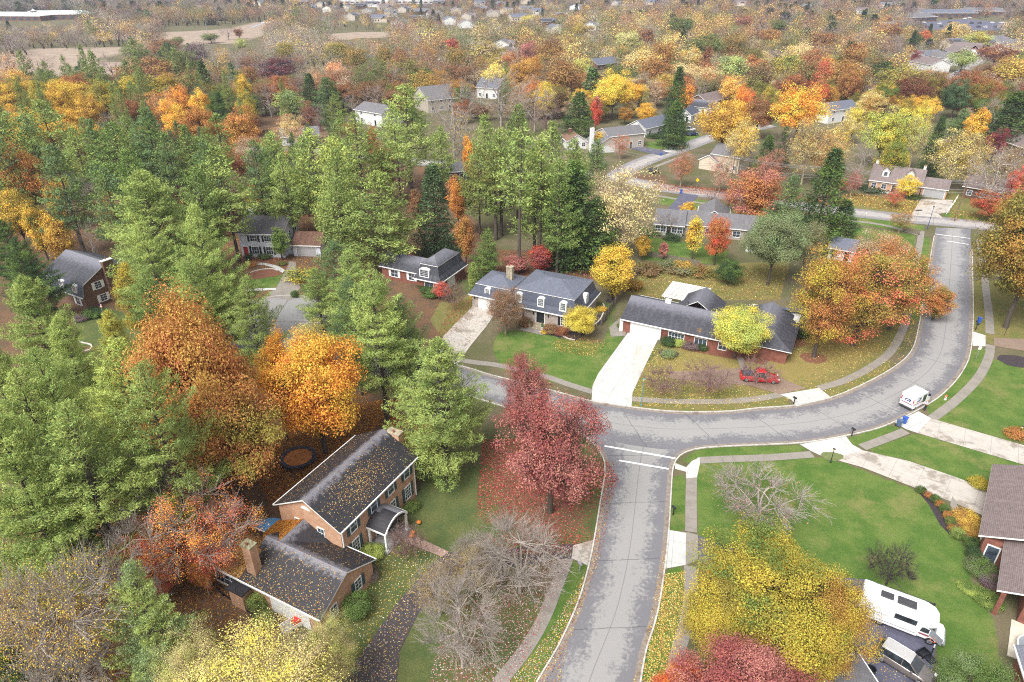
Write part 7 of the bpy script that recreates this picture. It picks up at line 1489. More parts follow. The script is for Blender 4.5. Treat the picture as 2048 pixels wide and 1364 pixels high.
 ('oak', 3, 745, 495, 340, 20, 'yellow', 'orange'), ('oval', 3, 865, 482, 90, 13, 'red', 'rustor'), ('oak', 3, 305, 570, 350, 20, 'ochre', 'golden'), ('maple', 3, 415, 502, 150, 16, 'orange', 'red'), ('oak', 3, 500, 560, 200, 15, 'rust', 'brown'), ('maple', 3, 560, 512, 130, 13, 'olive', 'olivey'), ('sparse', 3, 390, 700, 220, 16, 'cream', 'golden'), ('sparse', 3, 790, 705, 300, 18, 'cream', 'ochre'), ('sparse', 3, 960, 700, 200, 17, 'golden', 'cream'), ('sparse', 3, 900, 780, 200, 15, 'ochre', 'paleor'), ('bare', 3, 1110, 795, 200, 15, 'tan', None), ('spruce', 3, 1540, 690, 110, 17, 'dark', 'green'), ('sparse', 3, 1660, 745, 330, 17, 'cream', 'olivey'), ('sparse', 3, 1760, 800, 190, 15, 'ochre', 'cream'), ('maple', 3, 1890, 755, 140, 11, 'burgundy', 'crimson'), ('bare', 3, 610, 740, 200, 15, 'pinkbark', None), ('spruce', 3, 545, 800, 130, 13, 'dark', 'green'), ('spruce', 3, 640, 750, 90, 13, 'dark', 'green'), ('sparse', 3, 570, 870, 210, 12, 'rust', 'pinkred'), ('spruce', 3, 20, 410, 130, 23, 'dark', 'green'), ('spruce', 3, 10, 600, 150, 15, 'dark', 'green'), ('oval', 3, 75, 480, 100, 14, 'orange', 'rustor'), ('sparse', 3, 1960, 830, 190, 13, 'brown', 'tan'), ('maple', 3, 1270, 130, 160, 14, 'rust', 'ochre'), ('maple', 3, 1000, 60, 160, 14, 'rust', 'olive'), ('maple', 3, 600, 110, 130, 13, 'green', 'olive'), ('bare', 3, 910, 140, 150, 15, 'tan', None), ('maple', 3, 870, 180, 200, 15, 'rust', 'ochre'), ('bare', 3, 1330, 90, 140, 14, 'tan', None), ('oval', 3, 1250, 90, 70, 12, 'rust', 'rustor'), ('bare', 3, 1270, 220, 190, 13, 'pinkbark', None), ('maple', 3, 1950, 470, 120, 10, 'olive', 'green'), ('maple', 3, 830, 280, 150, 14, 'rustor', 'rust'), ('bare', 3, 1900, 560, 200, 12, 'tan', None)]
M += [('oak', 1, 520, 900, 200, 12, 'brown', 'olive'), ('oval', 1, 760, 1150, 130, 10, 'rust', 'brown'), ('bare', 1, 560, 1010, 200, 13, 'tan', None), ('oval', 1, 1090, 1080, 150, 11, 'brown', 'rust'), ('sparse', 1, 640, 1130, 160, 10, 'brown', 'golden'), ('oval', 1, 1480, 1060, 120, 11, 'rustor', 'golden'), ('bare', 1, 1700, 1100, 200, 11, 'tan', None), ('pine', 1, 1990, 1060, 220, 19, 'pine', 'lime'), ('oval', 1, 1900, 1180, 120, 9, 'golden', 'rust'),
 ('pine', 1, 50, 820, 220, 22, 'pine', 'bluegreen'), ('oval', 1, 210, 1180, 160, 13, 'golden', 'olive'), ('fullpine', 1, 60, 1300, 220, 14, 'dark', 'green'), ('pine', 1, 1240, 860, 210, 21, 'bluegreen', 'green'), ('pine', 1, 1680, 930, 200, 20, 'pine', 'lime'), ('pine', 1, 800, 900, 260, 22, 'green', 'pine'), ('oak', 1, 330, 1010, 160, 14, 'golden', 'brown'), ('bare', 2, 90, 1180, 180, 10, 'tan', None), ('oval', 2, 540, 1090, 110, 10, 'brown', 'rust'), ('pine', 2, 680, 760, 160, 18, 'pine', 'lime'), ('maple', 1, 520, 540, 170, 16, 'ochre', 'golden'), ('maple', 1, 330, 500, 160, 16, 'golden', 'ochre'), ('oak', 1, 760, 560, 220, 16, 'brown', 'rust'), ('bare', 1, 660, 640, 200, 14, 'tan', None),
 ('fullpine', 4, 150, 250, 260, 15, 'dark', 'green'), ('oval', 4, 330, 60, 170, 13, 'golden', 'ochre'), ('bare', 4, 520, 90, 150, 11, 'tan', None), ('pine', 4, 900, 430, 220, 17, 'pine', 'green'), ('pine', 4, 1000, 260, 200, 17, 'green', 'pine'), ('fullpine', 4, 950, 620, 200, 12, 'green', 'pine')]
for k, c, x, ty, wd, h, c1, c2 in M:
    px, py = crop(c, x, ty); 
    tree_t(k, px, py, h, wd / 2.926 * (1.22 if 'pine' in k else 1), c1, c2, bark=(c1 if k == 'bare' and c1.endswith('bark') else 'mauve' if c1 == 'mauve' and k == 'bare' else None))

# ------------------------------------------------------------------ far trees and far houses
HOUSES = [(o.location.x, o.location.y) for o in bpy.data.objects if o.parent is None and o.get('category') == 'house']
fh = []
FL = ('', 'far suburb, top left of centre', 'far suburb, top right')
hp = []
def put_h(px, py, L=14, D=10, wall=None, roof=None, ang=None):
    j = len(hp); wl = wall or random.choice((WHITES, WHITES, BEIGES, BRNB, CREAMS)); rf = roof or random.choice((RGREY, RGREY, RSLATE, RBROWN, RCHAR))
    far_house(px, py, L, D, random.choice((10, 25, 80, 100, -30)) if ang is None else ang, wl, rf, None); hp.append((px, py))
for px, py in ((706, 40), (735, 30), (760, 44), (783, 33), (808, 25), (835, 46), (842, 30), (870, 35), (898, 48), (912, 28), (935, 40), (960, 24), (985, 33), (1012, 28), (1036, 42), (1052, 24), (1075, 30), (690, 22), (722, 18), (660, 24), (640, 15), (1108, 66), (1096, 52), (1120, 38), (1005, 100), (1010, 118), (1150, 20),
               (580, 14), (610, 10), (960, 12), (880, 12), (1000, 14), (1230, 12), (1255, 20), (1390, 8), (1420, 10), (1480, 12), (1740, 22), (1770, 16), (1765, 60), (1720, 28), (1835, 30), (1990, 28), (2030, 22), (1905, 98), (1930, 108), (1878, 128), (1855, 142), (1985, 92), (2010, 100), (1610, 20), (1560, 12), (1180, 60), (620, 22), (745, 14), (785, 10), (1050, 8), (1850, 125), (1912, 118), (1955, 98), (1300, 10), (1640, 8), (930, 55), (800, 55), (770, 20), (560, 22), (520, 12)):
    put_h(px, py, random.uniform(14, 20), random.uniform(10, 13))
for i, o_ in enumerate(o2 for o2 in bpy.data.objects if o2.name.startswith('suburban_house')): pass
# the big low buildings on the skyline
def big(px, py, L, D, h, wall, roof, label, ang=0, parts=()):
    x, y = G(px, py); H = empty('public_building', (x, y, 0), R(ang), label, 'building'); m = MB(); m.box(-L / 2, L / 2, -D / 2, D / 2, 0, h, wall); m.build('wall', H); m = MB(); rect_roof(m, -L / 2 - .6, -D / 2 - .6, L / 2 + .6, D / 2 + .6, h, h + 3.2, 'x', roof, th=.4, hip=D * .35); m.build('roof', H)
    for i in range(int(L / 8)): m = MB(); s = -L / 2 + 8 * i + 4; m.box(s - 2.4, s + 2.4, -D / 2 - .08, -D / 2, 1.2, 3.2, GLASS); m.build('window', H)
    for a, b, c_, d in parts: m = MB(); m.box(a - c_, a + c_, b - c_, b + c_, h, h + d, wall); m.lathe([(c_ * 1.5, d + h), (.2, d + h + c_)], 4, roof, (a, b, 0)); m.build('cupola', H)
WROOF = plain('pale_roof', lc(206, 212, 212, .85), .7, .08); RB_ = BRNB
big(20, 40, 90, 26, 5, RB_, WROOF, 'long low building with pale roof and cupola at the far top left', -4, ((30, 0, 2.2, 4),)); big(120, 38, 70, 22, 5.5, RB_, WROOF, 'second pale-roofed long building at the far top left', 8); big(780, 7, 150, 30, 8, WHITES, WROOF, 'wide white building on the far skyline, top centre'); big(1890, 34, 60, 22, 5, RB_, RSLATE, 'long slate-roofed building beyond the far parking lot'); big(1830, 42, 40, 18, 4.5, RB_, RGREY, 'grey-roofed building left of the far parking lot', 20); big(1960, 30, 50, 20, 5, RB_, RGREY, 'grey-roofed building at the right end of the far parking lot', -10)
# labels for the far houses by the place each has among its neighbours
subs = [o2 for o2 in bpy.data.objects if o2.name.startswith('suburban_house')]
LM = [('the ploughed field', 200, 110), ('the farther field strip', 430, 70), ('the skyline building', 780, 8), ('the far parking lot', 1900, 48), ('the grey manor house', 890, 175), ('the split-level house', 1270, 255), ('the cape house', 1810, 350), ('the big yellow tree', 1600, 180), ('the bright yellow tree', 1228, 150), ('the crimson tree', 1056, 85), ('the burgundy tree', 557, 120), ('the pale-roofed school', 70, 35),
      ('the pale blue house', 540, 470), ('the gambrel house', 180, 550), ('the grey mansard house', 1070, 590), ('the dark spruce', 1157, 200), ('the tall bare tree', 905, 230), ('the white gable house', 735, 220), ('the far side street', 1925, 140), ('the cream house', 1460, 300), ('the golden tree row', 130, 165), ('the skyline', 1500, 6), ('the left edge', 0, 250), ('the right edge', 2048, 200)]
def where(px, py):
    n_, lx, ly = min(LM, key=lambda m_: math.hypot(m_[1] - px, (m_[2] - py) * 1.6)); dx, dy = px - lx, py - ly
    if abs(dx) < 25 and abs(dy) < 18: return 'right by ' + n_
    r = 'left of' if dx < 0 else 'right of'
    if abs(dy) * 1.6 > abs(dx): r = 'beyond' if dy < 0 else 'this side of'
    return r + ' ' + n_
ORD = ['', 'second ', 'third ', 'fourth ', 'fifth ', 'sixth ', 'seventh ', 'eighth ', 'ninth ', 'tenth ', 'eleventh ', 'twelfth ']
def autolabel(items, base):
    by = {}
    for o_ in items:
        px, py = pxy(o_.location.x, o_.location.y, 8); by.setdefault((base(o_), where(px, py)), []).append((px, o_))
    for (b, wh), l in by.items():
        l.sort(key=lambda a: a[0])
        for i, (px, o_) in enumerate(l):
            if len(l) == 1: o_['label'] = f'{b} {wh}'
            elif i < 12: o_['label'] = f'{b} {wh}, {ORD[i]}from the left' if i else f'{b} {wh}, leftmost'
            else: o_['label'] = f'{b} {wh}, among the rightmost ones'
            if i >= 12: o_['group'] = f'{b}s {wh}'
rn = lambda o_: {'grey_shingle': 'grey', 'slate_grey_shingle': 'slate', 'brown_shingle': 'brown', 'charcoal_shingle': 'charcoal'}.get([c_ for c_ in o_.children if c_.name.startswith('roof')][0].data.materials[0].name, 'grey')
autolabel(subs, lambda o_: 'far house with ' + rn(o_) + ' roof')
# fill
occ = {}
def okey(x, y): return (int(x // 14), int(y // 14))
for x, y, r, _ in TREES: occ.setdefault(okey(x, y), []).append((x, y, r))
BIGB = [(*G(20, 40), 55), (*G(120, 38), 45), (*G(780, 7), 85), (*G(1890, 34), 38), (*G(1830, 42), 26), (*G(1960, 30), 32)]
hl = [(*G(a, b), 9) for a, b in hp] + [(o_.location.x, o_.location.y, 11) for o_ in bpy.data.objects if o_.get('category') == 'house' and not o_.name.startswith('suburban')]
roads_w = [(spline(V2(cross), 6), 7), (spline(V2([(1235, 352), (1262, 335), (1300, 318), (1360, 298), (1420, 276), (1480, 262), (1540, 250)]), 6), 9), (spline(V2([(1860, 180), (1895, 158), (1925, 142), (1955, 124), (1975, 108)]), 6), 10)]
fpolys = [GP([q for q in p]) for p in LAWN['field']]
parkp = GP([(1825, 60), (2000, 66), (2070, 48), (1930, 36), (1815, 46)])
def pin(x, y, p): return bool(inpoly(np.array([x]), np.array([y]), p)[0])
HH = [(okey(a, b)) for a, b, c_ in hl]
hgrid = {}
for a, b, c_ in hl:
    for i in range(-2, 3):
        for j in range(-2, 3): hgrid.setdefault((okey(a, b)[0] + i, okey(a, b)[1] + j), []).append((a, b, c_))
def free(x, y, r):
    for a, b, c_ in hgrid.get(okey(x, y), ()):
        if math.hypot(x - a, y - b) < c_ + r * .55: return False
        if y < b and b - y < (34 if b > 500 else 22) and abs(x - a) < (11 if b > 500 else 7): return False
    for a, b, c_ in BIGB:
        if abs(x - a) < c_ and abs(y - b) < 22 or (abs(x - a) < c_ * .8 and 0 < b - y < 60 and c_ > 40): return False
    k = okey(x, y)
    for i in (-1, 0, 1):
        for j in (-1, 0, 1):
            for a, b, c_ in occ.get((k[0] + i, k[1] + j), ()):
                if math.hypot(x - a, y - b) < (c_ + r) * .5: return False
    for ln, w_ in roads_w:
        for p in ln[::2]:
            if abs(p.x - x) < w_ + r * .4 and abs(p.y - y) < w_ + r * .4: return False
    for p in fpolys:
        if pin(x, y, p): return False
    return not pin(x, y, parkp)
PALS = [  # (px centre, py centre, spread x, spread y, colours)
 (150, 75, 200, 35, 'mauve greybark greybark brown brown olive mauve tan golden greybark rust'), (60, 12, 200, 18, 'dark green mauve greybark olive mauve greybark'), (430, 40, 160, 30, 'olive ochre olive rust green mauve brown greybark'),
 (350, 8, 200, 14, 'mauve burgundy greybark greybark dark mauve brown'), (620, 90, 100, 40, 'golden olive greybark greybark olive brown tan greybark paleor'), (800, 120, 180, 50, 'greybark pinkbark rust brown ochre olive olivey greybark rust green'),
 (860, 30, 250, 25, 'greybark mauve brown mauve golden rust olive crimson mauve green pinkbark ochre'), (1150, 60, 180, 50, 'olive ochre brown rust green greybark cream golden olive yellow brown rustor'), (1450, 50, 220, 50, 'rust ochre olive brown mauve olive ochre greybark rustor rust golden green olivey'),
 (1750, 60, 200, 50, 'rust brown mauve ochre rustor olive dark greybark brown golden green'), (1600, 6, 600, 30, 'mauve greybark brown rust mauve brown mauve dark'), (1900, 180, 160, 60, 'olive rust green greybark ochre darkred tan golden brown'), (600, 180, 300, 60, 'greybark tan greybark olive green brown pinkbark rust'),
 (1400, 180, 300, 80, 'olive ochre brown green cream golden tan greybark olivey rustor'), (200, 300, 260, 120, 'pine green bluegreen rust golden pine greybark brown'), (600, 330, 400, 90, 'pine tan rust pine bluegreen greybark brown'), (1000, 8, 400, 20, 'mauve greybark brown mauve golden dark burgundy')]
def pal(px, py):
    wts = [math.exp(-((px - a) / c_) ** 2 - ((py - b) / d) ** 2) + 1e-9 for a, b, c_, d, _ in PALS]
    return random.choice(random.choices(PALS, wts)[0][4].split())
cnt = {}; stuffV, stuffQ, stuffC, stuffR, so_ = [], [], [], [], 0
PROT = []
for _, _, _, o_ in TREES:
    x, y = o_.location.x, o_.location.y
    if y < 90 or y > 700: continue
    me = next((c_ for c_ in o_.children if c_.name.startswith('crown')), o_); hh = max(v[2] for v in me.bound_box) * o_.scale[2]; ww = (max(v[0] for v in me.bound_box) - min(v[0] for v in me.bound_box)) * o_.scale[0]; s_ = FPX / dist(x, y, hh / 2)
    PROT.append((pxy(x, y)[0], ww * s_ / 2 * .7, pxy(x, y, hh)[1], pxy(x, y, hh * .45)[1], y))
for o_ in bpy.data.objects:
    if o_.get('category') == 'house' and not o_.name.startswith('suburban') and 60 < o_.location.y < 700:
        q = o_.matrix_basis @ Vector((6, 4, 0)); s_ = FPX / dist(q.x, q.y, 3); PROT.append((pxy(q.x, q.y)[0], 8 * s_, pxy(q.x, q.y, 7)[1], pxy(q.x, q.y, 0)[1] + 2, q.y))
for px, py in hp[::2]: PROT.append((px, 9, py - 13, py - 3, G(px, py)[1] - 5))
PROT += [(165, 115, 98, 142, 1e4), (430, 115, 52, 84, 1e4), (720, 60, 62, 72, 1e4), (1920, 90, 36, 56, 1e4), (80, 90, 26, 44, 1e4)]
cands = []
for i in range(64000):
    y = 150 + (1750 - 150) * (random.random() ** .8); x = (random.random() * 2 - 1) * (y * .80 + 40); cands.append((y, x))
cands.sort(); LOWM = {}
SIDEP = [(-900, -30), (420, -30), (420, 560), (-900, 560)]
for y, x in cands:
    px, py = pxy(x, y)
    if px < -70 or px > 2120 or py > 560: continue
    if y < 330 and not (py < 250 or (py < 455 and px < 700) or (py < 560 and px < 90)): continue
    if y < 330 and random.random() < .15: continue
    r = random.uniform(5, 9) if y < 800 else random.uniform(5, 8)
    if 640 < px < 1140 and 10 < py < 62: 
        if random.random() < .45: continue
        r *= .62
    if not free(x, y, r): continue
    for att in (1, .62, .4):
        r_ = r * att; ptop = sil('maple', px, y, r_ * 2.2, 2 * r_ * FPX / dist(x, y, 8)); wpx_ = r_ * FPX / dist(x, y, 8)
        if not any(yy > y and abs(px - a) < (wpx_ + b_) * .8 and ptop < q1 and py > q0 for a, b_, q0, q1, yy in PROT): break
    else: continue
    r = r_; 
    if r < 2.4: continue
    c1 = pal(px, py * .6 + ptop * .4)
    if c1 in ('greybark', 'pinkbark'): k = 'bare'
    elif c1 == 'mauve': k = random.choice(('bare', 'halfbare', 'oak'))
    elif c1 in ('dark', 'bluegreen'): k = random.choice(('spruce', 'maple')) if c1 == 'dark' else 'fullpine'
    elif c1 == 'pine': k = 'pine'
    elif c1 == 'tan': k = 'sparse'
    else: k = random.choice(('maple', 'oak', 'maple', 'sparse'))
    h = r * random.uniform(1.9, 2.5)
    if k in ('pine', 'spruce', 'fullpine'): r *= .7; h = random.uniform(12, 22) if k == 'pine' else random.uniform(10, 16)
    if 60 < py < 130 and px < 640: h *= .8
    occ.setdefault(okey(x, y), []).append((x, y, r))
    nm = NAME[k]; cnt[nm] = cnt.get(nm, 0) + 1
    c2 = random.choice(('ochre', 'olive', 'rust', 'brown')) if random.random() < .3 and k not in ('bare', 'pine', 'spruce', 'fullpine') else None
    if cnt[nm] <= (185 if nm != 'sycamore_tree' else 150):
        o_ = tree(k, x, y, h, 2 * r, c1 if c1 != 'greybark' else 'tan', c2, bark=(c1 if c1 in ('greybark', 'pinkbark', 'mauve') else None), group='trees of the distant woods'); continue
    v = random.randrange(2); key = (k, v)
    if key not in LOWM:
        me, _, H_, W_, raw = tree_mesh(k, 'f', v); V, Q, mi, r1, r2 = raw; n = len(Q); leafi = np.where(mi > .5)[0]; woodi = np.where(mi < .5)[0]
        if len(leafi): sel = np.r_[rng.choice(leafi, min(len(leafi), 240), replace=False), woodi[:12]]
        else: sel = np.r_[woodi[:60], rng.choice(woodi, min(len(woodi), 420), replace=False)]
        q = Q[sel]; VV = V[q].copy(); mid = VV.mean(1, keepdims=True); isl = (mi[sel] > .5)[:, None, None]
        VV = np.where(isl, mid + (VV - mid) * 1.35, mid + (VV - mid) * np.array([1.0, 1.0, 1.0]) * 1.6)
        LOWM[key] = (VV.reshape(-1, 3), mi[sel], H_, W_)
    VV, mi_, H_, W_ = LOWM[key]; s = 2 * r / W_; a = random.uniform(0, 6.28); ca, sa = math.cos(a), math.sin(a)
    P = VV * np.array([s, s, h / H_]); P = np.stack([P[:, 0] * ca - P[:, 1] * sa + x, P[:, 0] * sa + P[:, 1] * ca + y, P[:, 2]], 1)
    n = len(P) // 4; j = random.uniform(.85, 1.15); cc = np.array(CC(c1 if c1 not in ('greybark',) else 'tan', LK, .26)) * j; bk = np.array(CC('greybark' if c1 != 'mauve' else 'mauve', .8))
    stuffV.append(P); stuffC.append(np.where((mi_ > .5)[:, None], cc[None], bk[None] if k == 'bare' else np.array(CC('dkbark'))[None])); so_ += 1
if stuffV:
    V = np.concatenate(stuffV); Q = np.arange(len(V)).reshape(-1, 4); me = np_mesh('far_woods', V, Q, [LEAFC], None, {'rnd': rng.uniform(size=len(Q))}, np.concatenate(stuffC))
    tag(link('far_woods', me), 'distant autumn woods running to the skyline behind the single trees', 'woods', kind='stuff')
print('TREES', len(TREES), 'mass', so_, cnt)
autolabel([q[3] for q in TREES if not q[3].get('label')], lambda o_: f"{o_['_c']} {o_['_w']}")

# ------------------------------------------------------------------ shrubs
def shrub(px, py, wpx, h, c1, c2=None, label=None, group=None):
    x, y = G(px, py); s = FPX / dist(x, y, h / 2); return tree('bush', x, y, h, wpx / s, c1, c2, label, group)
for a in ((715, 1228, 56, 2.6, 'palegreen', 'green', 'big pale green bush at the end of the brick garage wing'), (745, 1112, 46, 1.3, 'ygreen', 'green', 'yellow-green shrub left of the portico of the brick house'), (800, 1035, 26, 1.2, 'green', 'lime', 'green shrub right of the portico of the brick house'), (824, 1020, 30, 1.2, 'green', 'olive', 'low green shrub at the right end of the brick house front'), (520, 1215, 42, 2.0, 'green', 'lime', 'green shrub at the corner of the brick garage'), (530, 1250, 40, 1.6, 'pine', 'lime', 'loose green shrub left of the red cart'), (738, 1155, 40, 1.1, 'mauve', 'olive', 'brownish shrub at the end wall of the brick garage wing'),
          (1335, 690, 32, 1.3, 'dark', 'green', 'clipped dark green shrub right of the white garage door of the ranch house'), (1358, 692, 22, 1.2, 'ygreen', 'lime', 'yellow-green shrub beside the clipped dark one'), (1380, 697, 30, 1.3, 'mauve', 'brown', 'brown twiggy shrub below the ranch house window'), (1404, 700, 22, 1.1, 'dark', 'green', 'small dark shrub left of the round yellow tree'), (1337, 712, 30, .9, 'palegreen', 'olive', 'pale flowering shrub in the round bed of the ranch house'), (1242, 655, 16, .9, 'green', 'olive', 'small green shrub at the garage corner of the ranch house'),
          (1530, 700, 26, 1.3, 'olive', 'brown', 'olive shrub right of the round yellow tree'), (1545, 690, 26, 1.4, 'mauve', 'rust', 'reddish-brown shrub at the right end of the ranch house'), (1562, 682, 26, 1.4, 'dark', 'green', 'dark green shrub at the right end of the ranch house'), (1580, 672, 26, 1.3, 'brown', 'olive', 'brown shrub beside the dark green one at the ranch house'), (1600, 672, 34, .9, 'green', 'dark', 'low green shrub under the many-coloured maple'), (1518, 712, 20, 1.2, 'dark', 'green', 'round dark shrub just right of the yellow tree trunk'),
          (1100, 664, 30, 1.4, 'rust', 'brown', 'rust-brown clipped shrub right of the black front door'), (1124, 668, 28, 1.3, 'rust', 'darkred', 'rust-brown shrub second right of the black front door'), (1050, 652, 28, 1.5, 'rust', 'brown', 'rust-brown shrub left of the black front door'), (950, 600, 20, 1.1, 'golden', 'olivey', 'golden shrub at the garage corner of the mansard house'), (1202, 622, 20, 1.0, 'olivey', 'golden', 'yellow-olive shrub in the bed right of the mansard house'), (1088, 668, 12, .8, 'golden', 'olivey', 'tiny golden plant at the front step'),
          (1840, 985, 18, 1.0, 'green', 'dark', 'first small round shrub of the curved bed, nearest the drive'), (1855, 995, 16, .8, 'rustor', 'rust', 'rusty plant after the first round shrub of the curved bed'), (1868, 1003, 18, 1.0, 'green', 'dark', 'second round shrub of the curved bed'), (1878, 1013, 16, .8, 'rustor', 'ochre', 'rusty plant between second and third round shrub of the bed'), (1886, 1023, 18, 1.0, 'green', 'dark', 'third round shrub of the curved bed'), (1892, 1036, 16, .9, 'rustor', 'ochre', 'rusty plant after the third round shrub of the bed'), (1898, 1048, 18, 1.0, 'green', 'olive', 'fourth round shrub of the curved bed'), (1902, 1060, 16, .8, 'ochre', 'rust', 'last rusty plant of the curved bed'), (1912, 1075, 26, 1.3, 'green', 'lime', 'bright green round shrub at the end of the curved bed'),
          (1940, 1095, 28, 1.4, 'green', 'dark', 'upper of two round green shrubs by the brown-roofed house'), (1944, 1116, 30, 1.5, 'green', 'dark', 'lower of two round green shrubs by the brown-roofed house'), (1960, 1145, 60, 1.3, 'mauve', 'green', 'mixed brown and green shrub below the porch of the brown-roofed house'), (1985, 1172, 50, 1.2, 'mauve', 'darkred', 'dark brownish shrub by the brick pillar'), (1975, 1205, 50, .9, 'green', 'ygreen', 'low green ground shrub left of the brick pillar'),
          (1930, 1040, 50, .8, 'ochre', 'golden', 'golden-brown low shrub mass in the bed, upper part'), (1945, 1065, 46, .8, 'ochre', 'olivey', 'golden-brown low shrub mass in the bed, lower part'), (1958, 972, 40, .8, 'olivey', 'green', 'yellow-green low shrub at the corner of the brown-roofed house'), (1938, 1180, 40, .6, 'ygreen', 'green', 'low yellow-green plants along the lawn edge right'), (2030, 872, 40, 1.0, 'rustor', 'ochre', 'rusty shrub in the bed at the right edge'), (2040, 866, 30, .8, 'golden', 'green', 'golden plant in the bed at the right edge'),
          (866, 590, 44, 1.6, 'dark', 'green', 'large dark green yew before the dark slate house'), (850, 580, 30, 1.4, 'dark', 'green', 'dark shrub at the left end of the dark slate house'), (955, 560, 30, 2.0, 'dark', 'green', 'dark shrub behind the arborvitae'), (190, 632, 44, 1.3, 'dark', 'green', 'dark green hedge below the window of the gambrel house'), (165, 640, 30, 1.2, 'mauve', 'brown', 'brownish shrub at the corner of the gambrel house'), (497, 520, 18, 1.6, 'dark', 'bluegreen', 'dark conical shrub by the door of the blue house'), (530, 515, 30, 1.0, 'green', 'lime', 'green shrub below the windows of the blue house'), (565, 530, 20, .8, 'green', 'olive', 'green shrub at the drive of the blue house'), (611, 580, 14, 1.2, 'green', 'dark', 'round green shrub on the right side of the blue house drive'), (590, 594, 16, 1.3, 'green', 'dark', 'round green shrub at the kerb of the turning circle'), (600, 560, 60, 2.6, 'olivey', 'green', 'olive-green bushy growth right of the blue house drive'), (505, 530, 24, .6, 'rustor', 'ochre', 'orange flowers in the bed at the blue house'),
          (1740, 380, 60, 1.2, 'dark', 'mauve', 'dark hedge before the porch of the cape house'), (1825, 395, 40, 1.0, 'dark', 'green', 'dark low hedge beside the door of the cape house'), (1300, 468, 40, 1.5, 'green', 'mauve', 'green shrub at the left end of the low grey-roofed house'), (1345, 478, 40, 1.2, 'dark', 'green', 'dark hedge before the low grey-roofed house'), (1290, 545, 60, 1.6, 'brown', 'olive', 'brown thicket behind the board fence'), (1350, 540, 70, 1.5, 'greengrey', 'brown', 'grey-green thicket behind the ranch house yard'), (1400, 548, 60, 1.4, 'olive', 'rust', 'olive thicket right of the grey-green one'), (1365, 535, 40, 1.2, 'golden', 'ochre', 'yellow ferny plants in the thicket behind the ranch house'), (1270, 580, 30, 2.0, 'ochre', 'olive', 'ochre bush left of the pergola'), (1620, 600, 40, 2.0, 'green', 'dark', 'green bush behind the many-coloured maple'), (1310, 275, 40, 1.6, 'dark', 'green', 'dark shrub beside the split-level house'), (1345, 250, 30, 2.0, 'green', 'olive', 'green shrub behind the tall spruce, upper centre')): shrub(*a)

# ------------------------------------------------------------------ fallen leaves (nobody could count them)
def leaves(px, n, cols, size=.16, name='fallen_leaves', label='', z=.03, tilt=.25, exclude=None, pts=None, clump=0):
    if pts is None:
        poly = GP(px); lo = np.array(poly).min(0); hi = np.array(poly).max(0); X = rng.uniform(lo[0], hi[0], n * 5); Y = rng.uniform(lo[1], hi[1], n * 5); m_ = inpoly(X, Y, poly); X, Y = X[m_], Y[m_]
        if clump:
            f = np.zeros(len(X))
            for _ in range(8): a, b, c_ = rng.normal() / clump, rng.normal() / clump, rng.uniform(0, 6.28); f += np.sin(X * a + Y * b + c_)
            k = rng.uniform(-3, 2.5, len(X)) < f; X, Y = X[k], Y[k]
        X, Y = X[:n], Y[:n]; P = np.stack([X, Y, np.full(len(X), z)], 1)
        P[:, 2] += rng.uniform(0, .03, len(P))
        N_ = rng.normal(size=P.shape) * tilt + np.array([0, 0, 1])
    else: P, N_ = pts
    V, Q = cards(P, N_, size, size * .75, rng)
    cc = np.array([lc(*c_, .85) for c_ in cols])[rng.integers(0, len(cols), len(Q))]
    return tag(link(name, np_mesh(name, V, Q, [LEAFC], None, {'rnd': rng.uniform(size=len(Q))}, cc)), label, 'fallen leaves', kind='stuff')
YL = [(222, 190, 104), (206, 164, 84), (186, 142, 78), (232, 210, 140)]; OR = [(206, 130, 62), (178, 102, 54), (222, 160, 80), (150, 92, 60)]; RD = [(186, 82, 84), (162, 66, 70), (206, 118, 112), (150, 80, 74)]; PK = [(206, 176, 172), (182, 144, 144), (222, 200, 196), (168, 110, 108)]; BR = [(150, 98, 62), (128, 84, 60), (172, 116, 72), (190, 140, 90)]
leaves([(1265, 690), (1560, 690), (1800, 560), (1838, 560), (1806, 680), (1640, 780), (1515, 805), (1265, 815)], 12000, YL, .15, label='yellow leaves strewn over the lawn of the ranch house', clump=6)
leaves([(1640, 785), (1790, 712), (1830, 640), (1860, 560), (1862, 600), (1830, 690), (1780, 745), (1680, 795), (1450, 822), (1265, 812), (1265, 806), (1560, 800)], 3500, YL, .18, label='yellow leaves on the verge of the inner bend')
leaves([(965, 880), (1150, 870), (1215, 920), (1238, 960), (1225, 1010), (1190, 1090), (1120, 1110), (1010, 1110), (950, 1040)], 11000, RD, .17, label='red leaves carpeting the ground under the crimson maple', clump=5)
leaves([(860, 1350), (905, 1200), (1080, 1120), (1140, 1120), (1080, 1260), (1010, 1400), (860, 1400)], 5000, PK + RD[:1], .13, label='pinkish leaves under the bare trees beside the side street')
leaves([(1100, 1260), (1172, 1140), (1150, 1230), (1080, 1370), (1010, 1420), (1000, 1400)], 1600, PK + YL, .12, label='scattered pale leaves on the verge left of the side street')
leaves([(560, 850), (760, 800), (860, 800), (880, 900), (830, 930), (760, 850), (560, 1000), (540, 1010), (500, 930)], 16000, OR, .18, label='orange leaves under the golden maple behind the brick house')
leaves([(-20, 1000), (440, 960), (560, 1060), (480, 1090), (400, 1140), (540, 1260), (600, 1420), (-60, 1450)], 26000, OR + BR, .17, label='rust-brown leaves on the wood floor at lower left', clump=9)
leaves([(640, 1300), (750, 1110), (830, 1070), (900, 1110), (800, 1210), (700, 1380), (620, 1420)], 1800, YL + [(230, 226, 200)], .12, label='sparse pale leaves on the lawn before the brick garage wing')
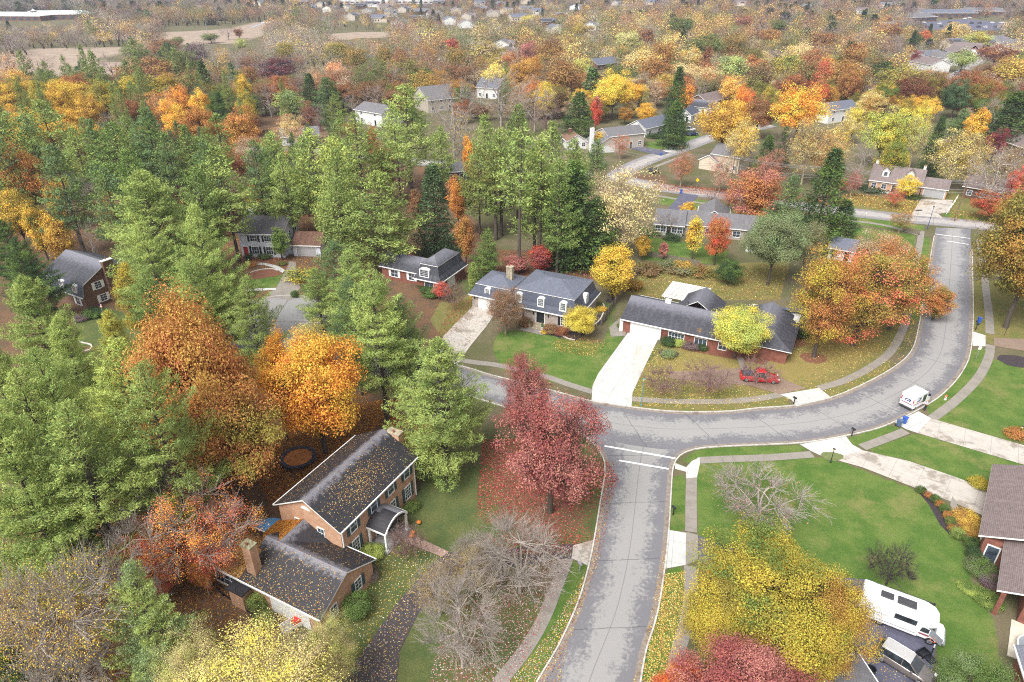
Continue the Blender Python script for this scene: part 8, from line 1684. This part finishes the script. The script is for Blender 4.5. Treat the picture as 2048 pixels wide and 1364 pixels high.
leaves([(703, 1336), (801, 1200), (885, 1110), (1143, 1092), (1143, 1117), (900, 1150), (830, 1230), (800, 1302), (787, 1400), (680, 1400)], 1800, YL + PK, .12, z=.06, label='pale leaves lying on the dark driveway')
leaves([(1325, 1150), (1371, 1140), (1372, 1230), (1330, 1380), (1276, 1380), (1310, 1240)], 3200, YL, .13, label='yellow leaves on the verge right of the side street'); leaves([(1352, 1300), (1381, 1200), (1384, 1140), (1371, 1260), (1340, 1380)], 700, YL + OR, .13, z=.05, label='leaves on the pavement beside the yellow maple')
leaves([(1640, 1190), (1760, 1240), (1800, 1300), (1860, 1380), (1700, 1400), (1650, 1340)], 700, YL, .12, z=.06, label='pale leaves on the asphalt drive around the SUV')
leaves([(1080, 1364), (1180, 1120), (1212, 930), (1230, 920), (1222, 1010), (1200, 1120), (1150, 1250), (1110, 1400)], 2200, RD + YL + BR, .12, z=.04, label='leaves gathered along the left gutter of the side street')
leaves([(1310, 1364), (1335, 1250), (1334, 1100), (1326, 1100), (1312, 1230), (1288, 1310), (1266, 1400), (1250, 1400), (1290, 1300), (1320, 1120)], 900, YL + BR, .11, z=.04, label='leaves gathered along the right gutter of the side street')
leaves([(1100, 690), (1135, 665), (1215, 680), (1195, 715), (1120, 705)], 1400, YL + BR, .15, label='yellow leaves below the round yellow tree of the mansard house'); leaves([(850, 720), (888, 640), (900, 600), (955, 600), (945, 630), (880, 690)], 1600, BR + RD, .15, label='reddish leaves on the lawn left of the pale driveway'); leaves([(890, 670), (955, 604), (998, 611), (960, 660), (905, 742), (870, 735)], 500, BR, .15, z=.07, label='brown leaves on the pale driveway of the mansard house')
leaves([(1300, 378), (1480, 396), (1690, 412), (1690, 404), (1480, 382), (1310, 366)], 5000, RD + OR, .3, label='reddish leaves along the far side of the top road'); leaves([(1660, 405), (1700, 385), (1870, 405), (1826, 428)], 3000, YL + OR, .28, label='yellow leaves on the lawn of the cape house')
leaves([(20, 430), (660, 420), (700, 560), (640, 560), (460, 520), (300, 450), (40, 520)], 9000, OR + BR, .3, label='brown leaves on the floor of the pine wood'); leaves([(1270, 545), (1580, 525), (1560, 600), (1440, 600), (1255, 600)], 5000, YL + BR, .2, label='yellow-brown leaves in the yard behind the ranch house'); leaves([(990, 545), (1190, 560), (1185, 520), (1000, 500)], 3000, RD + BR, .22, label='red-brown leaves below the pines behind the mansard house')
leaves([(1900, 440), (2060, 455), (2060, 430), (1900, 420)], 1200, YL + OR, .28, label='leaves on the verge at the upper right')
# leaves lying on the roofs of the brick house
def roofpts(n, x0, x1, y0, y1, z0, z1, dens=None):
    """n points on a slope rising from (y0,z0) to (y1,z1) in the house frame"""
    X = rng.uniform(x0, x1, n * 3); U = rng.uniform(0, 1, n * 3)
    if dens is not None: k = rng.uniform(size=n * 3) < dens((X - x0) / (x1 - x0), U); X, U = X[k][:n], U[k][:n]
    Y = y0 + (y1 - y0) * U; Z = z0 + (z1 - z0) * U + .03
    sl = np.array([0, -(z1 - z0), (y1 - y0)]) / math.hypot(z1 - z0, y1 - y0); sl = sl * np.sign(sl[2])
    W_ = np.stack([o_h1.x + ex_h1.x * X + ey_h1.x * Y, o_h1.y + ex_h1.y * X + ey_h1.y * Y, Z], 1); nn = np.array([ex_h1.x * sl[0] + ey_h1.x * sl[1], ex_h1.y * sl[0] + ey_h1.y * sl[1], sl[2]])
    return W_, nn[None] + rng.normal(size=W_.shape) * .12
GO_ = [(220, 162, 90), (206, 176, 120), (190, 126, 66), (230, 200, 150)]
leaves(None, 0, GO_, .10, pts=roofpts(1100, -.3, LX + .3, -.35, LY / 2, 5.5, 7.95, lambda a, b: .10 + 1.2 * np.exp(-((a - .45) / .28) ** 2 - ((b - .5) / .3) ** 2)), label='golden leaves on the front slope of the big brick house roof')
leaves(None, 0, GO_ + BR, .10, pts=roofpts(1000, -.3, LX + .3, LY + .35, LY / 2, 5.5, 7.95, lambda a, b: .9 - .8 * b), label='brown leaves on the rear slope of the big brick house roof')
def roofpts_y(n, x0, z0, x1, z1, y0, y1, dens=None):
    Y = rng.uniform(y0, y1, n * 3); U = rng.uniform(0, 1, n * 3)
    if dens is not None: k = rng.uniform(size=n * 3) < dens((Y - y0) / (y1 - y0), U); Y, U = Y[k][:n], U[k][:n]
    X = x0 + (x1 - x0) * U; Z = z0 + (z1 - z0) * U + .03; sl = np.array([-(z1 - z0), 0, (x1 - x0)]); sl = sl / np.linalg.norm(sl) * np.sign(sl[2])
    W_ = np.stack([o_h1.x + ex_h1.x * X + ey_h1.x * Y, o_h1.y + ex_h1.y * X + ey_h1.y * Y, Z], 1); nn = np.array([ex_h1.x * sl[0], ex_h1.y * sl[0], sl[2]])
    return W_, nn[None] + rng.normal(size=W_.shape) * .12
wx, wy = H1M[3], H1M[4]
leaves(None, 0, GO_, .10, pts=roofpts_y(800, wx - .3, 2.75, wx + W1 / 2, 4.9, wy, wy + 9.6, lambda a, b: .75 - .55 * b), label='golden leaves on the near slope of the garage wing roof'); leaves(None, 0, GO_ + BR, .10, pts=roofpts_y(450, wx + W1 + .3, 2.75, wx + W1 / 2, 4.9, wy, wy + 6, lambda a, b: .8 - .5 * b), label='golden leaves on the far slope of the garage wing roof')
leaves(None, 0, OR + GO_, .11, pts=roofpts_y(2000, wx - .25, 2.74, wx + 2.6, 4.25, wy + 9.4, wy + 14.3), label='orange leaves thick on the low rear roof of the wing'); leaves(None, 0, OR + GO_, .14, pts=roofpts_y(1500, wx + 5.4, 2.74, wx + 2.6, 4.25, wy + 9.4, wy + 14.3), label='orange leaves on the back of the low rear roof'); leaves(None, 0, OR, .14, pts=roofpts(1800, wx + 3.9, 0, wy + 12.3, wy + 8.25, 2.8, 4.86), label='orange leaves on the link roof between wing and main house')

# ------------------------------------------------------------------ hazy air
t = NT('haze'); vp = t.n('ShaderNodeVolumePrincipled'); vp.inputs['Density'].default_value = .00014; vp.inputs['Color'].default_value = (.74, .79, 1, 1); vp.inputs['Anisotropy'].default_value = .2
t.l(vp.outputs[0], t.t.nodes['Material Output'].inputs['Volume']); t.t.nodes.remove(t.b)
m = MB(); m.box(-2700, 2700, -800, 3300, -1, 58, t.m); hz = m.build('haze'); tag(hz, kind='stuff'); hz['label'] = 'thin pale autumn haze over the whole suburb'; hz['category'] = 'haze'
for q in TREES:
    for k in ('_c', '_w'):
        if k in q[3]: del q[3][k]
